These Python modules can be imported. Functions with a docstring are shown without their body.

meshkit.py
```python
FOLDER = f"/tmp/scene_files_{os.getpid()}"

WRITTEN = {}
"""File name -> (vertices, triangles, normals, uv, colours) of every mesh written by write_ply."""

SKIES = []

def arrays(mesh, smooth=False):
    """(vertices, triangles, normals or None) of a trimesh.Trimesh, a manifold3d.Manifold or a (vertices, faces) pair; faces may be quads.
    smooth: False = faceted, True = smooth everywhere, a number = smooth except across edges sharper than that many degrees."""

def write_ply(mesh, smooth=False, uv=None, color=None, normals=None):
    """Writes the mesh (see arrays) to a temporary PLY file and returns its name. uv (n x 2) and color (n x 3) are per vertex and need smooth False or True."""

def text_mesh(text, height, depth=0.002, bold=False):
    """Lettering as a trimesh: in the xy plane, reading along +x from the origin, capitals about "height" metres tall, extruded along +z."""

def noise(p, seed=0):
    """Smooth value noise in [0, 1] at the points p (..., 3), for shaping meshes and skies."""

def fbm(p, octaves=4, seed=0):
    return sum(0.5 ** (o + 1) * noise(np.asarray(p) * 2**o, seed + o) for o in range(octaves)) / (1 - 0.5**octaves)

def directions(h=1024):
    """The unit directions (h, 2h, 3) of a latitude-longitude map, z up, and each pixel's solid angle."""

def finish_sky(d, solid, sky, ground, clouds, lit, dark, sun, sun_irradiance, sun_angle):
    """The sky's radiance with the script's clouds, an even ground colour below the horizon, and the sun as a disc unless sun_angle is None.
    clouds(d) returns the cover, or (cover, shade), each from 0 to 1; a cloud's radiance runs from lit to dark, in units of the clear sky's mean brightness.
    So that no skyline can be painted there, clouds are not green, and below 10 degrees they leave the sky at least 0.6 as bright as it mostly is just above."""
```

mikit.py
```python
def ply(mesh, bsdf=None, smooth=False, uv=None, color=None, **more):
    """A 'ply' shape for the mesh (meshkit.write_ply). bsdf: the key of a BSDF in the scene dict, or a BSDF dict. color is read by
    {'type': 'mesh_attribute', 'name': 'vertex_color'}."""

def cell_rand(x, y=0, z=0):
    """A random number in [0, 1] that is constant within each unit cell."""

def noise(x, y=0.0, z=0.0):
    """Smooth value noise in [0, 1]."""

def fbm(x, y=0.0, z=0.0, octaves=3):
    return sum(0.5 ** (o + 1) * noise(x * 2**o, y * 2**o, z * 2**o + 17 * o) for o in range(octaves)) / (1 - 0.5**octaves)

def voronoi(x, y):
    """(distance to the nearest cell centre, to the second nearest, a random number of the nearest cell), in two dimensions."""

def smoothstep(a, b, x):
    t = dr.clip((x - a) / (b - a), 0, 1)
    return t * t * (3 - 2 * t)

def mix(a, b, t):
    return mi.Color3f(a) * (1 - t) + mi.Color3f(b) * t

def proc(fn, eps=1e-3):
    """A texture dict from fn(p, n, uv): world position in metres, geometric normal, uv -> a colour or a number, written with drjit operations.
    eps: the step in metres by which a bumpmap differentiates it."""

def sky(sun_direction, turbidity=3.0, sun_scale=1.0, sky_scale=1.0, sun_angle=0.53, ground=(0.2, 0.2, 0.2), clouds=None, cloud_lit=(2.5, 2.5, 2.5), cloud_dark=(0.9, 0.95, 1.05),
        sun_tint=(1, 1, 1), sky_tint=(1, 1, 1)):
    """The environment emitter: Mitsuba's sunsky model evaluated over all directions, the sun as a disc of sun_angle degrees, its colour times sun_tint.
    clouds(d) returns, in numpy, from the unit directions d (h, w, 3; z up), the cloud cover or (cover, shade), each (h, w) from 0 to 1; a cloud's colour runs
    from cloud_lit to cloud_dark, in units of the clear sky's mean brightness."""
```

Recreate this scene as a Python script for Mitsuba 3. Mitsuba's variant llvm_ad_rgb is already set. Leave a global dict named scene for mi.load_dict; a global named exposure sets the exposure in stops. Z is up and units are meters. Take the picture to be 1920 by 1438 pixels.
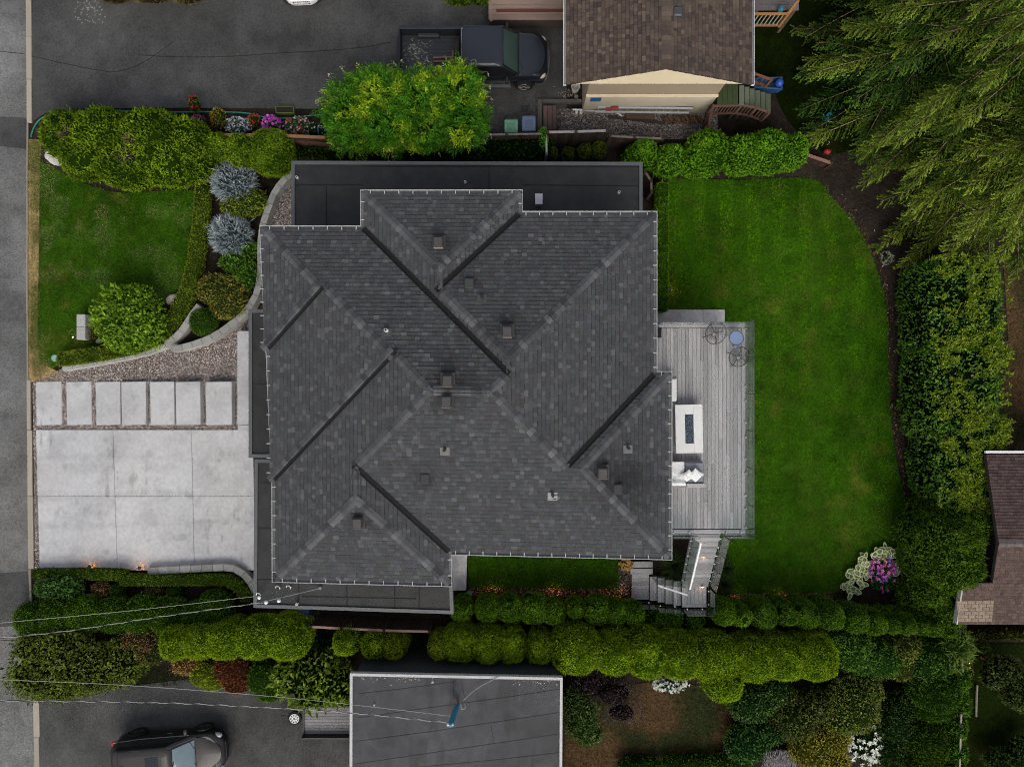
import math
import numpy as np
import drjit as dr
import mitsuba as mi
import mikit, meshkit
import trimesh
from shapely.geometry import Polygon, LineString, Point, box as sbox
from shapely import orient_polygons
from mikit import noise, fbm, voronoi, smoothstep, mix, cell_rand

# ------------------------------------------------------------------ camera, sky, exposure
H, F = 30.0, 1333.0            # camera height in metres, focal length in photo pixels (1920 wide)
T = mi.ScalarTransform4f
scene, labels = {}, {}
scene['camera'] = {'type': 'perspective', 'fov': math.degrees(2 * math.atan(960 / F)), 'fov_axis': 'x', 'near_clip': 0.5, 'far_clip': 2000.0,
                   'to_world': T().look_at(origin=[0, 0, H], target=[0, 0, 0], up=[0, 1, 0])}
scene['daylight'] = mikit.sky((0.10, -1.0, 0.95), turbidity=3, sun_scale=0.44, sun_angle=50, sky_scale=0.84, sun_tint=(0.86, 1.0, 1.21), sky_tint=(0.96, 1.0, 1.05), clouds=lambda d: 0.8 + 0 * d[..., 2], cloud_lit=(1.0, 1.0, 1.04))
exposure = 2.62


# ------------------------------------------------------------------ helpers
def P(px, py, z=0.0):
    """The point at height z that stands at this photo pixel."""
    s = (H - z) / F
    return np.array([(px - 960) * s, (719 - py) * s, z])


def XY(pts, z=0.0):
    return [tuple(P(a, b, z)[:2]) for a, b in pts]


def PG(pts, z=0.0):
    return Polygon(XY(pts, z)).buffer(0)


used = set()


def new(name):
    k, i = name, 0
    while k in used:
        i += 1
        k = f'{name}_{i:03d}'
    used.add(k)
    return k


def sub(parent, name):
    return new(f'{parent}__{name}')


def tag(key, label, cat=None, group=None, kind=None):
    d = {'label': label} if label else {}
    if cat: d['category'] = cat
    if group: d['group'] = group
    if kind: d['kind'] = kind
    labels[key] = d


def thing(name, label, cat, group=None):
    k = new(name)
    tag(k, label, cat, group)
    return k


def unit(a):
    a = np.asarray(a, float)
    return a / np.maximum(np.linalg.norm(a, axis=-1, keepdims=True), 1e-12)


BOXF = np.array([[0, 3, 2, 1], [4, 5, 6, 7], [0, 1, 5, 4], [1, 2, 6, 5], [2, 3, 7, 6], [3, 0, 4, 7]])


class MB:
    """Collects the pieces of one mesh."""

    def __init__(s):
        s.v, s.f, s.c, s.u, s.n = [], [], [], [], 0

    def add(s, v, f, c=(0.5, 0.5, 0.5), uv=(0.5, 0.0)):
        v = np.asarray(v, float).reshape(-1, 3)
        f = np.asarray(f, int)
        if f.shape[1] == 4:
            f = np.vstack([f[:, [0, 1, 2]], f[:, [0, 2, 3]]])
        s.v.append(v); s.f.append(f + s.n)
        s.c.append(np.broadcast_to(np.asarray(c, float), (len(v), 3)))
        s.u.append(np.broadcast_to(np.asarray(uv, float), (len(v), 2)))
        s.n += len(v)
        return s

    def tri(s, m, c, uv=(0.5, 0)):
        return s.add(m.vertices, m.faces, c, uv)

    def hexa(s, low, high, c, uv=(0.5, 0)):
        """Four low and four high corners, each counter-clockwise seen from above."""
        v = np.vstack([low, high])
        return s.add(v[BOXF].reshape(-1, 3), np.arange(24).reshape(6, 4), c, uv)

    def box(s, c, size, col, rz=0.0, uv=(0.5, 0), bev=0.0):
        x, y, z = np.asarray(size, float) / 2
        a = math.radians(rz)
        R = np.array([[math.cos(a), -math.sin(a), 0], [math.sin(a), math.cos(a), 0], [0, 0, 1]])
        if bev:
            b = min(bev, x * .45, y * .45, z * .9)
            r = np.array([[-x, -y + b], [-x + b, -y], [x - b, -y], [x, -y + b], [x, y - b], [x - b, y], [-x + b, y], [-x, y - b]])
            q = r * [(x - b) / x, (y - b) / y]
            rings = [np.column_stack([r, np.full(8, -z)]), np.column_stack([r, np.full(8, z - b)]), np.column_stack([q, np.full(8, z)])]
            return s.loft([k @ R.T + np.asarray(c) for k in rings], col, uv=uv)
        k = np.array([[-x, -y, 0], [x, -y, 0], [x, y, 0], [-x, y, 0]])
        return s.hexa((k - [0, 0, z]) @ R.T + c, (k + [0, 0, z]) @ R.T + c, col, uv)

    def loft(s, rings, col, cap=True, uv=(0.5, 0), closed=True):
        n = len(rings[0])
        v = np.vstack(rings)
        f = []
        m = n if closed else n - 1
        for k in range(len(rings) - 1):
            i = np.arange(m); j = (i + 1) % n
            f.append(np.stack([i + k * n, j + k * n, j + k * n + n, i + k * n + n], 1))
        s.add(v, np.vstack(f), col, uv)
        if cap:
            for ring, flip in ((rings[0], True), (rings[-1], False)):
                c = np.mean(ring, 0); i = np.arange(n)
                t = np.stack([i, (i + 1) % n, i * 0 + n], 1)
                s.add(np.vstack([ring, [c]]), t[:, ::-1] if flip else t, col, uv)
        return s

    def tube(s, pts, r, col, n=6, cap=True):
        pts = np.asarray(pts, float)
        r = np.broadcast_to(r, len(pts))
        d = unit(np.gradient(pts, axis=0))
        rings = []
        ref = np.array([0, 0, 1.0]) if abs(d[0][2]) < .9 else np.array([1.0, 0, 0])
        a = np.arange(n) * 2 * np.pi / n
        for p, t, q in zip(pts, d, r):
            u = unit(np.cross(t, ref)); w = np.cross(t, u)
            ref = -np.cross(t, u) if abs(np.dot(w, ref)) > .2 else ref
            u = unit(np.cross(t, ref)); w = np.cross(u, t)
            rings.append(p + q * (np.cos(a)[:, None] * u + np.sin(a)[:, None] * -w))
        return s.loft(rings, col, cap)

    def cyl(s, p0, p1, r, col, n=12, r1=None):
        return s.tube([p0, p1], [r, r if r1 is None else r1], col, n)

    def slab(s, poly, z0, z1, col=(0.5, 0.5, 0.5), uv=(0.5, 0)):
        if not hasattr(poly, 'geom_type'):
            poly = Polygon(poly)
        for g in getattr(poly, 'geoms', [poly]):
            if g.area > 1e-5:
                m = trimesh.creation.extrude_polygon(g, z1 - z0, engine='earcut')
                m.apply_translation([0, 0, z0])
                s.tri(m, col, uv)
        return s

    def ball(s, c, r, col, nu=12, nv=8, zlo=-1.0):
        th = np.linspace(math.asin(max(zlo, -1)), math.pi / 2, nv)
        a = np.arange(nu) * 2 * np.pi / nu
        r = np.broadcast_to(r, 3)
        rings = [np.column_stack([np.cos(a) * max(math.cos(t), 1e-3) * r[0], np.sin(a) * max(math.cos(t), 1e-3) * r[1], np.full(nu, math.sin(t) * r[2])]) + c for t in th]
        return s.loft(rings, col)

    def put(s, key, bsdf, smooth=False, extra=None):
        v, f = np.vstack(s.v), np.vstack(s.f)
        kw = {'uv': np.vstack(s.u)} if bsdf in UVMATS else ({'color': np.vstack(s.c)} if bsdf in VCMATS else {})
        scene[key] = mikit.ply((v, f), bsdf, smooth=smooth, **kw, **(extra or {}))
        return key


def quad(mb, a, b, c, d, col, uv=(0.5, 0)):
    return mb.add([a, b, c, d], [[0, 1, 2, 3]], col, uv)


def rrect(x0, x1, w, r, n=4, z=0.0):
    """Rounded rectangle ring, x from x0 to x1, half width w, counter-clockwise."""
    r = min(r, w * .98, (x1 - x0) * .49)
    out = []
    for cx, cy, a0 in ((x1 - r, w - r, 0), (x0 + r, w - r, 90), (x0 + r, -w + r, 180), (x1 - r, -w + r, 270)):
        for k in range(n + 1):
            a = math.radians(a0 + 90 * k / n)
            out.append((cx + r * math.cos(a), cy + r * math.sin(a), z))
    return np.array(out)


def place(mb, loc, rz):
    """Turns and moves everything in the mesh so far."""
    a = math.radians(rz)
    R = np.array([[math.cos(a), -math.sin(a), 0], [math.sin(a), math.cos(a), 0], [0, 0, 1]])
    mb.v = [v @ R.T + np.asarray(loc, float) for v in mb.v]
    return mb


def struct(name, mb, bsdf, label, kind='structure', smooth=False):
    k = new(name)
    mb.put(k, bsdf, smooth)
    tag(k, label, kind=kind)
    return k


def resample(pts, step):
    ls = LineString(pts)
    n = max(2, int(round(ls.length / step)) + 1)
    return np.array([ls.interpolate(t, True).coords[0] for t in np.linspace(0, 1, n)])


def smoothline(pts, n=6):
    """Catmull-Rom through the points."""
    p = np.asarray(pts, float)
    p = np.vstack([2 * p[0] - p[1], p, 2 * p[-1] - p[-2]])
    out = []
    for i in range(1, len(p) - 2):
        for t in np.arange(n) / n:
            out.append(0.5 * (2 * p[i] + (p[i + 1] - p[i - 1]) * t + (2 * p[i - 1] - 5 * p[i] + 4 * p[i + 1] - p[i + 2]) * t * t + (3 * p[i] - p[i - 1] - 3 * p[i + 1] + p[i + 2]) * t ** 3))
    out.append(p[-2])
    return np.array(out)


def strip(pts, w):
    return LineString(pts).buffer(w / 2, cap_style='flat', join_style='round')


# ------------------------------------------------------------------ materials
UVMATS = {'mat_wood'}
VCMATS = {'mat_matte', 'mat_satin', 'mat_gloss', 'mat_metal', 'mat_leaf', 'mat_shine'}
VC = {'type': 'mesh_attribute', 'name': 'vertex_color'}


def two(b):
    return {'type': 'twosided', 'b': b}


scene['mat_matte'] = two({'type': 'principled', 'base_color': VC, 'roughness': 0.85, 'specular': 0.25})
scene['mat_satin'] = two({'type': 'principled', 'base_color': VC, 'roughness': 0.45, 'specular': 0.5})
scene['mat_gloss'] = two({'type': 'principled', 'base_color': VC, 'roughness': 0.35, 'specular': 0.3, 'clearcoat': 0.45, 'clearcoat_gloss': 0.95})
scene['mat_shine'] = two({'type': 'principled', 'base_color': VC, 'roughness': 0.08, 'specular': 0.6})
scene['mat_metal'] = two({'type': 'principled', 'base_color': VC, 'roughness': 0.38, 'metallic': 0.9})
scene['mat_leaf'] = {'type': 'principledthin', 'base_color': VC, 'roughness': 0.55, 'spec_trans': 0.0, 'diff_trans': 0.5}
scene['mat_pane'] = {'type': 'thindielectric', 'int_ior': 1.5, 'specular_transmittance': {'type': 'rgb', 'value': (0.60, 0.70, 0.66)}}


def f_asphalt(p, n, uv):
    big = fbm(p.x * 0.35, p.y * 0.35, 3.0, 3)
    mid = fbm(p.x * 2.2, p.y * 2.2, 9.0, 3)
    grit = noise(p.x * 24, p.y * 24, 1.0)
    fine = noise(p.x * 60, p.y * 60, 5.0)
    v = 0.064 * (0.40 + 0.95 * big) * (0.7 + 0.6 * mid) * (0.50 + 0.55 * grit + 0.45 * fine)
    return mi.Color3f(v * 1.01, v * 1.0, v * 1.0)


def f_road(p, n, uv):
    c = f_asphalt(p, n, uv) * 2.2
    yellow = smoothstep(0.55, 0.75, fbm(p.x * 0.5, p.y * 0.2, 40.0))
    return c * mi.Color3f(1 + 0.04 * yellow, 1.0, 1 - 0.03 * yellow)


def f_concrete(p, n, uv):
    big = fbm(p.x * 0.55, p.y * 0.55, 7.0, 4)
    blot = smoothstep(0.45, 0.72, fbm(p.x * 1.3 + 5, p.y * 1.7, 2.0, 4))
    fine = fbm(p.x * 11, p.y * 11, 4.0, 3)
    scuff = smoothstep(0.60, 0.80, fbm(p.x * 5.0, p.y * 2.0, 11.0, 4)) * smoothstep(0.4, 0.7, fbm(p.x * .5 + 9, p.y * .5, 3.0, 2))
    v = 0.47 * (0.78 + 0.32 * big) * (1.0 - 0.11 * blot) * (0.86 + 0.28 * fine) * (1 - 0.28 * scuff)
    w = noise(p.x * 0.5, p.y * 0.5, 31.0)
    tyre = mi.Float(0)
    for yc in (-3.15, -4.75, -5.9, -7.35):
        yy = p.y - yc - 0.10 * dr.sin(p.x * 0.45 + yc)
        tyre += dr.exp(-dr.square(yy / 0.13))
    v = v * (1 - 0.10 * tyre * fbm(p.x * 1.6, p.y * 5.0, 5.0, 3) * 1.6)
    oil = smoothstep(0.71, 0.80, fbm(p.x * 1.7 + 11, p.y * 1.7 + 5, 9.0, 3))
    v = v * (1 - 0.16 * oil)
    return mi.Color3f(v * (1.0 + 0.03 * w), v, v * (1.03 - 0.02 * w))


def f_gravel(p, n, uv):
    d1, d2, r = voronoi(p.x * 26, p.y * 26)
    e = smoothstep(0.0, 0.25, d2 - d1)
    tone = 0.05 + 0.42 * r * r
    pink = cell_rand(dr.floor(r * 97), 3, 1)
    return mi.Color3f(tone * (1.05 + 0.12 * pink), tone * (0.93 + 0.05 * pink), tone * (0.86 + 0.1 * pink)) * (0.35 + 0.65 * e)


def f_soil(p, n, uv):
    a = fbm(p.x * 1.2, p.y * 1.2, 1.0, 4)
    b = fbm(p.x * 14, p.y * 14, 2.0, 3)
    c = noise(p.x * 38, p.y * 38, 4.0)
    v = 0.020 * (0.4 + 0.9 * a) * (0.35 + 1.0 * b + 0.5 * c)
    return mi.Color3f(v * 1.25, v * 0.95, v * 0.75)


def f_lawn(p, n, uv):
    a = fbm(p.x * 0.35 + 3, p.y * 0.35, 1.0, 4)
    b = fbm(p.x * 2.5, p.y * 2.5, 2.0, 3)
    c = fbm(p.x * 16, p.y * 16, 4.0, 3)
    k = (0.45 + 0.9 * a) * (0.55 + 0.8 * b) * (0.4 + 1.1 * c)
    dry = smoothstep(0.62, 0.86, fbm(p.x * 0.9 + 20, p.y * 0.9, 8.0, 3))
    g = mix((0.028, 0.082, 0.003), (0.070, 0.100, 0.010), dry)
    return g * k


def f_shaded_lawn(p, n, uv):
    return f_lawn(p, n, uv) * mi.Color3f(0.26, 0.17, 0.3)  # lawn colour darkened so that deep shade is painted in


def f_dry(p, n, uv):
    a = fbm(p.x * 0.8, p.y * 0.8, 6.0, 4)
    c = fbm(p.x * 18, p.y * 18, 4.0, 3)
    g = mix((0.40, 0.285, 0.14), (0.10, 0.11, 0.03), smoothstep(0.45, 0.75, a))
    return g * (0.35 + 1.1 * c)


def f_brown(p, n, uv):
    a = fbm(p.x * 0.5, p.y * 0.5, 6.0, 4)
    c = fbm(p.x * 15, p.y * 15, 4.0, 3)
    g = mix((0.075, 0.045, 0.022), (0.022, 0.028, 0.010), smoothstep(0.45, 0.72, a))
    return g * (0.35 + 1.2 * c)


def f_membrane(p, n, uv):
    a = fbm(p.x * 0.45, p.y * 0.7, 2.0, 4)
    b = fbm(p.x * 3, p.y * 3, 12.0, 3)
    c = noise(p.x * 40, p.y * 40, 3.0)
    v = 0.021 * (0.55 + 0.75 * a) * (0.6 + 0.8 * b) * (0.85 + 0.3 * c)
    return mi.Color3f(v, v * 1.0, v * 1.03)


def f_membrane2(p, n, uv):
    q = fbm(p.x * 0.6 + 7, p.y * 0.6, 15.0, 3)
    ring = smoothstep(0.02, 0.0, dr.abs(q - 0.55)) * 0.22 - smoothstep(0.56, 0.64, q) * 0.22
    drip = smoothstep(0.60, 0.75, fbm(p.x * 2.6, p.y * 0.5, 21.0, 3)) * 0.30
    return f_membrane(p + 31.0, n, uv) * (1 + ring - drip) * mi.Color3f(1.75, 1.75, 2.05)


def f_wood(p, n, uv):
    """uv.x: the plank's own tone; uv.y below 0.5: grain along y, else along x."""
    along = dr.select(uv.y < 0.5, p.y, p.x)
    across = dr.select(uv.y < 0.5, p.x, p.y)
    k = dr.floor(uv.x * 53)
    streak = fbm(across * 45 + k * 3.1, along * 1.3 + k, p.z * 3, 3)
    broad = fbm(across * 9 + k, along * 0.5, 8.0, 2)
    return mi.Color3f(0.34, 0.325, 0.335) * (0.52 + 0.60 * uv.x) * (0.66 + 0.42 * streak + 0.26 * broad)


def pr(fn, rough=0.9, spec=0.2, bump=None, scale=1.0, eps=0.01):
    b = {'type': 'principled', 'base_color': mikit.proc(fn), 'roughness': rough, 'specular': spec}
    if bump is not None:
        b = {'type': 'bumpmap', 'arbitrary': mikit.proc(bump, eps=eps), 'scale': scale, 'bsdf': b}
    return two(b)


def b_rough(p, n, uv):
    return fbm(p.x * 12, p.y * 12, p.z * 12, 3)


scene['mat_asphalt'] = pr(f_asphalt, 0.85, 0.3, b_rough, 0.012)
scene['mat_road'] = pr(f_road, 0.85, 0.3, b_rough, 0.012)
scene['mat_concrete'] = pr(f_concrete, 0.8, 0.3)
scene['mat_gravel'] = pr(f_gravel, 0.8, 0.3, lambda p, n, uv: voronoi(p.x * 26, p.y * 26)[0], -0.015, 0.006)
scene['mat_soil'] = pr(f_soil, 0.95, 0.1, b_rough, 0.05)
scene['mat_lawn'] = pr(f_lawn, 0.95, 0.05, b_rough, 0.04)
scene['mat_deep_lawn'] = pr(f_shaded_lawn, 0.95, 0.05)
scene['mat_dry'] = pr(f_dry, 0.95, 0.05, b_rough, 0.04)
scene['mat_brown'] = pr(f_brown, 0.95, 0.05, b_rough, 0.04)
scene['mat_membrane'] = pr(f_membrane, 0.62, 0.4)
scene['mat_membrane_pale'] = pr(f_membrane2, 0.62, 0.4)
scene['mat_wood'] = pr(f_wood, 0.7, 0.25)


# ------------------------------------------------------------------ foliage
def leaves(mb, pos, d, ln, wd, col, rng, face=None, loose=.55):
    n = len(pos)
    side = unit(np.cross(d, rng.normal(size=(n, 3)) if face is None else face + rng.normal(size=(n, 3)) * loose))
    ln, wd = np.broadcast_to(ln, n)[:, None], np.broadcast_to(wd, n)[:, None]
    v = np.stack([pos - d * ln * .4, pos + side * wd * .5, pos + d * ln * .6, pos - side * wd * .5], 1).reshape(-1, 3)
    i = (np.arange(n) * 4)[:, None]
    f = np.vstack([i + [0, 1, 2], i + [0, 2, 3]])
    mb.add(v, f, np.repeat(col, 4, 0))


def pn(q, p):
    return (np.abs(q) ** p).sum(-1) ** (1 / p)


def crown(mb, lobes, dens, ln, wd, dark, light, seed, p=2.2, out=.7, up=.5, rnd=.6, shell=.10, lump=.10, lumpf=2.0, core=.93, zmin=-.35, tone=3.0, clump=.5, corecol=None, extra=None, holes=0.0, gain=1.0, loose=.5):
    """Leaves through the outer shell of a union of lobes (cx, cy, cz, rx, ry, rz), over a dark inner body."""
    rng = np.random.default_rng(seed)
    dark, light = np.asarray(dark, float) * 1.4 * gain, np.minimum(np.asarray(light, float) * 2.5 * gain, .62)
    for li, L in enumerate(lobes):
        c, r = np.array(L[:3], float), np.array(L[3:6], float)
        area = 4 * np.pi * (((r[0] * r[1]) ** 1.6 + (r[0] * r[2]) ** 1.6 + (r[1] * r[2]) ** 1.6) / 3) ** (1 / 1.6) * (1.25 if p > 3 else 1.0)
        n = int(area * dens)
        d = unit(rng.normal(size=(n, 3)))
        if p > 3:  # spread evenly over a boxy body
            d = rng.uniform(-1, 1, size=(n, 3))
            k = rng.choice(3, n, p=np.array([r[1] * r[2], r[0] * r[2], r[0] * r[1]]) / (r[1] * r[2] + r[0] * r[2] + r[0] * r[1]))
            d[np.arange(n), k] = np.sign(rng.normal(size=n))
        b = d / pn(d, p)[:, None]
        b = b[b[:, 2] > zmin]
        n = len(b)
        fl = 1 + lump * 2 * (meshkit.fbm(b * lumpf + seed * 1.7 + li * 5.3, 3) - .5)
        pos = c + r * b * (fl * (1 - shell * rng.random(n) ** 1.5))[:, None]
        keep = np.ones(n, bool)
        for lj, K in enumerate(lobes):
            if lj != li:
                keep &= pn((pos - np.array(K[:3])) / np.array(K[3:6]), p) > .9
        if holes: keep &= meshkit.fbm(pos * 2.6 + seed * 3.1, 3) > holes
        pos, b = pos[keep], b[keep]
        n = len(pos)
        if n:
            nr = unit(np.sign(b) * np.abs(b) ** (p - 1) / r)
            dd = unit(nr * out + rng.normal(size=(n, 3)) * rnd + [0, 0, up])
            t = np.clip((1 - clump) * rng.random(n) + clump * (meshkit.fbm(pos * tone + seed, 3) * 2.4 - .7), 0, 1)
            col = dark + (light - dark) * t[:, None]
            if extra is not None:
                e = rng.random(n) < extra[1]
                col = np.where(e[:, None], np.asarray(extra[0]), col)
            s = rng.uniform(.65, 1.3, n)
            stray = rng.random(n) < .025
            pos = pos + nr * (stray * ln * rng.uniform(.3, 1.0, n))[:, None]
            s = np.where(stray, s * 1.5, s)
            dd = np.where(stray[:, None], unit(nr + rng.normal(size=(n, 3)) * .4 + [0, 0, .4]), dd)
            leaves(mb, pos, dd, ln * s, wd * s, col * rng.uniform(.8, 1.2, (n, 1)), rng, nr + [0, 0, .15], loose)
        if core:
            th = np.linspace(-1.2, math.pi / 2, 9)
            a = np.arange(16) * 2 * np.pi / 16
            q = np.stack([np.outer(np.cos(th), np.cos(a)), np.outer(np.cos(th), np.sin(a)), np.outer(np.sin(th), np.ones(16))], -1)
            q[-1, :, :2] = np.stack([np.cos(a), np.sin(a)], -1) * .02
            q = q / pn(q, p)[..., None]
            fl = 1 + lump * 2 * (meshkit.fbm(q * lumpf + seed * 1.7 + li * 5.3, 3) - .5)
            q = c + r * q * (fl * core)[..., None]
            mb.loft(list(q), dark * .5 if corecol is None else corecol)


def stake(parent, x, y, h, r=.05, name='trunk'):
    mb = MB().tube([[x, y, -.05], [x, y, h * .5], [x + .02, y, h]], [r, r * .8, r * .5], (.07, .05, .035), 7)
    return mb.put(sub(parent, name), 'mat_matte')


CED_D, CED_L = (.028, .060, .005), (.125, .185, .010)


def cedar(px, py, wpx, h, label, seed, name='cedar', group=None, dark=CED_D, light=CED_L, dens=1000, lump=.06, stretch=1.0, cat='cedar', ln=.060, wd=.028, extra=None):
    """A clipped cedar whose crown shows round this pixel, wpx photo pixels wide and h metres tall."""
    zc = h * .62
    c = P(px, py, zc)
    r = wpx / 2 * (H - zc) / F
    k = thing(name, label, cat, group)
    mb = MB()
    g = np.random.default_rng(seed * 13 + 5)
    L = [(c[0], c[1], h * .52, r * .95, r * stretch * .95, h * .5)]
    for i in range(g.integers(2, 5) if wpx > 34 else 1):
        a, q, f = g.uniform(0, 6.28), g.uniform(.25, .48), g.uniform(.5, .74)
        hh = h * g.uniform(.72, 1.03)
        L.append((c[0] + r * q * math.cos(a), c[1] + r * stretch * q * math.sin(a), hh * .52, r * f, r * stretch * f, hh * .5))
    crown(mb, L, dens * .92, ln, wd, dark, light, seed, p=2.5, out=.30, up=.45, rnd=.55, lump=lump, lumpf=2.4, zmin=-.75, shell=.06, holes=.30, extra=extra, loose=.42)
    mb.put(sub(k, 'crown'), 'mat_leaf')
    stake(k, c[0], c[1], h * .6)
    return k


def shrub(name, label, cat, lobes_px, dens, ln, wd, dark, light, seed, group=None, trunk=True, part='crown', **kw):
    """lobes_px: (px, py, width px, height px, z low, z high) of each lobe."""
    k = thing(name, label, cat, group)
    L = []
    for (a, b, w, hh, z0, z1) in lobes_px:
        zc = (z0 + z1) / 2
        s = (H - zc) / F
        c = P(a, b, zc)
        L.append((c[0], c[1], zc, w / 2 * s, hh / 2 * s, (z1 - z0) / 2))
    mb = MB()
    crown(mb, L, dens, ln, wd, dark, light, seed, **kw)
    mb.put(sub(k, part), 'mat_leaf')
    if trunk:
        stake(k, L[0][0], L[0][1], max(.2, L[0][2]))
    return k


def hedge_along(name, label, pts_px, wpx, h, dens, ln, wd, dark, light, seed, step=.35, **kw):
    """A clipped hedge that follows a line on the ground."""
    z = h * .6
    q = resample([tuple(P(a, b, z)[:2]) for a, b in pts_px], step)
    s = (H - z) / F
    L = [(x, y, h * .5, wpx / 2 * s * .98, wpx / 2 * s * .98, h * .5) for x, y in q]
    k = thing(name, label, 'hedge')
    mb = MB()
    crown(mb, L, dens, ln, wd, dark, light, seed, p=5, **kw)
    mb.put(k, 'mat_leaf')
    return k


def grass_blades(poly, dens, seed, cols, h=(.03, .07), z=.03, wid=.016, f=.8, stripe=0.0):
    rng = np.random.default_rng(seed)
    x0, y0, x1, y1 = poly.bounds
    n = int((x1 - x0) * (y1 - y0) * dens)
    p = rng.uniform([x0, y0], [x1, y1], (n, 2))
    import shapely
    edge = poly.buffer(.10)
    p = p[shapely.contains_xy(poly, p[:, 0], p[:, 1]) | (shapely.contains_xy(edge, p[:, 0], p[:, 1]) & (meshkit.noise(np.column_stack([p * 3.5, np.zeros(n)])) > .5))]
    n = len(p)
    t = np.clip(meshkit.fbm(np.column_stack([p * f, np.full(n, seed)]), 5) * 3.6 - 1.3, 0, 1)
    t = np.clip(.55 * t + .40 * np.clip(meshkit.fbm(np.column_stack([p * [2.6, 1.5], np.full(n, 7.0)]), 3) * 3.6 - 1.3, 0, 1) + .45 * np.clip(meshkit.fbm(np.column_stack([p * .16 + 2.2, np.full(n, 3.0)]), 2) * 3 - 1, 0, 1) - .16 + rng.normal(size=n) * .18, 0, 1.15)[:, None]
    col = (np.asarray(cols[0]) * (1 - t) + np.asarray(cols[1]) * t) * rng.uniform(.4, 1.65, (n, 1))
    if len(cols) > 2:
        dry = np.clip(meshkit.fbm(np.column_stack([p * 1.1 + 40, np.full(n, seed)]), 4) * 7 - 3.75, 0, .75)[:, None]
        col = col * (1 - dry) + np.asarray(cols[2]) * dry
    a = rng.uniform(0, 2 * np.pi, n)
    u = np.column_stack([np.cos(a), np.sin(a), a * 0]) * wid * .5
    hh = rng.uniform(*h, n)
    lean = rng.normal(size=(n, 2)) * .45 * hh[:, None]
    lean[:, 1] += stripe * hh * np.sign(np.sin(p[:, 0] * 2 * np.pi / 1.1 + .3 * np.sin(p[:, 1])))
    b = np.column_stack([p, np.full(n, z)])
    tip = b + np.column_stack([lean, hh])
    v = np.stack([b - u, b + u, tip], 1).reshape(-1, 3)
    mb = MB()
    mb.add(v, np.arange(3 * n).reshape(-1, 3), np.repeat(col, 3, 0))
    return mb


lamp_no = [0]


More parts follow.
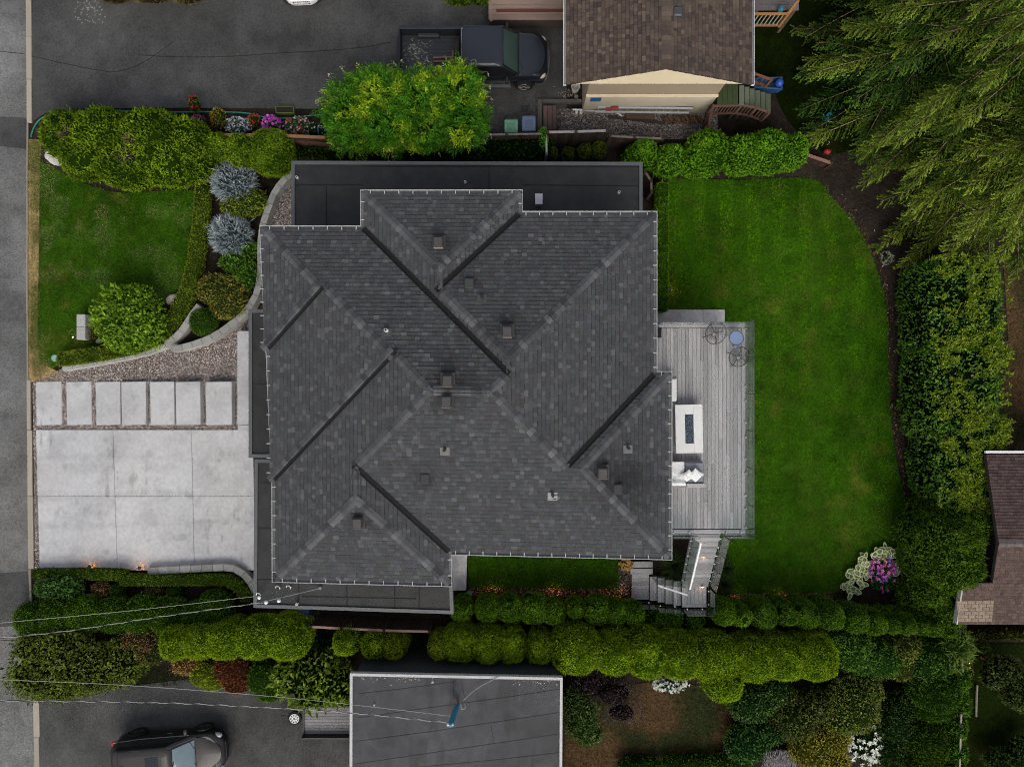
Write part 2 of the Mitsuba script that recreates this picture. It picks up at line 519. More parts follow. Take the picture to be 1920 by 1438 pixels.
def lamp(px, py, label, z=.24, power=26.0, name='garden_light', hood=.075, colr=(1.0, .40, .09), r=.024):
    """A lit garden lamp on a short stake: a black hood over a bulb."""
    k = thing(name, label, 'garden light', 'lit garden lights')
    c = P(px, py, z)
    mb = MB().cyl([c[0], c[1], -.02], [c[0], c[1], z - r], .012, (.02, .02, .02), 6).cyl([c[0], c[1], z + r * 1.1], [c[0], c[1], z + r * 1.6], max(hood, r * 1.1), (.03, .03, .03), 12)
    mb.put(sub(k, 'stake'), 'mat_satin')
    MB().ball(c, r, (1, 1, 1), 8, 6).put(sub(k, 'bulb'), 'mat_matte', extra={'emitter': {'type': 'area', 'radiance': {'type': 'rgb', 'value': [power * 2.0 * q for q in colr]}}})
    return k
# ------------------------------------------------------------------ ground, road, drives, lawns
struct('ground', MB().slab(sbox(-220, -220, 220, 220), -.3, 0.0), 'mat_soil', 'dark bare soil under the gardens')
KERB = [(49, -60), (50, 0), (51, 100), (52, 230), (51, 360), (51, 540), (52, 720), (53, 900), (55, 1065), (57, 1120), (60, 1200), (64, 1310), (66, 1438), (68, 1500)]
kx = XY(KERB)
struct('road', MB().slab([(-60, -60), (-60, 60)] + [(kx[0][0], 60)] + kx + [(kx[-1][0], -60)], -.1, .02), 'mat_road', 'grey asphalt street along the west side')
rp = MB()
for poly in ([(-60, 216), (52, 222), (52, 280), (-60, 268)], [(-60, 1078), (56, 1070), (62, 1168), (-60, 1182)]):
    rp.slab(PG(poly), .005, .024)
k = sub('road', 'patch'); rp.put(k, 'mat_asphalt'); tag(k, 'darker asphalt patches across the street')
cr = MB()
for a in ([(-40, 96), (12, 98), (47, 102)], [(-40, 1312), (66, 1313)], [(-40, 1202), (60, 1198)]):
    cr.tube([P(x, y, .021) for x, y in a], .012, (.012, .012, .012), 5)
k = sub('road', 'crack'); cr.put(k, 'mat_matte'); tag(k, 'dark cracks sealed across the street')
# kerb: one stone after another
kerb = new('kerb'); tag(kerb, 'pale concrete kerb between street and plots', kind='structure')


def kerb_piece(y0, y1, w, z, col):
    f = lambda y: np.interp(y, [b for _, b in KERB], [a for a, _ in KERB])
    MB().slab(PG([(f(y0), y0 + .5), (f(y0) + w, y0 + .5), (f(y1) + w, y1 - .5), (f(y1), y1 - .5)]), -.1, z, col).put(sub(kerb, 'stone'), 'mat_matte')


for i, (y0, y1, w) in enumerate([(-30, 70, 10), (70, 150, 10), (150, 232, 9), (232, 360, 2.6), (360, 470, 2.6), (470, 590, 2.6), (590, 712, 2.6), (712, 806, 7), (806, 929, 9), (929, 1066, 10), (1066, 1130, 4), (1300, 1380, 11), (1380, 1470, 9)]):
    kerb_piece(y0, y1, w, .06 + .01 * (i % 2), np.array([.34, .30, .245]) * (.9 + .06 * (i % 3)) * (.75 if w < 5 else 1))

struct('north_driveway', MB().slab(PG([(61, -200), (1075, -200), (1075, 20), (1062, 60), (1062, 210), (1045, 253), (915, 253), (905, 205), (640, 205), (300, 203), (140, 205), (85, 213), (62, 228)]), -.1, .03), 'mat_asphalt', 'dark grey asphalt driveway of the north neighbour')
cr = MB()
for a in ([(62, 107), (130, 122), (200, 135), (235, 132), (270, 118), (300, 98), (325, 80)], [(262, 104), (330, 108), (430, 107), (520, 101), (600, 97), (680, 90), (735, 80)]):
    cr.tube([[*P(x, y)[:2], .031] for x, y in smoothline(a)], .011, (.012, .012, .012), 5)
k = sub('north_driveway', 'crack'); cr.put(k, 'mat_matte'); tag(k, 'thin curved cracks in the asphalt')
struct('south_driveway', MB().slab(PG([(74, 1300), (150, 1295), (420, 1265), (660, 1280), (660, 1640), (76, 1640)]), -.1, .03), 'mat_asphalt', 'grey asphalt driveway of the south neighbour')

LAWN_F = PG(smoothline([(72, 300), (96, 312), (120, 325), (160, 345), (230, 362), (365, 358), (372, 400), (366, 450), (352, 510), (328, 548), (300, 580), (240, 640), (150, 655), (100, 690), (62, 700), (60, 500), (62, 350)], 4))
LAWN_B = PG(smoothline([(1252, 335), (1400, 338), (1520, 335), (1560, 372), (1610, 430), (1648, 520), (1662, 600), (1668, 760), (1680, 860), (1698, 960), (1694, 1025), (1640, 1060), (1560, 1112), (1440, 1118), (1336, 1120), (1320, 1000), (1270, 800), (1252, 600)], 4))
LAWN_S = PG([(876, 1040), (1165, 1040), (1165, 1104), (880, 1101)])
LAWN_SE = PG([(1812, 1205), (2100, 1205), (2100, 1500), (1812, 1500)])
struct('front_lawn', MB().slab(LAWN_F, -.1, .025), 'mat_lawn', 'front lawn between street and box hedge')
struct('back_lawn', MB().slab(LAWN_B, -.1, .025), 'mat_lawn', 'large green lawn behind the wooden deck')
struct('side_lawn', MB().slab(LAWN_S, -.1, .025), 'mat_lawn', 'narrow strip of lawn south of the house')
struct('far_lawn', MB().slab(LAWN_SE, -.1, .025), 'mat_deep_lawn', 'lawn painted dark for shade in the southeast neighbour yard')
DRY = PG([(54, 262), (80, 262), (76, 300), (73, 500), (71, 640), (76, 680), (116, 700), (116, 716), (54, 716)])
struct('verge', MB().slab(DRY, -.1, .03), 'mat_dry', 'strip of dry straw-coloured grass along the street')
BROWN = PG(smoothline([(1140, 1290), (1230, 1278), (1330, 1290), (1370, 1330), (1360, 1400), (1290, 1420), (1180, 1410), (1150, 1438), (1065, 1460), (1060, 1330)], 4))
struct('dry_lawn', MB().slab(BROWN, -.1, .02), 'mat_brown', 'dried brown lawn behind the south garage')
struct('bare_earth', MB().slab(PG([(1880, 480), (1990, 470), (1990, 840), (1885, 845), (1875, 760), (1890, 640)]), -.1, .02), 'mat_brown', 'brown bare earth beside the laurel hedge')
struct('shaded_lawn', MB().slab(PG(smoothline([(1400, -40), (1640, -40), (1660, 60), (1600, 140), (1640, 240), (1560, 290), (1480, 230), (1440, 150), (1400, 130)], 4)), -.1, .02), 'mat_deep_lawn', 'worn grass with shade painted into its colour east of the neighbour house')

gb = grass_blades(LAWN_F, 850, 11, ((.028, .080, .004), (.100, .155, .016), (.34, .33, .15)), stripe=.3)
struct('grass', gb, 'mat_leaf', 'short grass of the front lawn', 'stuff')
gb = grass_blades(LAWN_B.difference(PG([(1228, 560), (1420, 560), (1420, 1010), (1228, 1010)])), 800, 12, ((.024, .096, .003), (.135, .320, .005), (.17, .22, .03)), f=.45, stripe=.55)
struct('grass', gb, 'mat_leaf', 'short green grass of the back lawn', 'stuff')
gb = grass_blades(LAWN_S, 700, 13, ((.030, .070, .005), (.075, .120, .010)))
struct('grass', gb, 'mat_leaf', 'short grass of the strip south of the house', 'stuff')
gb = grass_blades(DRY, 900, 14, ((.58, .41, .19), (.30, .24, .10)))
struct('grass', gb, 'mat_leaf', 'dry straw-coloured grass along the street', 'stuff')
gb = grass_blades(BROWN, 500, 15, ((.17, .105, .05), (.06, .07, .024)))
struct('grass', gb, 'mat_leaf', 'dry brown grass behind the south garage', 'stuff')
gb = grass_blades(PG([(240, 1250), (420, 1255), (400, 1275), (240, 1285), (180, 1280)]), 900, 16, ((.02, .06, .006), (.04, .09, .01)), h=(.06, .14))
struct('grass', gb, 'mat_leaf', 'rough green grass edging the south driveway', 'stuff')

# gravel beds
GRAV = PG([(118, 690), (200, 676), (280, 660), (325, 652), (380, 640), (425, 616), (468, 580), (470, 806), (70, 806), (66, 716)])
GRAV2 = PG([(62, 716), (72, 716), (80, 1070), (67, 1070)])
GRAV3 = PG([(505, 440), (512, 400), (530, 360), (550, 335), (550, 440)])
GRAV4 = PG([(1040, 205), (1345, 205), (1345, 262), (1180, 262), (1040, 250)])
gk = struct('gravel_bed', MB().slab(GRAV.union(GRAV2).union(GRAV3), -.1, .03), 'mat_gravel', 'pink and grey gravel round the stepping slabs')
gk4 = struct('gravel_yard', MB().slab(GRAV4, -.1, .03), 'mat_gravel', 'dark gravel yard below the neighbour ladders')


def pebbles(poly, n, seed, tone, z=.03):
    rng = np.random.default_rng(seed)
    x0, y0, x1, y1 = poly.bounds
    p = rng.uniform([x0, y0], [x1, y1], (int(n * (x1 - x0) * (y1 - y0)), 2))
    import shapely
    p = p[shapely.contains_xy(poly, p[:, 0], p[:, 1])]
    m = len(p)
    o = np.array([[1, 0, 0], [0, 1, 0], [-1, 0, 0], [0, -1, 0], [0, 0, .8], [0, 0, -.8]])
    f = np.array([[0, 1, 4], [1, 2, 4], [2, 3, 4], [3, 0, 4]])
    a = rng.uniform(0, 6.3, m)
    R = np.stack([np.stack([np.cos(a), -np.sin(a), a * 0], 1), np.stack([np.sin(a), np.cos(a), a * 0], 1), np.tile([0, 0, 1.0], (m, 1))], 1)
    s = rng.uniform(.018, .036, (m, 3)) * [1.2, .9, .8]
    v = np.einsum('nij,nkj->nki', R, o[None] * s[:, None]) + np.column_stack([p, np.full(m, z + .006)])[:, None]
    t = rng.random((m, 1))
    c = (np.array([.09, .07, .065]) * (1 - t) + np.array([.70, .59, .54]) * t ** 2) * rng.uniform(.7, 1.2, (m, 1)) * tone
    return MB().add(v.reshape(-1, 3), (f[None] + 6 * np.arange(m)[:, None, None]).reshape(-1, 3), np.repeat(c, 6, 0))


mb = pebbles(GRAV.union(GRAV2).union(GRAV3), 480, 21, 1.0)
struct('gravel', mb, 'mat_matte', 'loose pebbles of the front gravel bed', 'stuff')
mb = pebbles(GRAV4, 420, 22, .55)
struct('gravel', mb, 'mat_matte', 'loose dark pebbles of the neighbour yard', 'stuff')

# driveway of concrete panels
dk = new('driveway'); tag(dk, 'pale concrete driveway cast in large panels', kind='structure')
cols_t, cols_b = [70, 213.5, 360.5, 475], [77, 222, 366, 480]
rows = [806, 929.5, 1068]


def dcol(i, y):
    t = (y - 806) / 262
    return cols_t[i] + (cols_b[i] - cols_t[i]) * t


for j in range(2):
    for i in range(3):
        a, b = rows[j] + (.35 if j else 0), rows[j + 1] - (.35 if not j else 0)
        g = .35
        x0a, x0b = dcol(i, a) + (g if i else 0), dcol(i, b) + (g if i else 0)
        x1a, x1b = dcol(i + 1, a) - (g if i < 2 else 0), dcol(i + 1, b) - (g if i < 2 else 0)
        MB().slab(PG([(x0a, a), (x1a, a), (x1b, b), (x0b, b)]), -.1, .08).put(sub(dk, 'panel'), 'mat_concrete')
MB().slab(PG([(71, 807), (476, 807), (476, 1067), (78, 1067)]), -.1, .055).put(sub(dk, 'base'), 'mat_soil')

pk = new('stepping_path'); tag(pk, 'path of pale concrete slabs set in gravel', kind='structure')
zz = [.07, .085, .09, .22, .22, .36, .38]
for (x0, x1), z in zip([(67, 116), (124, 172), (179, 226), (227, 274), (281, 327), (329, 376), (385, 435)], zz):
    tx = .8
    a = PG([(x0, 716), (x1 - tx, 715), (x1, 796), (x0 + 1.5, 797)], z)
    mb = MB()
    ring = np.array(a.exterior.coords)[:-1]
    if Polygon(ring).exterior.is_ccw is False: ring = ring[::-1]
    q = ring + (ring.mean(0) - ring) * .02
    mb.loft([np.column_stack([ring, np.full(4, -.1)]), np.column_stack([ring, np.full(4, z - .012)]), np.column_stack([q, np.full(4, z)])], (.5, .5, .5))
    k = sub(pk, 'slab'); mb.put(k, 'mat_concrete')
lk = new('entry_landing'); tag(lk, 'concrete landing slab beside the house front', kind='structure')
MB().slab(PG([(445, 621), (470, 621), (470, 796), (445, 796)], .45), -.1, .45).put(sub(lk, 'slab'), 'mat_concrete')
MB().slab(PG([(446, 797), (472, 797), (472, 806), (446, 806)], .3), -.1, .3).put(sub(lk, 'slab'), 'mat_concrete')
# concrete walks
w1 = new('side_walk'); tag(w1, 'concrete walk beside the garage end', kind='structure')
MB().slab(PG([(846, 1040), (876, 1040), (875, 1072), (846, 1072)]), -.1, .06).put(sub(w1, 'slab'), 'mat_concrete')
MB().slab(PG([(846, 1072.7), (875, 1072.7), (874, 1106), (846, 1106)]), -.1, .062).put(sub(w1, 'slab'), 'mat_concrete')
w2 = new('deck_walk'); tag(w2, 'concrete walk along the north edge of the deck', kind='structure')
MB().slab(PG([(1222, 581), (1317, 581), (1317, 606), (1222, 606)]), -.1, .07).put(sub(w2, 'slab'), 'mat_concrete')
MB().slab(PG([(1317.8, 581), (1358, 581), (1358, 606), (1317.8, 606)]), -.1, .072).put(sub(w2, 'slab'), 'mat_concrete')


# ------------------------------------------------------------------ the house
ZE = 5.6
SE_ = (H - ZE) / F
EXPO, PITCH = .140, .33
RPX = [(494, 429.5), (494, 658), (505, 658), (505, 906), (514.5, 906), (514.5, 1094), (841, 1094), (841, 1034.4), (1254, 1034.4), (1254, 698.5), (1226, 698.5), (1226, 402.5), (973.5, 402.5), (973.5, 362), (682.5, 362), (682.5, 429.5)]


def rw(px, py):
    return (px - 960) * SE_, (719 - py) * SE_


def unskew(xy):
    """The house is a little out of square: its south edges turn by about one degree."""
    xy = np.array(xy, float)
    t = np.clip((719 - xy[..., 1] / SE_ - 403) / 640, -.1, 1.2)
    px = xy[..., 0] / SE_ + 960
    xy[..., 1] -= .023 * (px - 860) * t * SE_
    west = np.clip((960 - px) / 470, 0, 1)
    xy[..., 0] -= west * (.008 * (719 - xy[..., 1] / SE_ - 719) * -1) * SE_ * .6
    return xy


ROOF = orient_polygons(Polygon([rw(a, b) for a, b in RPX]))


def roof_d(x, y):
    lo, hi = 0.0, 8.0
    for _ in range(14):
        m = (lo + hi) / 2
        if ROOF.contains(sbox(x - m, y - m, x + m, y + m)): lo = m
        else: hi = m
    return lo


def rings_of(poly, d):
    g = poly.buffer(-d, join_style='mitre', mitre_limit=6) if d > 0 else poly
    out = []
    for q in getattr(g, 'geoms', [g]):
        if q.area > 1e-3:
            c = np.array(orient_polygons(q).exterior.coords)[:-1]
            keep = []
            for i in range(len(c)):  # drop straight corners
                a, b = c[i] - c[i - 1], c[(i + 1) % len(c)] - c[i]
                if np.linalg.norm(a) > 1e-6 and abs(a[0] * b[1] - a[1] * b[0]) > 1e-7: keep.append(i)
            out.append(c[keep])
    return out


hk = new('main_house')
tag(hk, 'grey house with a dark shingled hip roof and lower flat roofs', 'house')
rng = np.random.default_rng(5)
base, tabs, caps, valleys = MB(), MB(), [], {}


def lift(xy, z):
    return np.column_stack([unskew(np.asarray(xy)), np.broadcast_to(z, len(xy))])


def shingle_tone(rng, n):
    t = rng.random(n)
    v = np.where(t < .60, rng.uniform(.047, .057, n), np.where(t < .93, rng.uniform(.056, .072, n), rng.uniform(.074, .098, n)))
    return v


def shingle_bands(poly, ze, expo, pitch, wmin, wmax, tones, rng, base, tabs, caps, valleys, basecol):
    d, k = 0.0, 0
    while True:
        rr = rings_of(poly, d)
        if not rr: break
        for c in rr:
            n = len(c)
            seg = [unit(c[(i + 1) % n] - c[i]) for i in range(n)]
            for i in range(n):
                a, b = c[i], c[(i + 1) % n]
                t = seg[i]; nn = np.array([-t[1], t[0]])
                L = np.linalg.norm(b - a)
                s0 = 1.0 if seg[i - 1][0] * t[1] - seg[i - 1][1] * t[0] > 0 else -1.0
                s1 = -1.0 if t[0] * seg[(i + 1) % n][1] - t[1] * seg[(i + 1) % n][0] > 0 else 1.0
                e = expo
                ua, ub = s0 * e, L + s1 * e
                if ua > ub: ua = ub = (ua + ub) / 2
                z0, z1 = ze + pitch * d, ze + pitch * (d + e)
                q = np.array([a, b, a + t * ub + nn * e, a + t * ua + nn * e])
                base.add(lift(q, [z0 - .012, z0 - .012, z1 - .012, z1 - .012]), [[0, 1, 2, 3]], basecol)
                cuts = [0.0]
                while cuts[-1] < L: cuts.append(cuts[-1] + rng.uniform(wmin, wmax))
                cuts[-1] = L
                if len(cuts) > 2 and cuts[-1] - cuts[-2] < .06: cuts.pop(-2)
                m = len(cuts) - 1
                tone = tones(rng, m)
                for j in range(m):
                    u0, u1 = cuts[j], cuts[j + 1]
                    v0 = ua if j == 0 else min(max(u0, ua), ub)
                    v1 = ub if j == m - 1 else max(min(u1, ub), ua)
                    if j == 0 and s0 < 0: v0 = ua
                    if v1 - v0 < .01 and u1 - u0 < .03: continue
                    th = rng.uniform(.012, .024)
                    g = .006 if u1 - u0 > .05 else 0
                    lo = np.array([a + t * (u0 + g), a + t * u1, a + t * max(v1, v0) + nn * (e + .01), a + t * v0 + nn * (e + .01)])
                    top = lift(lo, [z0 + th, z0 + th, z1 + .002, z1 + .002])
                    bot = lift(lo, [z0 - .02, z0 - .02, z1 - .02, z1 - .02])
                    col = tone[j] * (spot_tone((lo[0] + lo[2]) / 2) if basecol[0] < .0301 else 1.0)
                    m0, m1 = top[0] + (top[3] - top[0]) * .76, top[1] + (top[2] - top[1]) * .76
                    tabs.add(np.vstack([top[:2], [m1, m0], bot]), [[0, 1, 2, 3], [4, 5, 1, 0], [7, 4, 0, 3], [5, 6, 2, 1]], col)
                    tabs.add([m0, m1, top[2], top[3]], [[0, 1, 2, 3]], np.asarray(col) * rng.uniform(.45, 1.0))  # darker upper band paints the shadow line under the next course
                # hips and valleys
                nx = seg[(i + 1) % n]
                conv = t[0] * nx[1] - t[1] * nx[0] > 0
                bis = nn + np.array([-nx[1], nx[0]])
                if conv: caps.append((b.copy(), bis.copy(), d))
                else:
                    key = tuple(np.round(b - bis * d, 2))
                    valleys.setdefault(key, []).append((b.copy(), d))
        d += expo; k += 1
        if k > 80: break


VENT_SPOTS = [(rw(960 + (a - 960) * .95, 719 + (b - 719) * .95), r, k_) for a, b, r, k_ in ((1185, 912, .95, .55), (1135, 885, .6, .4), (823, 448, .5, .4), (951, 612, .5, .4), (840, 706, .6, .45), (838, 752, .55, .35), (672, 980, .5, .35), (797, 902, .5, .3), (880, 528, .45, .35), (870, 722, .6, .3))]


def spot_tone(p):
    """Darker tone in noisy blotches round the vents; the southeast one is a stain."""
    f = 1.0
    for c, r, k_ in VENT_SPOTS:
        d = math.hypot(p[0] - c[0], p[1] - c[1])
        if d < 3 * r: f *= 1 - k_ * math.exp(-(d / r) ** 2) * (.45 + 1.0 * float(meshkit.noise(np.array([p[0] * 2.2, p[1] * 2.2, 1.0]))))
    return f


TINT = np.array([.985, 1.0, 1.075])
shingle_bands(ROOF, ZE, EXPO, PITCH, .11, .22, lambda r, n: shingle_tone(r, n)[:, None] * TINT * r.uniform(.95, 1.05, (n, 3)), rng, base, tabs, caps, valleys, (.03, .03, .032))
rk = sub(hk, 'hip_roof')
base.put(rk, 'mat_matte')
tag(rk, 'dark grey shingled hip roof with several valleys')
k = sub(rk, 'shingles'); tabs.put(k, 'mat_matte'); tag(k, 'small dark grey roof shingles in courses', kind='stuff')


def cap_piece(c, u, z0, slope, w, ln, tone, drop):
    """A folded cap over a hip or ridge: c low end on the line, u unit plan direction uphill, slope rise per metre along u, drop fall per metre sideways."""
    s = np.array([-u[1], u[0]])
    c0, c1 = c - u * .03, c + u * ln
    pts = [c0 - s * w, c0, c0 + s * w, c1 - s * w, c1, c1 + s * w]
    z = [z0 - drop * w + .022, z0 + .045, z0 - drop * w + .022, z0 + slope * ln - drop * w + .006, z0 + slope * ln + .026, z0 + slope * ln - drop * w + .006]
    low = [zz - .03 for zz in z[:3]]
    v = lift(np.array(pts + pts[:3]), z + low)
    return MB().add(v, [[0, 1, 4, 3], [1, 2, 5, 4], [6, 7, 1, 0], [7, 8, 2, 1]], np.full((9, 3), tone) * TINT)


pieces = []
for c, bis, d in caps:
    u = unit(bis)
    pieces.append((c, u, ZE + PITCH * d, PITCH / math.sqrt(2), .15, EXPO * math.sqrt(2) + .02, PITCH / math.sqrt(2)))
for (a, b, dd) in ((rw(828, 548), rw(828, 505), 145.7), (rw(677.7, 930.5), rw(677.7, 868), 163.3), (rw(807, 732), rw(924, 732), 302)):
    a, b = np.array(a), np.array(b)
    L = np.linalg.norm(b - a); u = unit(b - a)
    for q in np.arange(0, L, .17):
        pieces.append((a + u * q, u, ZE + PITCH * dd * SE_, 0.0, .15, .19, PITCH * .8))
rest = MB()
for i, p in enumerate(pieces):
    mb = cap_piece(p[0], p[1], p[2], p[3], p[4], p[5], float(np.clip(rng.normal(.072, .019), .044, .12)), p[6])
    if i < 290: mb.put(sub(rk, 'ridge_cap'), 'mat_matte')
    else: rest.add(np.vstack(mb.v), np.vstack(mb.f), np.vstack(mb.c))
if rest.n:
    k = sub(rk, 'ridge_caps'); rest.put(k, 'mat_matte'); tag(k, None, kind='stuff')
VBIS = {}
for key, pts in valleys.items():
    pts = sorted(pts, key=lambda q: q[1])
    if len(pts) < 3: continue
    a, b = pts[0], pts[-1]
    u = unit(b[0] - a[0]); s = np.array([-u[1], u[0]])
    end = b[0] + u * .12
    jog = a[0][0] < rw(540, 0)[0]
    w = .050 if jog else .078
    mb = MB()
    dz = PITCH / math.sqrt(2)
    za, zb = ZE + PITCH * a[1], ZE + PITCH * b[1] + .12 * dz
    q = np.array([a[0] - s * w, a[0] + s * w * .0, a[0] + s * w, end - s * w, end, end + s * w])
    z = np.array([za + dz * w, za, za + dz * w, zb + dz * w, zb, zb + dz * w]) + (.055 if jog else .026)
    v = lift(q, z)
    mb.add(np.vstack([v, v - [0, 0, .03]]), [[0, 1, 4, 3], [1, 2, 5, 4], [6, 7, 1, 0], [7, 8, 2, 1], [9, 6, 0, 3], [8, 11, 5, 2]], (.009, .009, .010))
    for sgn in (-1, 1):  # folded edge of the metal
        mb.tube(lift(np.array([a[0] + sgn * s * w, end + sgn * s * w]), [za + dz * w + (.060 if jog else .034), zb + dz * w + (.060 if jog else .034)]), .008 if jog else .012, (.014, .014, .015), 5)
    mb.put(sub(rk, 'valley_flashing'), 'mat_matte')
# gutters: one run for each edge of the eaves
rc = np.array(ROOF.exterior.coords)[:-1]
outer = rings_of(ROOF.buffer(.115, join_style='mitre'), 0)[0]
for i in range(len(rc)):
    a, b = rc[i], rc[(i + 1) % len(rc)]
    t = unit(b - a); nn = np.array([t[1], -t[0]]); L = np.linalg.norm(b - a)
    # matching outer corners
    oa = outer[np.argmin(np.linalg.norm(outer - a, axis=1))]; ob = outer[np.argmin(np.linalg.norm(outer - b, axis=1))]
    mb = MB()
    W, DK = (.40, .40, .41), (.13, .13, .135)
    q = lambda p0, p1, f0, f1: [p0 + (oa - a) * f0, p0 + (oa - a) * f1]
    def runq(f0, f1, z0, z1, col):
        pts = np.array([a + (oa - a) * f1, b + (ob - b) * f1, b + (ob - b) * f0, a + (oa - a) * f0])
        lo, hi = lift(pts, z0), lift(pts, z1)
        mb.hexa(lo, hi, col)
    runq(-.1, 1.0, ZE - .13, ZE - .09, DK)
    runq(.86, 1.0, ZE - .09, ZE + .012, W)
    runq(-.1, .05, ZE - .09, ZE - .015, DK)
    m = max(1, int(L / .46))
    for j in range(m if L > .5 else 0):
        c = a + t * (L * (j + .5) / m)
        pts = np.array([c - t * .013 + nn * .09, c + t * .013 + nn * .09, c + t * .013 - nn * .035, c - t * .013 - nn * .035])
        if (t[0] * nn[1] - t[1] * nn[0]) > 0: pts = pts[::-1]
        mb.hexa(lift(pts[::-1], ZE + .014), lift(pts[::-1], ZE + .03), (.40, .40, .41))
    mb.put(sub(rk, 'gutter'), 'mat_satin')
# walls under the eaves
wall = ROOF.buffer(-.5, join_style='mitre')
ww = Polygon(unskew(np.array(wall.exterior.coords)))
MB().slab(ww, -.1, ZE - .02, (.22, .22, .23)).put(sub(hk, 'wall'), 'mat_matte')
sof = Polygon(unskew(np.array(ROOF.exterior.coords)))
MB().slab(sof.difference(ww), ZE - .16, ZE - .135, (.45, .45, .45)).put(sub(hk, 'soffit'), 'mat_matte')


def window(parent, x, y, z, w, h, axis, sgn, name='window', glass=(.02, .025, .03)):
    k = sub(parent, name)
    d = np.array([0, sgn * .03, 0]) if axis == 'x' else np.array([sgn * .03, 0, 0])
    size = (lambda a, b, c: (a, b, c) if axis == 'x' else (b, a, c))
    c = np.array([x, y, z])
    mb = MB()
    for s in (-1, 1):
        o = np.array([s * w / 2, 0, 0]) if axis == 'x' else np.array([0, s * w / 2, 0])
        mb.box(c + o, size(.07, .10, h + .07), (.75, .75, .75))
        mb.box(c + [0, 0, s * h / 2], size(w - .07, .10, .07), (.75, .75, .75))
    mb.put(k, 'mat_satin')
    MB().box(c + d * .2, size(w - .07, .03, h - .07), glass).put(sub(k, 'pane'), 'mat_shine')
    return k


def rwz(px, py, z=0):
    x, y = unskew(np.array([rw(px, py)]))[0]
    return np.array([x, y, z])


for py, zc, w_, h_ in ((480, 4.2, 1.6, 1.1), (560, 4.2, 1.6, 1.1), (660, 3.75, 2.4, 2.05)):
    c = rwz(1226 - 27.5, py, zc); window(hk, c[0] + .01, c[1], c[2], w_, h_, 'y', 1)
for py, zc, w_, h_ in ((770, 3.75, 2.2, 2.05), (900, 3.9, 1.8, 1.6)):
    c = rwz(1254 - 27.5, py, zc); window(hk, c[0] + .01, c[1], c[2], w_, h_, 'y', 1)
for px in (930, 1080):
    c = rwz(px, 1034 - 27.5, 4.2); window(hk, c[0], c[1] - .12, c[2], 1.6, 1.1, 'x', -1)
for py, w_ in ((520, 1.6), (740, 1.8), (1000, 1.6)):
    c = rwz(494 + 42 + (11 if py > 660 else 0) + (10 if py > 906 else 0), py, 4.4); window(hk, c[0] - .2, c[1], c[2], w_, 1.1, 'y', -1)

# roof vents and pipes
def roofz(px, py):
    x, y = rw(px, py)
    return ZE + PITCH * roof_d(x, y)


def seen_on_roof(px, py):
    """Where on the roof the photo pixel lies."""
    qx, qy = px, py
    for _ in range(6):
        z = roofz(qx, qy)
        f = (H - z) / (H - ZE)
        qx, qy = 960 + (px - 960) * f, 719 + (py - 719) * f
    return rwz(qx, qy, roofz(qx, qy))


for px, py, s in ((823, 456, 1.0), (951, 621, 1.0), (840, 713, 1.0), (838, 752, 1.0), (672, 981, 1.0), (1128, 880, 1.05)):
    c = seen_on_roof(px, py)
    k = sub(hk, 'roof_vent')
    mb = MB().box(c + [0, 0, .015], (.46 * s, .48 * s, .10), (.035, .033, .034))
    mb.loft([np.array([[-.15, -.16, 0], [.15, -.16, 0], [.15, .17, 0], [-.15, .17, 0]]) * s + c + [0, 0, .05], np.array([[-.17, -.20, .19], [.17, -.20, .19], [.17, .17, .19], [-.17, .17, .19]]) * s + c + [0, 0, .05],
             np.array([[-.13, -.15, .27], [.13, -.15, .27], [.13, .12, .27], [-.13, .12, .27]]) * s + c + [0, 0, .05]], (.05, .046, .046))
    mb.put(k, 'mat_satin')
    MB().box(c + [0, -.195 * s, .16], (.30 * s, .03, .10), (.30, .25, .22)).put(sub(k, 'hood_lip'), 'mat_satin')
for px, py in ((797, 898), (880, 532), (1158, 911)):
    c = seen_on_roof(px, py)
    k = sub(hk, 'low_vent')
    MB().box(c + [0, 0, .03], (.30, .34, .16), (.045, .047, .046), bev=.03).put(k, 'mat_matte')
    MB().box(c + [0, -.172, .05], (.22, .012, .06), (.02, .02, .02)).put(sub(k, 'grille'), 'mat_matte')
for px, py, col, fl in ((904, 557, (.02, .02, .02), (.06, .06, .062)), (834, 843, (.02, .02, .02), (.05, .05, .05)), (1036, 924, (.02, .02, .02), (.16, .16, .16)), (1177, 834, (.02, .02, .02), (.13, .13, .13)), (726, 621, (.75, .75, .75), (.06, .06, .06))):
    c = seen_on_roof(px, py)
    k = sub(hk, 'vent_pipe')
    mb = MB().cyl(c + [0, 0, -.05], c + [0, 0, .28], .055, col, 14)
    mb.cyl(c + [0, 0, .281], c + [0, 0, .286], .042, (.004, .004, .004), 14)
    mb.put(k, 'mat_satin')
    tag(k, 'short white vent pipe on the roof' if col[0] > .5 else 'short black vent pipe on the roof')
    slope_n = MB()
    x, y = c[0], c[1]
    q = []
    for sx, sy in ((-.16, -.14), (.16, -.14), (.16, .14), (-.16, .14)):
        X = np.array([x + sx, y + sy - .06])
        zz = ZE + PITCH * roof_d(X[0], X[1])
        q.append([X[0], X[1], zz + .035])
    q = np.array(q)
    slope_n.hexa(q - [0, 0, .03], q, fl)
    slope_n.put(sub(k, 'flashing'), 'mat_satin')

# flat roofs of the lower storey
ZF = 3.1


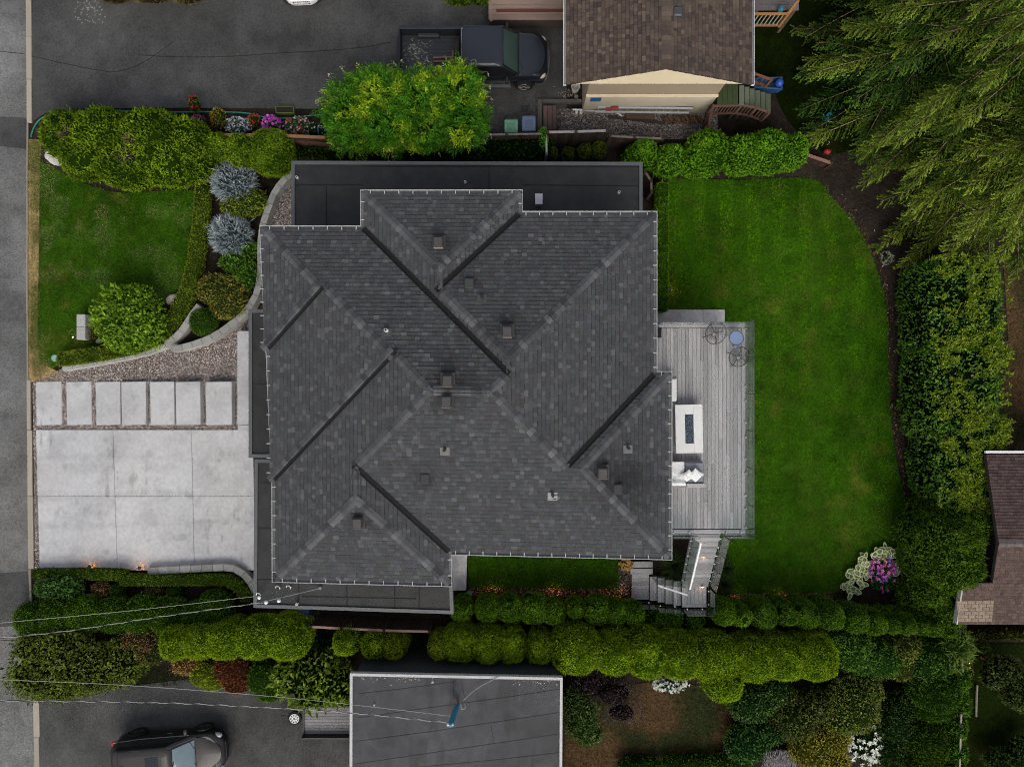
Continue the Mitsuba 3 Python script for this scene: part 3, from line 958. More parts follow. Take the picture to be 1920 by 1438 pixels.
def flat_roof(pts, z, label, seams, lip=.13, wallcol=(.20, .20, .21), lipcol=(.085, .088, .095)):
    k = sub(hk, 'flat_roof')
    p = PG(pts, z)
    inner = p.buffer(-lip, join_style='mitre')
    MB().slab(inner, z - .25, z - .06).put(k, 'mat_membrane')
    tag(k, label)
    MB().slab(p.difference(inner), z - .28, z, lipcol).put(sub(k, 'edge_trim'), 'mat_satin')
    MB().slab(p.buffer(-.3, join_style='mitre'), -.1, z - .26, wallcol).put(sub(hk, 'lower_wall'), 'mat_matte')
    for a, b in seams:
        q0, q1 = P(*a, z - .06), P(*b, z - .06)
        t = unit(q1 - q0); s = np.array([-t[1], t[0], 0]) * .018
        low = np.array([q0 - s, q1 - s, q1 + s, q0 + s])
        MB().hexa(low - [0, 0, .002], low + [0, 0, .008], (.016, .016, .017)).put(sub(k, 'seam'), 'mat_matte')
    return k


flat_roof([(546, 302), (1205, 304), (1205, 470), (546, 470)], ZF, 'black flat roof along the north side', [((550, 347), (680, 347)), ((980, 347), (1198, 349)), ((682, 312), (1198, 313)), ((917, 306), (917, 358)), ((612, 350), (612, 428))])
flat_roof([(466, 580), (560, 580), (560, 858), (466, 858)], ZF + .25, 'narrow black flat roof over the entry', [((468, 720), (502, 720))])
flat_roof([(477, 861), (570, 861), (570, 1040), (846, 1040), (850.5, 1151), (475, 1139)], ZF, 'black flat roof over the garage', [((486, 905), (512, 905)), ((480, 990), (512, 990)), ((650, 1092), (651, 1144)), ((740, 1096), (740, 1146)), ((786, 1096), (786, 1147)), ((560, 1090), (560, 1142)), ((566, 1118), (780, 1122)), ((478, 1086), (514, 1086))])
for px, py, c_ in ((556, 332, (.7, .7, .7)), (872, 341, (.75, .75, .75)), (1161, 360, (.75, .75, .75)), (556, 1133, (.75, .75, .75)), (473, 833, (.7, .7, .7))):
    c = P(px, py, ZF + .08)
    k = sub(hk, 'drain_vent')
    mb = MB().cyl([c[0], c[1], ZF - .07], [c[0], c[1], ZF + .10], .045, c_, 12)
    mb.cyl([c[0], c[1], ZF + .101], [c[0], c[1], ZF + .105], .028, (.02, .02, .02), 10)
    mb.put(k, 'mat_satin')
c = P(1010, 375, ZF + .2)
k = sub(hk, 'flue_box')
MB().box([c[0], c[1], ZF + .12], (.24, .34, .38), (.28, .28, .31), bev=.02).put(k, 'mat_satin')
MB().box([c[0], c[1], ZF + .34], (.28, .40, .03), (.52, .52, .55)).put(sub(k, 'cap'), 'mat_satin')
# ------------------------------------------------------------------ deck, railing, stairs
ZD = 2.7
rng = np.random.default_rng(31)
dk2 = new('wooden_deck')
tag(dk2, 'raised deck of weathered grey boards at the back of the main house', 'deck')


def plank(parent, x0, x1, y0, y1, z, along, tone=None, th=.03, name='plank', tilt=0):
    mb = MB()
    t = float(rng.uniform(.32, .85)) if tone is None else tone
    b = .004
    c = np.array([[x0, y0], [x1, y0], [x1, y1], [x0, y1]])
    ins = np.array([[b, b], [-b, b], [-b, -b], [b, -b]])
    mb.loft([np.column_stack([c, np.full(4, z - th)]), np.column_stack([c, np.full(4, z - b)]), np.column_stack([c + ins, np.full(4, z)])], (.4, .4, .4), uv=(t, 0.0 if along == 'y' else 1.0))
    mb.put(sub(parent, name), 'mat_wood')


dx0, dx1 = P(1222, 0, ZD)[0], P(1390, 0, ZD)[0]
dy0, dy1 = P(0, 991, ZD)[1], P(0, 615, ZD)[1]
bw = .1435
nb = int((dx1 - dx0) / bw)
off = (dx1 - dx0) - nb * bw
for i in range(nb + 1):
    a = dx0 + off - bw + i * bw
    b = a + bw - .0095
    a = max(a, dx0)
    cuts = [dy0, dy1]
    for c in rng.uniform(dy0 + .6, dy1 - .6, rng.integers(1, 3)): cuts.append(c)
    cuts = sorted(cuts)
    for y0, y1 in zip(cuts[:-1], cuts[1:]):
        if y1 - y0 > .3: plank(dk2, a, b, y0, y1 - .005, ZD + rng.uniform(-.0015, .0015), 'y')
        else: plank(dk2, a, b, y0, y1 - .005, ZD, 'y')
X0, X1, Y0, Y1 = dx0, P(1398, 0, ZD)[0], P(0, 1000, ZD)[1], P(0, 607, ZD)[1]
for k_, (a, b, c, d, al) in enumerate([(dx1 + .004, X1, Y0 + .16, Y1 - .16, 'y'), (X0, X1, Y1 - .15, Y1, 'x'), (X0, X1, Y0, Y0 + .15, 'x')]):
    plank(dk2, a, b, c, d, ZD + .002, al, .75, name='border_board')
fas = MB()
for a, b in (((X1 - .02, Y0), (X1 + .012, Y1)), ((X0, Y1 - .02), (X1 + .012, Y1 + .014)), ((X0, Y0 - .014), (X1 + .012, Y0 + .02))):
    fas.slab(sbox(a[0], a[1], b[0], b[1]), ZD - .28, ZD - .034)
fas.put(sub(dk2, 'fascia'), 'mat_wood')
for x in (X0 + .6, X1 - .2):
    for y in (Y0 + .3, (Y0 + Y1) / 2, Y1 - .3):
        MB().box([x, y, (ZD - .28) / 2], (.14, .14, ZD - .28), (.3, .29, .28)).put(sub(dk2, 'post'), 'mat_matte')
MB().slab(sbox(X0, Y0 + .05, X1 - .05, Y1 - .05), ZD - .26, ZD - .05, (.05, .05, .05)).put(sub(dk2, 'joists'), 'mat_matte')


def glass_run(name, label, panels, h=1.06):
    """panels: pairs of floor points; each a sheet of glass with its own edge and clips."""
    k = thing(name, label, 'glass railing')
    for (a, b) in panels:
        a, b = np.asarray(a, float), np.asarray(b, float)
        t = unit(b - a); a2, b2 = a + t * .012, b - t * .012
        up = np.array([0, 0, h]); lo = np.array([0, 0, .05])
        pk_ = sub(k, 'panel')
        MB().add([a2 + lo, b2 + lo, b2 + up, a2 + up], [[0, 1, 2, 3]]).put(pk_, 'mat_pane')
        e = MB()
        for p, q in ((a2 + lo, b2 + lo), (b2 + lo, b2 + up), (b2 + up, a2 + up), (a2 + up, a2 + lo)):
            e.tube([p, q], .006, (.045, .075, .065), 4)
        e.put(sub(pk_, 'edge'), 'mat_satin')
        c = MB()
        for f in (.2, .8):
            c.box(a + (b - a) * f + [0, 0, .06], (.05, .05, .09), (.6, .6, .6))
        c.put(sub(pk_, 'clip'), 'mat_metal')
    return k


ys = [604, 671, 738, 806, 874, 942, 1000]
e0 = X1 - .02
pan = [(P(0, ys[i], ZD) * [0, 1, 1] + [e0, 0, 0], P(0, ys[i + 1], ZD) * [0, 1, 1] + [e0, 0, 0]) for i in range(6)]
glass_run('glass_railing', 'long clear glass railing along the east edge of the deck', pan)
xs = [1232, 1290, 1345, 1397]
glass_run('glass_railing', 'clear glass railing along the north edge of the deck', [(P(a, 608.5, ZD), P(b, 608.5, ZD)) for a, b in zip(xs[:-1], xs[1:])])
glass_run('glass_railing', 'short glass railing south of the deck beside the house corner', [(P(1252, 998.5, ZD), P(1301, 998.5, ZD))])
glass_run('glass_railing', 'short glass railing at the southeast corner of the deck', [(P(1351, 998.5, ZD), P(1397, 998.5, ZD))])

# stairs from the deck
st = thing('deck_stair', 'weathered board staircase from the deck down to a landing', 'stairs')
SX0, SX1, SY0, SY1, ZL = 7.0, 8.0, -5.80, -8.26, .95
N_ = 10
run, rise = (SY0 - SY1) / N_, (ZD - ZL) / N_
for i in range(N_):
    z = ZD - rise * (i + .55)
    y1 = SY0 - run * i
    plank(st, SX0, SX1, y1 - run / 2 + .003, y1, z, 'x', name='tread')
    plank(st, SX0, SX1, y1 - run - .02, y1 - run / 2 - .003, z, 'x', name='tread')
for x in (SX0 - .02, SX1 + .02):
    MB().hexa([[x - .02, SY1, ZL - .3], [x + .02, SY1, ZL - .3], [x + .02, SY0, ZD - .36], [x - .02, SY0, ZD - .36]], [[x - .02, SY1, ZL - .06], [x + .02, SY1, ZL - .06], [x + .02, SY0, ZD - .12], [x - .02, SY0, ZD - .12]], (.3, .3, .3)).put(sub(st, 'stringer'), 'mat_wood')
ld = thing('stair_landing', 'square board landing at the turn of the deck stairs', 'landing')
for i in range(6):
    a = 7.0 + .95 * i / 6
    plank(ld, a + (.0 if i else -.05), a + .95 / 6 - .008, -9.02, -8.265, ZL, 'y')
plank(ld, 6.95, 7.95, -9.14, -9.028, ZL, 'x', .8)
MB().slab(sbox(6.97, -9.12, 7.93, -8.3), -.05, ZL - .04, (.16, .16, .16)).put(sub(ld, 'base'), 'mat_matte')
s2 = thing('lower_steps', 'four wide board steps going down from the stair landing', 'stairs')
for i in range(4):
    z = ZL - .155 * (i + 1)
    x1 = 6.94 - .295 * i
    plank(s2, x1 - .145, x1, -9.12 + .02 * i, -8.12 + .02 * i, z, 'y', name='tread')
    plank(s2, x1 - .30, x1 - .152, -9.12 + .02 * i, -8.12 + .02 * i, z, 'y', name='tread')
    MB().slab(sbox(x1 - .285, -9.10 + .02 * i, x1 - .01, -8.14 + .02 * i), -.05, z - .035, (.13, .13, .13)).put(sub(s2, 'base'), 'mat_matte')
pl = thing('lower_landing', 'low board platform at the foot of the steps', 'landing')
for i in range(7):
    y1 = -8.0 - .15 * i
    plank(pl, 5.02, 5.74, y1 - .144, y1, .22, 'x')
MB().slab(sbox(5.04, -9.04, 5.72, -8.02), -.05, .185, (.1, .1, .1)).put(sub(pl, 'base'), 'mat_matte')
s3 = thing('garden_steps', 'two grey plank steps beside the house corner', 'stairs')
for i, (ya, yb) in enumerate([(1053, 1064), (1066, 1077)]):
    z = .17 + .05 * i
    plank(s3, P(1182, 0, z)[0], P(1224, 0, z)[0], P(0, yb, z)[1], P(0, ya, z)[1], z, 'x', name='tread', th=.12)
glass_run('glass_railing', 'sloping glass railing on the east side of the deck stairs', [])
gk = sorted(k for k in labels if k.startswith('glass_railing'))[-1]


def slope_glass(k, x, f0, f1, h=1.0):
    y0, y1 = SY0 + (SY1 - SY0) * f0, SY0 + (SY1 - SY0) * f1
    z0, z1 = ZD + (ZL - ZD) * f0, ZD + (ZL - ZD) * f1
    pk_ = sub(k, 'panel')
    c = np.array([[x, y0, z0 + .02], [x, y1 + .015, z1 + .02], [x, y1 + .015, z1 + h], [x, y0, z0 + h]])
    MB().add(c, [[0, 1, 2, 3]]).put(pk_, 'mat_pane')
    e = MB()
    for i in range(4): e.tube([c[i], c[(i + 1) % 4]], .006, (.045, .075, .065), 4)
    e.put(sub(pk_, 'edge'), 'mat_satin')
    cl = MB()
    for f in (.25, .75):
        cl.cyl(c[0] + (c[1] - c[0]) * f + [-.03, 0, -.06], c[0] + (c[1] - c[0]) * f + [.03, 0, -.06], .025, (.7, .7, .7), 8)
    cl.put(sub(pk_, 'clip'), 'mat_metal')


for a, b in ((0, .33), (.33, .64), (.64, 1.0)): slope_glass(gk, SX1 + .06, a, b)
gw = thing('glass_railing', 'sloping glass railing on the west side of the deck stairs', 'glass railing')
for a, b in ((.05, .33), (.33, .64), (.64, .98)): slope_glass(gw, SX0 - .06, a, b)
glass_run('glass_railing', 'glass railing round the south and east sides of the stair landing', [([6.95, -9.2, .9], [7.97, -9.2, .9]), ([8.02, -8.3, .9], [8.02, -9.18, .9])], 1.0)
glass_run('glass_railing', 'glass railing beside the four lower steps', [([5.95, -9.2, .45], [6.9, -9.2, .6]), ([5.0, -9.15, .2], [5.9, -9.15, .2])], .95)
gr = thing('glass_railing', 'glass panel on the north side of the lower steps', 'glass railing')
pk_ = sub(gr, 'panel')
c = np.array([[5.85, -8.1, .3], [6.9, -8.1, .85], [6.9, -8.1, 1.8], [5.85, -8.1, 1.25]])
MB().add(c, [[0, 1, 2, 3]]).put(pk_, 'mat_pane')
e = MB()
for i in range(4): e.tube([c[i], c[(i + 1) % 4]], .006, (.045, .075, .065), 4)
e.put(sub(pk_, 'edge'), 'mat_satin')


def handrail(label, pts):
    k = thing('handrail', label, 'handrail')
    p0, p1 = [np.array(p, float) for p in pts]
    t = unit(p1 - p0); s = unit(np.cross(t, [0, 0, 1])) * .03; u = unit(np.cross(s, t)) * .012
    MB().hexa([p0 - s - u, p1 - s - u, p1 + s - u, p0 + s - u], [p0 - s + u, p1 - s + u, p1 + s + u, p0 + s + u], (.68, .68, .685)).put(sub(k, 'rail'), 'mat_satin')
    for f in (.15, .5, .85):
        c = p0 + (p1 - p0) * f
        MB().tube([c, c - u * 8, c - u * 8 - s * 3], .012, (.6, .6, .6), 6).put(sub(k, 'bracket'), 'mat_metal')


handrail('white handrail running down the deck stairs', [[SX0 + .07, SY0 - .15, ZD + .72], [SX0 + .06, SY1 + .1, ZL + .85]])
handrail('short white handrail beside the four lower steps', [[5.95, -8.22, 1.05], [7.0, -8.44, 1.62]])

# black box, furniture
k = thing('storage_box', 'small black box in the deck corner beside the eaves', 'box')
c = P(1231, 624, ZD + .1)
MB().box([c[0], c[1], ZD + .11], (.30, .36, .22), (.012, .012, .013), bev=.02).put(sub(k, 'body'), 'mat_matte')
MB().box([c[0], c[1], ZD + .235], (.33, .39, .03), (.016, .014, .014), bev=.01).put(sub(k, 'lid'), 'mat_matte')


def wire_chair(px, py, rx, ry, rz, label):
    k = thing('wire_chair', label, 'chair', 'black wire chairs on the deck')
    c = P(px, py, ZD + .45)
    Bk = (.010, .010, .011)
    a = np.linspace(0, 2 * np.pi, 41)
    ring = np.column_stack([rx * np.cos(a), ry * np.sin(a), .12 + .10 * np.sin(a)])
    MB().tube(ring, .014, Bk, 6).v
    m = MB().tube(ring, .015, Bk, 6); place(m, [c[0], c[1], ZD + .35], rz); m.put(sub(k, 'rim'), 'mat_satin')
    cords = MB()
    for q in np.linspace(0, 2 * np.pi, 33)[:-1]:
        e = np.array([rx * math.cos(q), ry * math.sin(q), .12 + .10 * math.sin(q)])
        i = np.array([.055 * math.cos(q), -.04 + .055 * math.sin(q), -.06])
        cords.tube([e, (e + i) / 2 - [0, 0, .05], i], .0042, Bk, 4, False)
    place(cords, [c[0], c[1], ZD + .35], rz); ck = sub(k, 'cords'); cords.put(ck, 'mat_satin'); labels[ck] = {'kind': 'stuff'}
    m = MB().cyl([0, -.04, -.075], [0, -.04, -.045], .062, (.42, .42, .42), 16); place(m, [c[0], c[1], ZD + .35], rz); m.put(sub(k, 'hub'), 'mat_metal')
    for q in (.7, 2.3, 3.9, 5.5):
        m = MB().tube([[.05 * math.cos(q), .05 * math.sin(q), -.08], [.28 * math.cos(q), .28 * math.sin(q), -.12], [.40 * math.cos(q), .40 * math.sin(q), -.345]], .013, Bk, 6)
        place(m, [c[0], c[1], ZD + .35], rz); m.put(sub(k, 'leg'), 'mat_satin')
    return k


wire_chair(1342, 625, .37, .41, -25, 'round black wire chair nearer the north railing of the deck')
wire_chair(1386, 669, .40, .36, 20, 'round black wire chair against the east glass railing')
k = thing('side_table', 'small round blue side table between the wire chairs', 'table')
c = P(1381, 634, ZD + .5)
a = np.linspace(0, 2 * np.pi, 29)
MB().cyl([c[0], c[1], ZD + .47], [c[0], c[1], ZD + .485], .265, (.16, .22, .36), 28).put(sub(k, 'top'), 'mat_satin')
MB().tube(np.column_stack([c[0] + .27 * np.cos(a), c[1] + .27 * np.sin(a), np.full(29, ZD + .49)]), .011, (.02, .025, .035), 6).put(sub(k, 'rim'), 'mat_satin')
for q in (.5, 2.6, 4.7):
    MB().tube([[c[0] + .2 * math.cos(q), c[1] + .2 * math.sin(q), ZD + .47], [c[0] + .27 * math.cos(q), c[1] + .27 * math.sin(q), ZD]], .011, (.02, .025, .035), 6).put(sub(k, 'leg'), 'mat_satin')

k = thing('fire_table', 'white rectangular fire table with a dark trough on the deck', 'fire table')
zt = ZD + .45
cs = np.array([P(1268, 850, zt), P(1319, 849, zt), P(1316, 758, zt), P(1266, 759, zt)])
cen = cs.mean(0)
tl, wl = np.linalg.norm(cs[3] - cs[0]), np.linalg.norm(cs[1] - cs[0])
rz = 1.2
WH = (.66, .66, .655)
for bx, by, sx, sy in ((-wl * .325, 0, wl * .35, tl), (wl * .335, 0, wl * .33, tl), (0.005, tl * .40, wl * .32, tl * .2), (0.005, -tl * .40, wl * .32, tl * .2)):
    m = MB().box([bx, by, 0], (sx, sy, .07), WH, bev=.004); place(m, cen - [0, 0, .035], rz); m.put(sub(k, 'top_slab'), 'mat_matte')
m = MB().box([0, 0, 0], (wl * .8, tl * .86, .38), (.7, .7, .7)); place(m, cen - [0, 0, .26], rz); m.put(sub(k, 'base'), 'mat_matte')
m = MB().box([0, 0, 0], (wl * .32, tl * .6, .01), (.03, .035, .045)); place(m, cen - [0, 0, .055], rz); m.put(sub(k, 'trough'), 'mat_satin')
m = MB()
for q in range(260):
    m.ball(np.array([rng.uniform(-wl * .14, wl * .14), rng.uniform(-tl * .28, tl * .28), rng.uniform(0, .015)]), rng.uniform(.012, .022), np.array([.10, .14, .18]) * rng.uniform(.4, 1.8), 5, 3)
place(m, cen - [0, 0, .045], rz); gk_ = sub(k, 'glass_beads'); m.put(gk_, 'mat_shine'); labels[gk_] = {'kind': 'stuff'}

k = thing('bench', 'white bench under the eaves at the edge of the deck', 'bench')
c = P(1256, 731, ZD + .42)
MB().box([c[0], c[1], ZD + .38], (.52, .86, .10), (.66, .66, .66), bev=.03).put(sub(k, 'seat'), 'mat_matte')
for sx in (-1, 1):
    for sy in (-1, 1):
        MB().box([c[0] + sx * .2, c[1] + sy * .36, ZD + .165], (.05, .05, .33), (.25, .22, .2)).put(sub(k, 'leg'), 'mat_matte')
MB().box([c[0] + .02, c[1] + .47, ZD + .36], (.42, .10, .2), (.09, .08, .08)).put(sub(k, 'arm'), 'mat_matte')

k = thing('sofa', 'grey outdoor sofa with a low board back on the deck', 'sofa')
a, b = P(1240, 912, ZD + .35), P(1319, 865, ZD + .35)
xm, ym, sx, sy = (a[0] + b[0]) / 2, (a[1] + b[1]) / 2, b[0] - a[0], b[1] - a[1]
MB().box([xm, ym, ZD + .15], (sx, sy, .26), (.20, .19, .19)).put(sub(k, 'frame'), 'mat_matte')
MB().box([xm + sx * .27, ym + .06, ZD + .36], (sx * .44, sy - .18, .16), (.23, .235, .26), bev=.035).put(sub(k, 'seat_cushion'), 'mat_matte')
MB().box([xm - sx * .22, ym + .06, ZD + .36], (sx * .50, sy - .18, .16), (.6, .6, .6), bev=.035).put(sub(k, 'seat_cushion'), 'mat_matte')
for i, (f0, f1, t) in enumerate([(-.5, .08, .25), (.085, .52, .95)]):
    plank(k, xm + sx * f0, xm + sx * f1, a[1] - .02, a[1] + .13, ZD + .52, 'x', t, th=.4, name='back_board')


def pillow(label, px, py, w, rz, z, tilt):
    k = thing('pillow', label, 'pillow', 'white pillows on the sofa')
    g = np.linspace(-1, 1, 9)
    u, v = np.meshgrid(g, g)
    puff = np.maximum((1 - u ** 4) * (1 - v ** 4), 0) ** .5 * .075
    pin = 1 - .08 * (1 - np.abs(u) ** 2) * np.abs(v) ** 3
    pin2 = 1 - .08 * (1 - np.abs(v) ** 2) * np.abs(u) ** 3
    f = np.array([[r * 9 + c, r * 9 + c + 1, r * 9 + c + 10, r * 9 + c + 9] for r in range(8) for c in range(8)])
    X, Yv = u * w / 2 * pin2, v * w / 2 * pin
    m = MB()
    m.add(np.stack([X, Yv, puff], -1).reshape(-1, 3), f, (.68, .68, .685)).add(np.stack([X, Yv, -puff], -1).reshape(-1, 3), f[:, ::-1], (.68, .68, .685))
    t = math.radians(tilt)
    a = math.radians(rz)
    for i in range(2):
        q = m.v[i]
        q = q @ np.array([[math.cos(a), math.sin(a), 0], [-math.sin(a), math.cos(a), 0], [0, 0, 1]])
        q = q @ np.array([[1, 0, 0], [0, math.cos(t), math.sin(t)], [0, -math.sin(t), math.cos(t)]])
        m.v[i] = q + P(px, py, z)
    m.put(k, 'mat_matte', smooth=True)


pillow('white pillow leaning on the sofa beside the crumpled blanket', 1289.5, 892, .42, 40, ZD + .56, 28)
pillow('white pillow at the east end of the sofa', 1304, 891, .46, 52, ZD + .57, 25)
# crumpled white blanket
k = thing('blanket', 'crumpled white blanket thrown over the west half of the sofa', 'blanket')
nu, nv = 26, 34
u, v = np.meshgrid(np.linspace(0, 1, nu), np.linspace(0, 1, nv))
A, B = P(1247, 912, ZD + .48), P(1283, 866, ZD + .48)
Xb = A[0] + (B[0] - A[0]) * u + .10 * np.maximum(0, .45 - v) * (u > .2)
Yb = A[1] + (B[1] - A[1]) * v
Zb = ZD + .47 + .10 * (meshkit.fbm(np.stack([u * 2.2 + v, v * 5, u * 0], -1), 4) - .4) * (1.3 - v) + .10 * np.exp(-((v - .12) / .12) ** 2)
f = np.array([[r * nu + c, r * nu + c + 1, r * nu + c + 1 + nu, r * nu + c + nu] for r in range(nv - 1) for c in range(nu - 1)])
vv = np.stack([Xb, Yb, Zb], -1).reshape(-1, 3)
m = MB().add(vv, f, (.68, .68, .685)).add(vv - [0, 0, .012], f[:, ::-1], (.66, .66, .66))
m.put(k, 'mat_matte', smooth=True)

# ------------------------------------------------------------------ garden walls of concrete blocks
def block_wall(name, label, pts_px, w, h, step=.42, tone=.30, z0=-.05):
    q = smoothline([tuple(P(a, b, h)[:2]) for a, b in pts_px], 8)
    ls = LineString(q)
    n = int(ls.length / step)
    k = thing(name, label, 'garden wall')
    r = np.random.default_rng(len(pts_px) * 7 + n)
    off = lambda d: [np.array(ls.parallel_offset(abs(d), 'left' if d > 0 else 'right').coords)]
    def at(s):
        a = np.array(ls.interpolate(max(s - .02, 0)).coords[0]); b = np.array(ls.interpolate(min(s + .02, ls.length)).coords[0])
        t = unit(b - a); return np.array(ls.interpolate(s).coords[0]), np.array([-t[1], t[0]])
    for i in range(n):
        s0, s1 = ls.length * i / n + .005, ls.length * (i + 1) / n - .005
        p0, n0 = at(s0); p1, n1 = at(s1)
        c = np.array([p0 - n0 * w / 2, p1 - n1 * w / 2, p1 + n1 * w / 2, p0 + n0 * w / 2])
        ins = c + (c.mean(0) - c) * .05
        zt = h + r.uniform(-.004, .004)
        t = tone * r.uniform(.85, 1.12)
        MB().loft([np.column_stack([c, np.full(4, z0)]), np.column_stack([c, np.full(4, zt - .015)]), np.column_stack([ins, np.full(4, zt)])], (t * 1.02, t, t * .95)).put(sub(k, 'block'), 'mat_matte')
    return k


block_wall('garden_wall', 'pale curved block wall below the box hedge', [(116, 689), (150, 684), (205, 674), (262, 662), (305, 648), (332, 630), (348, 610), (362, 588), (374, 573)], .30, .42)
block_wall('garden_wall', 'long curved block wall between the gravel and the shrub bed', [(322, 655), (355, 648), (395, 633), (428, 612), (458, 586), (480, 552), (488, 510), (488, 465), (492, 425), (502, 392), (515, 360), (534, 335), (552, 322)], .27, .55, tone=.27)
block_wall('garden_wall', 'curved block wall at the southeast corner of the driveway', [(276, 1071), (330, 1068), (390, 1065), (430, 1064), (452, 1073), (470, 1092), (478, 1110)], .30, .35, tone=.25)

# stone plinth, rocks, covers
k = thing('stone_plinth', 'grey two-block stone plinth standing on the front lawn', 'plinth')
c = P(151.5, 613, .55)
for dy in (.265, -.265):
    MB().box([c[0], c[1] + dy, .275], (.36, .515, .55), np.array([.36, .35, .345]) * (1.0 if dy > 0 else .93), bev=.015).put(sub(k, 'block'), 'mat_matte')


def rock(label, px, py, w, h, rz, col, seed, name='boulder'):
    k = thing(name, label, 'rock')
    m = trimesh.creation.icosphere(3, 1.0)
    v = np.array(m.vertices)
    v = np.sign(v) * np.abs(v) ** .8
    v *= 1 + .5 * (meshkit.fbm(v * 1.1 + seed, 3) - .5)[:, None]
    v *= np.array([w, w * .7, h]) / 2
    mb = MB().add(v, m.faces, np.asarray(col) * (.8 + .4 * meshkit.fbm(v * 9, 3))[:, None])
    c = P(px, py, h * .4)
    place(mb, [c[0], c[1], h * .3], rz)
    mb.put(k, 'mat_matte', smooth=35)


rock('pale angular rock at the street corner of the big cedar', 101, 294, .75, .5, -38, (.42, .40, .38), 3)
rock('pale pink rock beside the round bright shrub', 323, 561, .52, .38, 25, (.40, .33, .28), 8)
rock('small grey rock below the stone plinth', 187, 640, .34, .25, 10, (.2, .2, .2), 12)
k = thing('valve_cover', 'round pale green cover on the lawn corner by the street', 'cover')
c = P(102.5, 671.5, .05)
MB().cyl([c[0], c[1], 0], [c[0], c[1], .06], .135, (.20, .36, .30), 20).put(sub(k, 'lid'), 'mat_satin')
MB().cyl([c[0], c[1], 0], [c[0], c[1], .045], .16, (.10, .15, .13), 20).put(sub(k, 'ring'), 'mat_satin')
k = thing('garden_drum', 'round green lidded drum by the corner of the garage', 'drum')
c = P(880, 1113, .3)
MB().cyl([c[0], c[1], 0], [c[0], c[1], .30], .115, (.05, .08, .07), 18).put(sub(k, 'body'), 'mat_satin')
MB().cyl([c[0], c[1], .30], [c[0], c[1], .33], .125, (.12, .19, .17), 18).put(sub(k, 'lid'), 'mat_satin')

# ------------------------------------------------------------------ fences
def fence(label, pts, h, col, board=.14, boards=True, posts=True, cap=.09, capcol=None, gap=.01):
    """pts: photo pixels of the top rail."""
    k = thing('fence', label, 'fence')
    q = [P(a, b, h) for a, b in pts]
    bd = MB()
    for a, b in zip(q[:-1], q[1:]):
        t = unit(b - a); s = np.array([-t[1], t[0], 0]); L = np.linalg.norm(b - a)
        lo = np.array([a - s * cap / 2, b - s * cap / 2, b + s * cap / 2, a + s * cap / 2])
        MB().hexa(lo - [0, 0, .04], lo, col if capcol is None else capcol).put(sub(k, 'rail'), 'mat_matte')
        m = int(L / board)
        for i in range(m if boards else 0):
            c = a + t * (i + .5) * L / m
            bd.box([c[0], c[1], h / 2 - .03], (L / m - gap, .02, h - .08), np.asarray(col) * rng.uniform(.6, 1.1), math.degrees(math.atan2(t[1], t[0])))
    if bd.n:
        bk = sub(k, 'boards'); bd.put(bk, 'mat_matte'); labels[bk] = {'kind': 'stuff'}
    for a in q if posts else ():
        MB().box([a[0], a[1], h / 2 + .02], (.11, .11, h + .04), np.asarray(col) * .9).put(sub(k, 'post'), 'mat_matte')
    return k


BR = (.12, .055, .032)
fence('reddish brown timber fence behind the flower strip', [(405, 253), (460, 253), (520, 254), (612, 258)], 1.15, (.075, .035, .02), capcol=(.26, .13, .07), cap=.12)
fence('dark brown fence below the timber fence, half hidden by vine', [(545, 264), (620, 270), (700, 272)], .7, (.09, .05, .035))
fence('grey-capped fence running under the vine to the wheelie bins', [(690, 258), (780, 256), (870, 254), (950, 252), (1022, 251)], 1.5, (.05, .04, .035), capcol=(.17, .15, .14), cap=.07)
fence('dark fence with a pale worn top rail south of the gravel yard', [(1027, 248), (1080, 247), (1139, 245)], 1.7, (.04, .03, .025), capcol=(.30, .28, .27), cap=.09)
fence('low brown fence running on toward the round hedge', [(1144, 255), (1190, 258), (1243, 260)], 1.4, (.045, .03, .025), capcol=(.16, .13, .12), cap=.07)
fence('short white-topped fence return beside the ivy', [(1024, 252), (1025, 290)], 1.5, (.08, .08, .075), capcol=(.36, .36, .34), cap=.07)
fence('brown fence end between the north flat roof and the round hedge', [(1210, 322), (1221, 340), (1222, 360)], 1.2, (.03, .02, .015), capcol=(.12, .085, .07))
fence('brown rail fence between the garage and the tall southern hedge', [(583, 1175), (640, 1178), (720, 1182), (805, 1184)], 1.6, (.022, .015, .012), capcol=(.26, .16, .125), cap=.09)
fence('thin pale fence along the southeast garden boundary', [(1797, 1090), (1800, 1180), (1806, 1265), (1802, 1360), (1800, 1445)], 1.6, (.05, .045, .04), capcol=(.30, .27, .24), cap=.06)
fence('brown fence end showing beside the big conifer', [(1498, 285), (1560, 306)], .7, (.04, .022, .016), capcol=(.22, .12, .09), cap=.12)

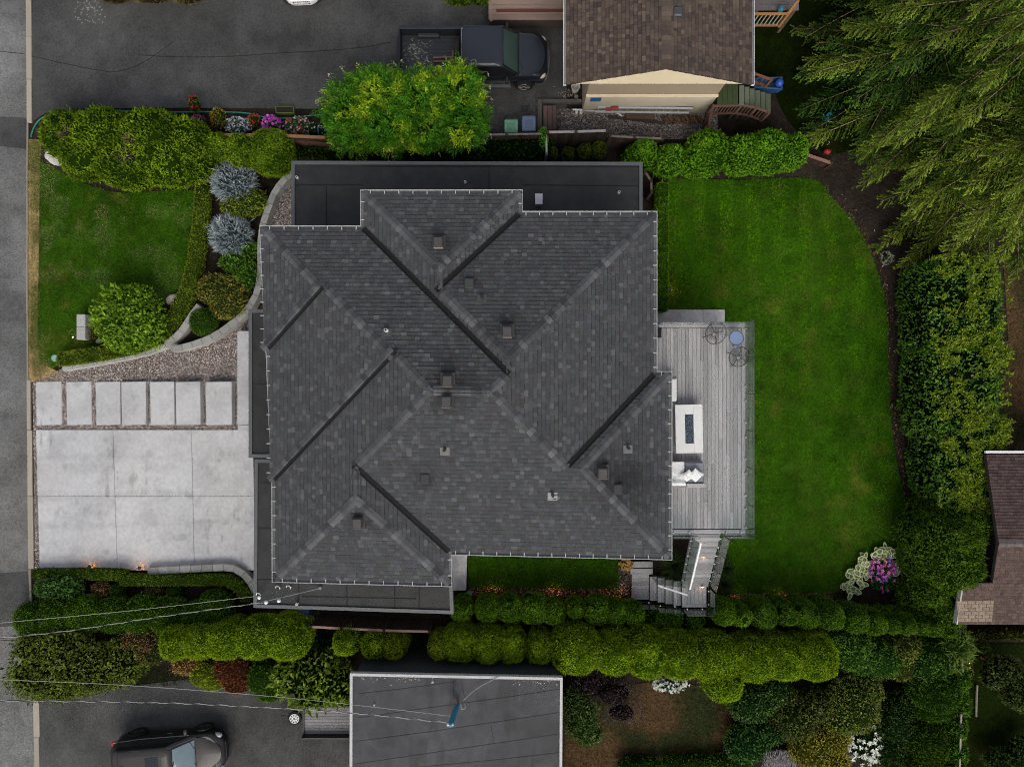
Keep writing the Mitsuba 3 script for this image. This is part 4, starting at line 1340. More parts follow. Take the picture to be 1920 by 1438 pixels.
# ------------------------------------------------------------------ gabled neighbour houses
def slope_shingles(tabs, o, along, up, La, Lu, expo, wmin, wmax, tone, rng, th=(.010, .02), cut=None):
    """Courses on one slope: o the eave corner, along and up unit vectors, tone(n) -> colours."""
    nrm = unit(np.cross(along, up)); nrm = nrm if nrm[2] > 0 else -nrm
    nc = int(math.ceil(Lu / expo))
    for k in range(nc):
        d0, d1 = k * expo, min((k + 1) * expo + .015, Lu)
        c = [0.0]
        while c[-1] < La: c.append(c[-1] + rng.uniform(wmin, wmax))
        c[-1] = La
        cs = tone(len(c))
        for j in range(len(c) - 1):
            t = rng.uniform(*th)
            q = [o + along * (c[j] + .005) + up * d0, o + along * c[j + 1] + up * d0, o + along * c[j + 1] + up * d1, o + along * (c[j] + .005) + up * d1]
            top = np.array([q[0] + nrm * t, q[1] + nrm * t, q[2] + nrm * .003, q[3] + nrm * .003])
            m0, m1 = top[0] + (top[3] - top[0]) * .74, top[1] + (top[2] - top[1]) * .74
            bot = np.array(q) - nrm * .02
            tabs.add(np.vstack([top[:2], [m1, m0], bot]), [[0, 1, 2, 3], [4, 5, 1, 0], [7, 4, 0, 3], [5, 6, 2, 1]], cs[j])
            tabs.add([m0, m1, top[2], top[3]], [[0, 1, 2, 3]], np.asarray(cs[j]) * rng.uniform(.45, .85))  # course shadow painted as a darker band on each shingle


def brown_tone(n):
    t = rng.random((n, 1))
    a, b, c = np.array([.078, .056, .046]), np.array([.098, .075, .058]), np.array([.058, .043, .039])
    return np.where(t < .5, a, np.where(t < .75, b, c)) * rng.uniform(.75, 1.2, (n, 1))


nh = thing('neighbour_house', 'cream gabled house with brown shingle roof north of the driveway', 'house')
xl, xr, xm, yS, yN, ze, zr = 2.02, 8.91, 5.46, 11.1, 26.0, 3.6, 4.9
tb = MB()
for x0, sgn in ((xl, 1), (xr, -1)):
    o = np.array([x0, yS if sgn < 0 else yN, ze]); al = np.array([0, 1.0 if sgn < 0 else -1.0, 0])
    u = np.array([xm - x0, 0, zr - ze]); Lu = np.linalg.norm(u)
    slope_shingles(tb, o, al, u / Lu, yN - yS, Lu, .148, .10, .21, brown_tone, rng)
rk2 = sub(nh, 'roof')
MB().hexa([[xl, yS + .02, ze - .14], [xm, yS + .02, zr - .14], [xm, yN, zr - .14], [xl, yN, ze - .14]], [[xl, yS + .02, ze - .03], [xm, yS + .02, zr - .03], [xm, yN, zr - .03], [xl, yN, ze - .03]], (.04, .03, .026)).hexa([[xm, yS + .02, zr - .14], [xr, yS + .02, ze - .14], [xr, yN, ze - .14], [xm, yN, zr - .14]], [[xm, yS + .02, zr - .03], [xr, yS + .02, ze - .03], [xr, yN, ze - .03], [xm, yN, zr - .03]], (.04, .03, .026)).put(rk2, 'mat_matte')
tag(rk2, 'mottled brown shingle roof')
k = sub(rk2, 'shingles'); tb.put(k, 'mat_matte'); labels[k] = {'kind': 'stuff'}
for i, y in enumerate(np.arange(yS, 18.5, .17)):
    v = np.array([[xm - .17, y, zr - .03], [xm, y, zr + .035], [xm + .17, y, zr - .03], [xm - .17, y + .19, zr - .05], [xm, y + .19, zr + .012], [xm + .17, y + .19, zr - .05]])
    MB().add(np.vstack([v, v[:3] - [0, 0, .03]]), [[0, 1, 4, 3], [1, 2, 5, 4], [6, 7, 1, 0], [7, 8, 2, 1]], brown_tone(1)[0] * 1.15).put(sub(rk2, 'ridge_cap'), 'mat_matte')
for x, s in ((xl, -1), (xr, 1)):
    m = MB().box([x + s * .10, (yS + yN) / 2, ze - .10], (.02, yN - yS, .13), (.62, .63, .64)).box([x + s * .05, (yS + yN) / 2, ze - .15], (.11, yN - yS, .02), (.3, .3, .3)).box([x + s * .055, yS + .01, ze - .1], (.09, .012, .10), (.62, .62, .62))
    m.put(sub(rk2, 'gutter'), 'mat_satin')
c = np.array([5.75, 719 - 12, 0]); cz = 4.75; c = P(1270, 24, cz)
k = sub(nh, 'roof_vent'); MB().box([c[0], c[1], cz + .02], (.33, .33, .22), (.045, .045, .05), bev=.04).box([c[0], c[1], cz - .09], (.5, .5, .04), (.04, .04, .042)).put(k, 'mat_satin')
CR = (.62, .52, .36)
# siding of the gable: lapped boards
for i in range(7):
    f0, f1 = i / 7, (i + 1) / 7
    z0, z1 = ze + .02 + (zr - ze - .12) * f0, ze + .02 + (zr - ze - .12) * f1
    w0, w1 = (xm - xl - .35) * (1 - f0), (xm - xl - .35) * (1 - f1)
    y = yS + .02
    v = [[xm - w0, y - .012, z0], [xm + w0, y - .012, z0], [xm + max(w1, .01), y, z1], [xm - max(w1, .01), y, z1]]
    MB().add(v + [[xm - w0, y + .05, z0], [xm + w0, y + .05, z0]], [[0, 1, 2, 3], [4, 5, 1, 0]], CR).put(sub(nh, 'gable_board'), 'mat_matte')
MB().hexa([[xl + .3, yS + .03, ze - .02], [xr - .3, yS + .03, ze - .02], [xr - .3, yS + .4, ze - .02], [xl + .3, yS + .4, ze - .02]], [[xl + .3, yS + .03, ze + .02], [xr - .3, yS + .03, ze + .02], [xr - .3, yS + .4, ze + .02], [xl + .3, yS + .4, ze + .02]], (.5, .42, .3)).put(sub(nh, 'soffit'), 'mat_matte')
MB().add([[xl + .3, yS + .4, ze], [xr - .3, yS + .4, ze], [xm, yS + .4, zr - .15]], [[0, 1, 2]], CR).put(sub(nh, 'gable_back'), 'mat_matte')
MB().slab(sbox(2.95, yS + .32, 8.13, 26), -.05, ze - .02, (.27, .21, .155)).put(sub(nh, 'wall'), 'mat_matte')  # darker than the cream gable: overhang shade put into the wall colour
for i in range(9):  # clapboards of the lower wall
    z0 = .04 + i * .205
    MB().add([[2.94, yS + .255, z0], [8.14, yS + .255, z0], [8.14, yS + .285, z0 + .205], [2.94, yS + .285, z0 + .205], [2.94, yS + .31, z0], [8.14, yS + .31, z0]], [[0, 1, 2, 3], [4, 5, 1, 0]], np.array([.42, .37, .29]) * (.55 + .05 * i)).put(sub(nh, 'clapboard'), 'mat_matte')
MB().box([(2.94 + 8.14) / 2, yS + .26, 1.91], (5.22, .10, .05), (.60, .52, .38)).put(sub(nh, 'band_board'), 'mat_matte')
k = sub(nh, 'window'); MB().box([3.35, yS + .25, 1.55], (.42, .03, .34), (.02, .09, .20)).put(k, 'mat_satin'); tag(k, 'small blue panel low on the wall')

se = thing('neighbour_house', 'brown tiled house at the east edge behind the laurel hedge', 'house')
tb = MB()
z1e, z1r = 3.0, 3.7
xw = P(1795, 0, z1e)[0]
yE1, yR, yE2 = P(0, 852, z1e)[1], P(0, 1019, z1r)[1], P(0, 1170, z1e)[1]


def se_shade_tone(n):
    return np.array([.066, .043, .040]) * rng.uniform(.65, 1.3, (n, 1))  # north slope: shade painted into the tile colour


def se_shade_tone2(n):
    return np.array([.100, .065, .056]) * rng.uniform(.7, 1.2, (n, 1))  # south slope: same tiles in a lighter, sunlit colour


xn = 18.0
ym_ = yE2 + .52 * (yR - yE2)
zm_ = z1e + .52 * (z1r - z1e)
rk3 = sub(se, 'roof')
for i, (x0, ya, za, yb, zb, tn) in enumerate(((xn, yE1, z1e, yR, z1r, se_shade_tone), (xn, ym_, zm_, yR, z1r, se_shade_tone2), (xw, yE2, z1e, ym_, zm_, se_shade_tone2))):
    sgn = 1 if ya > yb else -1
    o = np.array([x0 if sgn < 0 else xw + 8, ya, za]); al = np.array([1.0 if sgn < 0 else -1.0, 0, 0])
    u = np.array([0, yb - ya, zb - za]); Lu = np.linalg.norm(u)
    slope_shingles(tb, o, al, u / Lu, xw + 8 - x0, Lu, .12, .12, .22, tn, rng, th=(.018, .026))
    v = np.array([[x0, ya, za], [xw + 8, ya, za], [xw + 8, yb, zb], [x0, yb, zb]])
    if ya > yb: v = v[::-1]
    MB().hexa(v - [0, 0, .15], v - [0, 0, .03], (.04, .03, .03)).put(rk3 if i == 0 else sub(rk3, 'slope_base'), 'mat_matte')
k = sub(rk3, 'tiles'); tb.put(k, 'mat_matte'); labels[k] = {'kind': 'stuff'}
for x in np.arange(xn, xw + 4.2, .3):
    v = np.array([[x, yR - .15, z1r - .02], [x + .29, yR - .15, z1r - .02], [x + .29, yR, z1r + .05], [x, yR, z1r + .05], [x, yR + .15, z1r - .02], [x + .29, yR + .15, z1r - .02]])
    MB().add(v, [[0, 1, 2, 3], [3, 2, 5, 4]], np.array([.12, .10, .10]) * rng.uniform(.85, 1.15)).put(sub(rk3, 'ridge_cap'), 'mat_matte')
MB().box([(xn + xw + 8) / 2, yE1 + .09, z1e - .06], (xw + 8 - xn, .10, .10), (.62, .62, .63)).put(sub(rk3, 'gutter'), 'mat_satin')
MB().hexa([[xw - .05, yE2, z1e - .2], [xw, yE2, z1e - .2], [xw, ym_, zm_ - .2], [xw - .05, ym_, zm_ - .2]], [[xw - .05, yE2, z1e + .03], [xw, yE2, z1e + .03], [xw, ym_, zm_ + .03], [xw - .05, ym_, zm_ + .03]], (.36, .34, .31)).put(sub(rk3, 'barge_board'), 'mat_satin')
MB().slab(sbox(xn + .4, yE2 + .45, xw + 7.5, yE1 - .45), -.05, z1e - .16, (.06, .05, .045)).slab(sbox(xw + .5, yE2 + .45, xn + .39, ym_ - .3), -.05, z1e - .17, (.06, .05, .045)).put(sub(se, 'wall'), 'mat_matte')
# pale patch of newer tiles low on the south slope
pt = sub(se, 'pale_roof_patch')
q = np.array([P(1795, 1165, z1e), P(1858, 1165, z1e), P(1866, 1126, z1e + .3), P(1795, 1128, z1e + .3)])
nrm = np.array([0, -(z1r - z1e) / (yR - yE2), 1.0])
for r_ in range(6):
    for c_ in range(5):
        f0, f1 = r_ / 6, (r_ + 1) / 6
        g0, g1 = c_ / 5 + (.1 if r_ % 2 and c_ else 0), (c_ + 1) / 5 + (.1 if r_ % 2 and c_ < 4 else 0)
        B_ = lambda g, f: (q[0] * (1 - g) + q[1] * g) * (1 - f) + (q[3] * (1 - g) + q[2] * g) * f
        v = []
        for g, f in ((g0 + .008, f0 + .02), (g1 - .008, f0 + .02), (g1 - .008, f1), (g0 + .008, f1)):
            p = B_(g, f); p[2] = z1e + (p[1] - yE2) * (z1r - z1e) / (yR - yE2) + .03 + .02 * (f < f1 - .01)
            v.append(p)
        v = np.array(v)
        MB().hexa(v - [0, 0, .02], v, np.array([.24, .185, .14]) * rng.uniform(.8, 1.15)).put(sub(pt, 'tile'), 'mat_matte')
for v_ in (pt,):
    labels[v_] = {'label': 'pale tan tiles low on the brown roof'}

# ------------------------------------------------------------------ garage at the south
sg = thing('flat_garage', 'flat-roofed garage with grey membrane roof and white edge trim', 'garage')
zg = 3.0
pg = PG([(656, 1262), (1055, 1270), (1053, 1600), (655, 1600)], zg)
inn = pg.buffer(-.10, join_style='mitre')
rk4 = sub(sg, 'roof')
MB().slab(inn, zg - .25, zg - .05).put(rk4, 'mat_membrane_pale')
MB().slab(pg.difference(inn), zg - .2, zg, (.42, .42, .42)).put(sub(rk4, 'edge_trim'), 'mat_satin')
MB().slab(pg.buffer(-.15, join_style='mitre'), -.05, zg - .255, (.045, .052, .054)).put(sub(sg, 'wall'), 'mat_matte')  # slate colour darkened to paint the shade behind the hedge
for pts in ([(672, 1300), (760, 1290), (855, 1277)], [(672, 1345), (800, 1327), (960, 1305), (1052, 1291)], [(668, 1389), (800, 1372), (950, 1350), (1050, 1335)], [(664, 1432), (800, 1412), (950, 1390), (1050, 1375)], [(864, 1276), (872, 1310)], [(920, 1356), (927, 1398)], [(850, 1275), (850, 1310)], [(760, 1440), (930, 1424), (1050, 1410)]):
    q = [P(a, b, zg - .048) for a, b in pts]
    MB().tube(q, .008, (.016, .016, .018), 5).put(sub(rk4, 'seam'), 'mat_matte')
for px, py in ((702, 1321), (812, 1278)):
    c = P(px, py, zg); MB().cyl([c[0], c[1], zg - .06], [c[0], c[1], zg + .05], .03, (.5, .5, .5), 8).put(sub(rk4, 'stub_pipe'), 'mat_satin')
m = MB()
for i in range(60):
    a, b = (rng.uniform(675, 830), rng.normal(1273, 4)) if i % 2 else (rng.uniform(960, 1050), rng.normal(1280, 5))
    c = P(a, min(max(b, 1268), 1300), zg - .045)
    m.box(c, (rng.uniform(.02, .06), rng.uniform(.02, .05), .012), np.array([.30, .26, .22]) * rng.uniform(.3, 1.6), rng.uniform(0, 90))
struct('litter', m, 'mat_matte', 'leaf litter along the edge of the south garage roof', 'stuff')
# ------------------------------------------------------------------ vehicles
def wheel(parent, c, r, w, rz, loc, rimcol=(.30, .30, .31), spokes=8):
    """A wheel with its axle across the vehicle; c in the vehicle's frame."""
    k = sub(parent, 'wheel')
    prof = [(r * .62, -w / 2), (r * .93, -w / 2), (r, -w / 2 + .04), (r, w / 2 - .04), (r * .93, w / 2), (r * .62, w / 2)]
    n = 28
    a = np.arange(n) * 2 * np.pi / n
    m = MB().loft([np.column_stack([q * np.cos(a), np.full(n, y), q * np.sin(a)]) for q, y in prof][::-1], (.012, .012, .012))
    m.v = [v + c for v in m.v]
    place(m, loc, rz).put(sub(k, 'tyre'), 'mat_matte')
    sgn = 1 if c[1] > 0 else -1
    m = MB()
    for i in range(spokes):
        t = i * 2 * np.pi / spokes
        p0 = np.array([.05 * math.cos(t), sgn * w * .48, .05 * math.sin(t)]); p1 = np.array([r * .62 * math.cos(t), sgn * w * .50, r * .62 * math.sin(t)])
        m.tube([p0, p1], .022, rimcol, 4)
    m.tube([[0, sgn * w * .40, 0], [0, sgn * w * .54, 0]], [.07, .05], rimcol, 12)
    ring = np.column_stack([r * .63 * np.cos(np.append(a, 0)), np.full(n + 1, sgn * w * .5), r * .63 * np.sin(np.append(a, 0))])
    m.tube(ring, .018, rimcol, 5)
    m.v = [v + c for v in m.v]
    place(m, loc, rz).put(sub(k, 'rim'), 'mat_metal')


def bend(rings, x0, amt, span, zmin):
    for r in rings:
        f = np.clip((r[:, 0] - x0) / span, 0, None)
        r[:, 2] -= amt * f ** 2 * np.clip((r[:, 2] - zmin) / .25, 0, 1)
    return rings


def patch(c, nu=8, nv=8, lift_=.006, bulge=0.0):
    """A bilinear patch over four corners, counter-clockwise from outside."""
    c = np.asarray(c, float)
    u, v = np.meshgrid(np.linspace(0, 1, nu), np.linspace(0, 1, nv))
    p = ((1 - u) * (1 - v))[..., None] * c[0] + (u * (1 - v))[..., None] * c[1] + (u * v)[..., None] * c[2] + ((1 - u) * v)[..., None] * c[3]
    n = unit(np.cross(c[1] - c[0], c[3] - c[0]))
    p = p + n * (lift_ + bulge * (1 - (2 * u - 1) ** 2) * (1 - (2 * v - 1) ** 2) ** .5)[..., None]
    f = np.array([[r * nu + q, r * nu + q + 1, r * nu + q + 1 + nu, r * nu + q + nu] for r in range(nv - 1) for q in range(nu - 1)])
    return p.reshape(-1, 3), f


def taper(rings, x0, span, f, x1=None, span1=1.0, f1=0.0):
    for r in rings:
        r[:, 1] *= 1 - f * np.clip((r[:, 0] - x0) / span, 0, 1.2) ** 2
        if x1 is not None:
            r[:, 1] *= 1 - f1 * np.clip((x1 - r[:, 0]) / span1, 0, 1.2) ** 2
    return rings


def suv(label, loc, rz, col, top):
    k = thing('parked_car', label, 'car')
    put = lambda m, name, mat, par=k, **kw: place(m, loc, rz).put(sub(par, name), mat, **kw)
    R = lambda x0, x1, w, r, z: rrect(x0, x1, w, r, 7, z)
    dark = (.010, .010, .010)
    m = MB().loft([R(-2.20, 2.18, .84, .4, .20), R(-2.31, 2.31, .91, .5, .36)], dark)
    put(m, 'sill', 'mat_satin')
    rings = bend([R(-2.31, 2.31, .91, .52, .36), R(-2.34, 2.34, .93, .55, .58), R(-2.33, 2.32, .935, .55, .78), R(-2.30, 2.28, .915, .52, .90), R(-2.25, 2.20, .88, .50, .965), R(-2.1, 2.0, .80, .42, .995)], .95, .20, 1.3, .62)
    taper(rings, .9, 1.45, .26, -1.2, 1.15, .16)
    m = MB().loft(rings, col)
    put(m, 'body', 'mat_gloss', smooth=40)
    # greenhouse
    g = [R(-2.18, 1.22, .83, .28, .95), R(-2.02, .82, .765, .28, 1.22), R(-1.86, .46, .685, .26, 1.46)]
    put(MB().loft(g, (.012, .013, .015)), 'side_glass', 'mat_shine', smooth=40)
    put(MB().loft([R(-1.90, .47, .695, .27, 1.45), R(-1.86, .42, .675, .26, 1.53), R(-1.74, .30, .60, .25, 1.585), R(-1.5, .1, .45, .2, 1.605)], top), 'roof', 'mat_gloss', smooth=50)
    wsp = patch([[1.19, -.66, .975], [1.19, .66, .975], [.50, .56, 1.455], [.50, -.56, 1.455]], 9, 9, .008, .05)
    put(MB().add(wsp[0], wsp[1], (.16, .21, .24)), 'windscreen', 'mat_shine', smooth=True)  # blue-grey base colour paints the sky reflected in the glass
    u, v = np.meshgrid(np.linspace(0, 1, 13), np.linspace(-1, 1, 15))
    hx, hy, hz = 1.24 + (.97 - .30 * v ** 2) * u, v * (.74 - .20 * u ** 2), 1.004 - .165 * u ** 1.8 + .035 * (1 - v ** 2) - .02 * v ** 4
    hf = np.array([[r * 13 + q, r * 13 + q + 1, r * 13 + q + 14, r * 13 + q + 13] for r in range(14) for q in range(12)])
    put(MB().add(np.stack([hx, hy, hz], -1).reshape(-1, 3), hf, top), 'bonnet', 'mat_gloss', smooth=True)
    m = MB()
    for sv in (0, 14):
        m.tube(np.stack([hx[sv], hy[sv], hz[sv] + .004], -1), .009, (.004, .004, .004), 4)
    m.tube(np.stack([hx[:, -1], hy[:, -1], hz[:, -1] + .004], -1), .009, (.004, .004, .004), 4)
    put(m, 'bonnet_gap', 'mat_satin')
    for s in (-.35, .30):
        put(MB().tube([[1.20, s, 1.0], [1.02, s + .42, 1.12]], .010, (.006, .006, .006), 4), 'wiper', 'mat_matte')
    put(MB().box([.52, 0, 1.44], (.06, .20, .04), (.01, .01, .01), bev=.01), 'rear_view_mirror', 'mat_satin')
    put(MB().tube([[-1.62, -.6, 1.59], [-1.66, 0, 1.602], [-1.62, .6, 1.59]], .008, (.006, .006, .006), 4), 'hatch_gap', 'mat_satin')
    for s in (-1, 1):
        put(MB().tube([[1.24, s * .76, 1.0], [.80, s * .71, 1.25], [.45, s * .66, 1.475], [-1.0, s * .655, 1.53], [-1.8, s * .64, 1.49]], .022, np.asarray(top) * 1.3, 6), 'roof_rail', 'mat_satin')
        put(MB().tube([[1.0, s * .865, .97], [-1.0, s * .87, .97], [-2.1, s * .80, .985]], .014, (.35, .35, .36), 6), 'belt_trim', 'mat_metal')
        m = MB().ball(np.array([.88, s * 1.02, 1.02]), (.09, .12, .075), top, 10, 6)
        m.tube([[.9, s * .86, .97], [.89, s * .98, 1.0]], .03, dark, 6)
        put(m, 'mirror', 'mat_gloss')
        put(MB().ball(np.array([2.02, s * .66, .70]), (.22, .13, .09), (.22, .23, .25), 12, 8), 'headlight', 'mat_shine')
        put(MB().ball(np.array([-2.13, s * .72, .87]), (.15, .11, .06), (.40, .012, .016), 12, 8), 'tail_light', 'mat_shine')
        put(MB().tube([[.25, s * .945, .82], [.05, s * .95, .82]], .014, (.3, .3, .3), 5), 'door_handle', 'mat_metal')
        for x in (-1.38, 1.38):
            a = np.linspace(0, np.pi, 15)
            m = MB().tube(np.column_stack([x + .40 * np.cos(a), np.full(15, s * .925), .36 + .40 * np.sin(a)]), .028, dark, 6)
            put(m, 'wheel_arch', 'mat_satin')
            wheel(k, np.array([x, s * .825, .355]), .355, .22, rz, loc, (.06, .06, .062))
    put(MB().box([-.28, 0, 1.612], (.52, .78, .012), (.02, .022, .028), bev=.005), 'sunroof', 'mat_shine')
    put(MB().tube([[-1.35, .1, 1.60], [-1.48, .1, 1.64]], .03, (.25, .24, .23), 6), 'antenna_fin', 'mat_gloss')
    put(MB().box([2.31, 0, .56], (.04, .7, .18), (.02, .02, .02), bev=.02), 'grille', 'mat_satin')
    return k


c = P(320, 1397, 0)
suv('dark brown car with sunroof parked on the southwest asphalt driveway', [-14.10, -15.28, .03], 4.6, (.012, .011, .011), (.036, .032, .031))  # roof and bonnet coloured lighter than the sides, painting in sky reflection
suv('white car of which only the nose tip shows at the top edge', [P(560, 4, .7)[0], P(560, 4, .7)[1] + 2.33, .03], -88, (.72, .72, .73), (.72, .72, .73))

k = thing('pickup_truck', 'dark navy pickup truck with an open bed, half under the green vine', 'pickup truck')
loc, rz = [-1.55, 13.36, .03], -.3
NV = np.array([.008, .010, .015])
put = lambda m, name, mat, par=k, **kw: place(m, loc, rz).put(sub(par, name), mat, **kw)
R = lambda x0, x1, w, r, z: rrect(x0, x1, w, r, 6, z)
put(MB().loft([R(-2.95, 2.85, .86, .2, .38), R(-3.0, 2.95, .93, .25, .55), R(-3.0, 2.95, .95, .25, .80)], NV * .7), 'lower_body', 'mat_gloss')
put(MB().box([-1.74, 0, .84], (2.5, 1.72, .05), (.022, .024, .03)), 'bed_floor', 'mat_satin')
m = MB()
for y in np.linspace(-.75, .75, 11): m.box([-1.74, y, .872], (2.44, .05, .015), (.02, .022, .028))
put(m, 'bed_ribs', 'mat_satin')
for s in (-1, 1):
    put(MB().box([-1.74, s * .93, 1.09], (2.52, .11, .60), NV, bev=.03), 'bed_side', 'mat_gloss')
    put(MB().box([-1.74, s * .93, 1.402], (2.52, .13, .03), NV * 1.6, bev=.01), 'bed_rail', 'mat_satin')
    put(MB().box([-1.85, s * .80, .98], (.9, .17, .25), (.02, .02, .025), bev=.05), 'wheel_well', 'mat_satin')
put(MB().box([-2.99, 0, 1.09], (.08, 1.88, .58), NV, bev=.02), 'tailgate', 'mat_gloss')
put(MB().box([-3.10, 0, .60], (.16, 1.9, .18), (.05, .05, .05), bev=.03), 'rear_bumper', 'mat_metal')
put(MB().box([-.50, 0, 1.10], (.06, 1.88, .60), NV, bev=.01), 'bed_front', 'mat_gloss')
put(MB().box([-.455, 0, 1.43], (.05, 1.80, .05), (.42, .42, .43), bev=.01), 'cab_strip', 'mat_satin')
rings = bend([R(-.44, 3.0, .95, .30, .55), R(-.44, 3.03, .97, .42, .80), R(-.44, 2.98, .965, .45, .98), R(-.44, 2.90, .93, .42, 1.08), R(-.44, 2.75, .86, .40, 1.13)], 2.0, .12, 1.0, .85)
taper(rings, 1.9, 1.1, .16)
put(MB().loft(rings, NV), 'cab_body', 'mat_gloss', smooth=40)
put(MB().loft([R(-.42, 1.78, .90, .16, 1.10), R(-.40, 1.50, .86, .18, 1.45), R(-.38, 1.18, .80, .18, 1.78)], (.008, .009, .010)), 'side_glass', 'mat_shine', smooth=40)
put(MB().loft([R(-.44, 1.22, .81, .18, 1.77), R(-.42, 1.18, .80, .2, 1.83), R(-.30, 1.0, .70, .2, 1.87)], NV * 1.8), 'roof', 'mat_gloss', smooth=50)
wp = patch([[1.79, -.78, 1.13], [1.79, .78, 1.13], [1.20, .70, 1.775], [1.20, -.70, 1.775]], 9, 9, .01, .07)
put(MB().add(*wp, (.035, .06, .055)), 'windscreen', 'mat_shine', smooth=True)
u, v = np.meshgrid(np.linspace(0, 1, 13), np.linspace(-1, 1, 15))
hx, hy, hz = 1.84 + (1.06 - .22 * v ** 2) * u, v * (.84 - .16 * u ** 2), 1.15 - .10 * u ** 2 + .035 * (1 - v ** 2)
hf = np.array([[r * 13 + q, r * 13 + q + 1, r * 13 + q + 14, r * 13 + q + 13] for r in range(14) for q in range(12)])
put(MB().add(np.stack([hx, hy, hz], -1).reshape(-1, 3), hf, NV * 1.9), 'bonnet', 'mat_gloss', smooth=True)
m = MB()
for sv in (0, 14): m.tube(np.stack([hx[sv], hy[sv], hz[sv] + .004], -1), .010, (.003, .003, .003), 4)
m.tube(np.stack([hx[:, -1], hy[:, -1], hz[:, -1] + .004], -1), .010, (.003, .003, .003), 4)
put(m, 'bonnet_gap', 'mat_satin')
put(MB().box([1.82, 0, 1.15], (.10, 1.6, .02), (.01, .01, .01)), 'cowl', 'mat_matte')
for s in (-1, 1):
    put(MB().tube([[1.80, s * .86, 1.13], [1.2, s * .79, 1.79], [-.36, s * .79, 1.83]], .03, NV * 1.6, 6), 'pillar', 'mat_satin')
    m = MB().box([1.35, s * 1.10, 1.25], (.12, .22, .16), (.012, .012, .012), bev=.03).tube([[1.38, s * .92, 1.16], [1.35, s * 1.05, 1.22]], .025, (.015, .015, .015), 6)
    put(m, 'mirror', 'mat_satin')
    put(MB().box([.55, s * 1.0, .46], (1.9, .16, .05), (.20, .20, .21), bev=.015), 'side_step', 'mat_metal')
    put(MB().ball(np.array([2.74, s * .70, .86]), (.20, .18, .11), (.45, .38, .34), 12, 8), 'headlight', 'mat_shine')
    put(MB().tube([[.15, s * .985, .98], [-.05, s * .985, .98]], .016, (.3, .3, .3), 5), 'door_handle', 'mat_metal')
    for x in (-1.85, 2.05):
        a = np.linspace(0, np.pi, 15)
        put(MB().tube(np.column_stack([x + .44 * np.cos(a), np.full(15, s * .95), .40 + .44 * np.sin(a)]), .03, NV * .6, 6), 'wheel_arch', 'mat_satin')
        wheel(k, np.array([x, s * .90, .38]), .38, .26, rz, loc, (.42, .40, .38), 6)
m = MB()
a = np.linspace(-.85, .85, 15)
put(m.tube(np.column_stack([3.06 - .16 * (a / .85) ** 2, a, np.full(15, .62)]), .06, (.45, .45, .46), 8), 'front_bumper', 'mat_metal')
put(MB().box([2.99, 0, .82], (.05, 1.0, .18), (.03, .03, .03), bev=.01), 'grille', 'mat_satin')
put(MB().tube([[1.95, .95, 1.05], [2.03, 1.18, 1.45]], .008, (.02, .02, .02), 4), 'aerial', 'mat_satin')
put(MB().tube([[1.84, -.30, 1.17], [2.0, -.62, 1.165]], .012, (.01, .01, .01), 4), 'wiper', 'mat_matte')
m = MB()
r_ = np.random.default_rng(77)
for i in range(170):
    x, y = (r_.normal(-2.35, .28), r_.normal(.05, .34))
    if abs(y) < .74 and -2.9 < x < -.7:
        m.box([x, y, .886], (r_.uniform(.02, .10), r_.uniform(.008, .02), .008), np.array([.32, .31, .28]) * r_.uniform(.4, 1.3), r_.uniform(-50, 50))
place(m, loc, rz)
struct('litter', m, 'mat_matte', 'pale twigs and dry litter scattered over the pickup bed', 'stuff')
k = thing('spare_wheel', 'black spare tyre standing in the pickup bed against the cab', 'tyre')
n = 28; a = np.arange(n) * 2 * np.pi / n
m = MB().loft([np.column_stack([np.full(n, x), q * np.cos(a), q * np.sin(a)]) for q, x in ((.22, -.12), (.34, -.12), (.37, -.07), (.37, .07), (.34, .12), (.22, .12))], (.015, .014, .014))
m.v = [v + [-.68, .18, 1.24] for v in m.v]
place(m, loc, rz).put(sub(k, 'tyre'), 'mat_matte')
m = MB().cyl([-.76, .18, 1.24], [-.62, .18, 1.24], .22, (.06, .06, .06), 20)
place(m, loc, rz).put(sub(k, 'rim'), 'mat_metal')
k = thing('timber_frame', 'small brown timber frame lying in the pickup bed', 'timber')
for b in (((-1.25, -.06, .93), (.85, .05, .05), 3), ((-1.25, -.22, .93), (.85, .05, .05), 2), ((-.86, -.14, .965), (.05, .7, .05), 0), ((-1.12, -.2, .975), (.05, .42, .04), 24)):
    m = MB().box(b[0], b[1], (.22, .13, .10), b[2]); place(m, loc, rz).put(sub(k, 'bar'), 'mat_matte')

# utility trailer at the south driveway
k = thing('utility_trailer', 'small black-framed utility trailer with a plank bed beside the flat garage', 'trailer')
a, b = P(571, 1376, .55), P(668, 1325, .55)
for i in range(9):
    y1 = b[1] - i * (b[1] - a[1]) / 9
    plank(k, a[0], b[0], y1 - (b[1] - a[1]) / 9 + .008, y1, .55, 'x', float(np.random.default_rng(i).uniform(.05, .3)))
for x0, x1, y0, y1 in ((a[0] - .06, a[0] - .005, a[1] - .06, b[1] + .06), (a[0] - .06, b[0], a[1] - .06, a[1] - .005), (a[0] - .06, b[0], b[1] + .005, b[1] + .06)):
    MB().slab(sbox(x0, y0, x1, y1), .45, .85 if y0 < a[1] and x1 > a[0] and y1 < b[1] else .62, (.012, .012, .012)).put(sub(k, 'frame'), 'mat_satin')
MB().tube([[a[0] - .05, (a[1] + b[1]) / 2 + .1, .48], [P(524, 1342, .45)[0], P(524, 1342, .45)[1], .45]], .035, (.015, .015, .015), 6).put(sub(k, 'tongue'), 'mat_satin')
MB().tube([P(541, 1336, .5), P(530, 1352, .5)], .03, (.015, .015, .015), 6).put(sub(k, 'jockey_handle'), 'mat_satin')
c = P(552.5, 1346, .62)
m = MB(); n = 26; q = np.arange(n) * 2 * np.pi / n
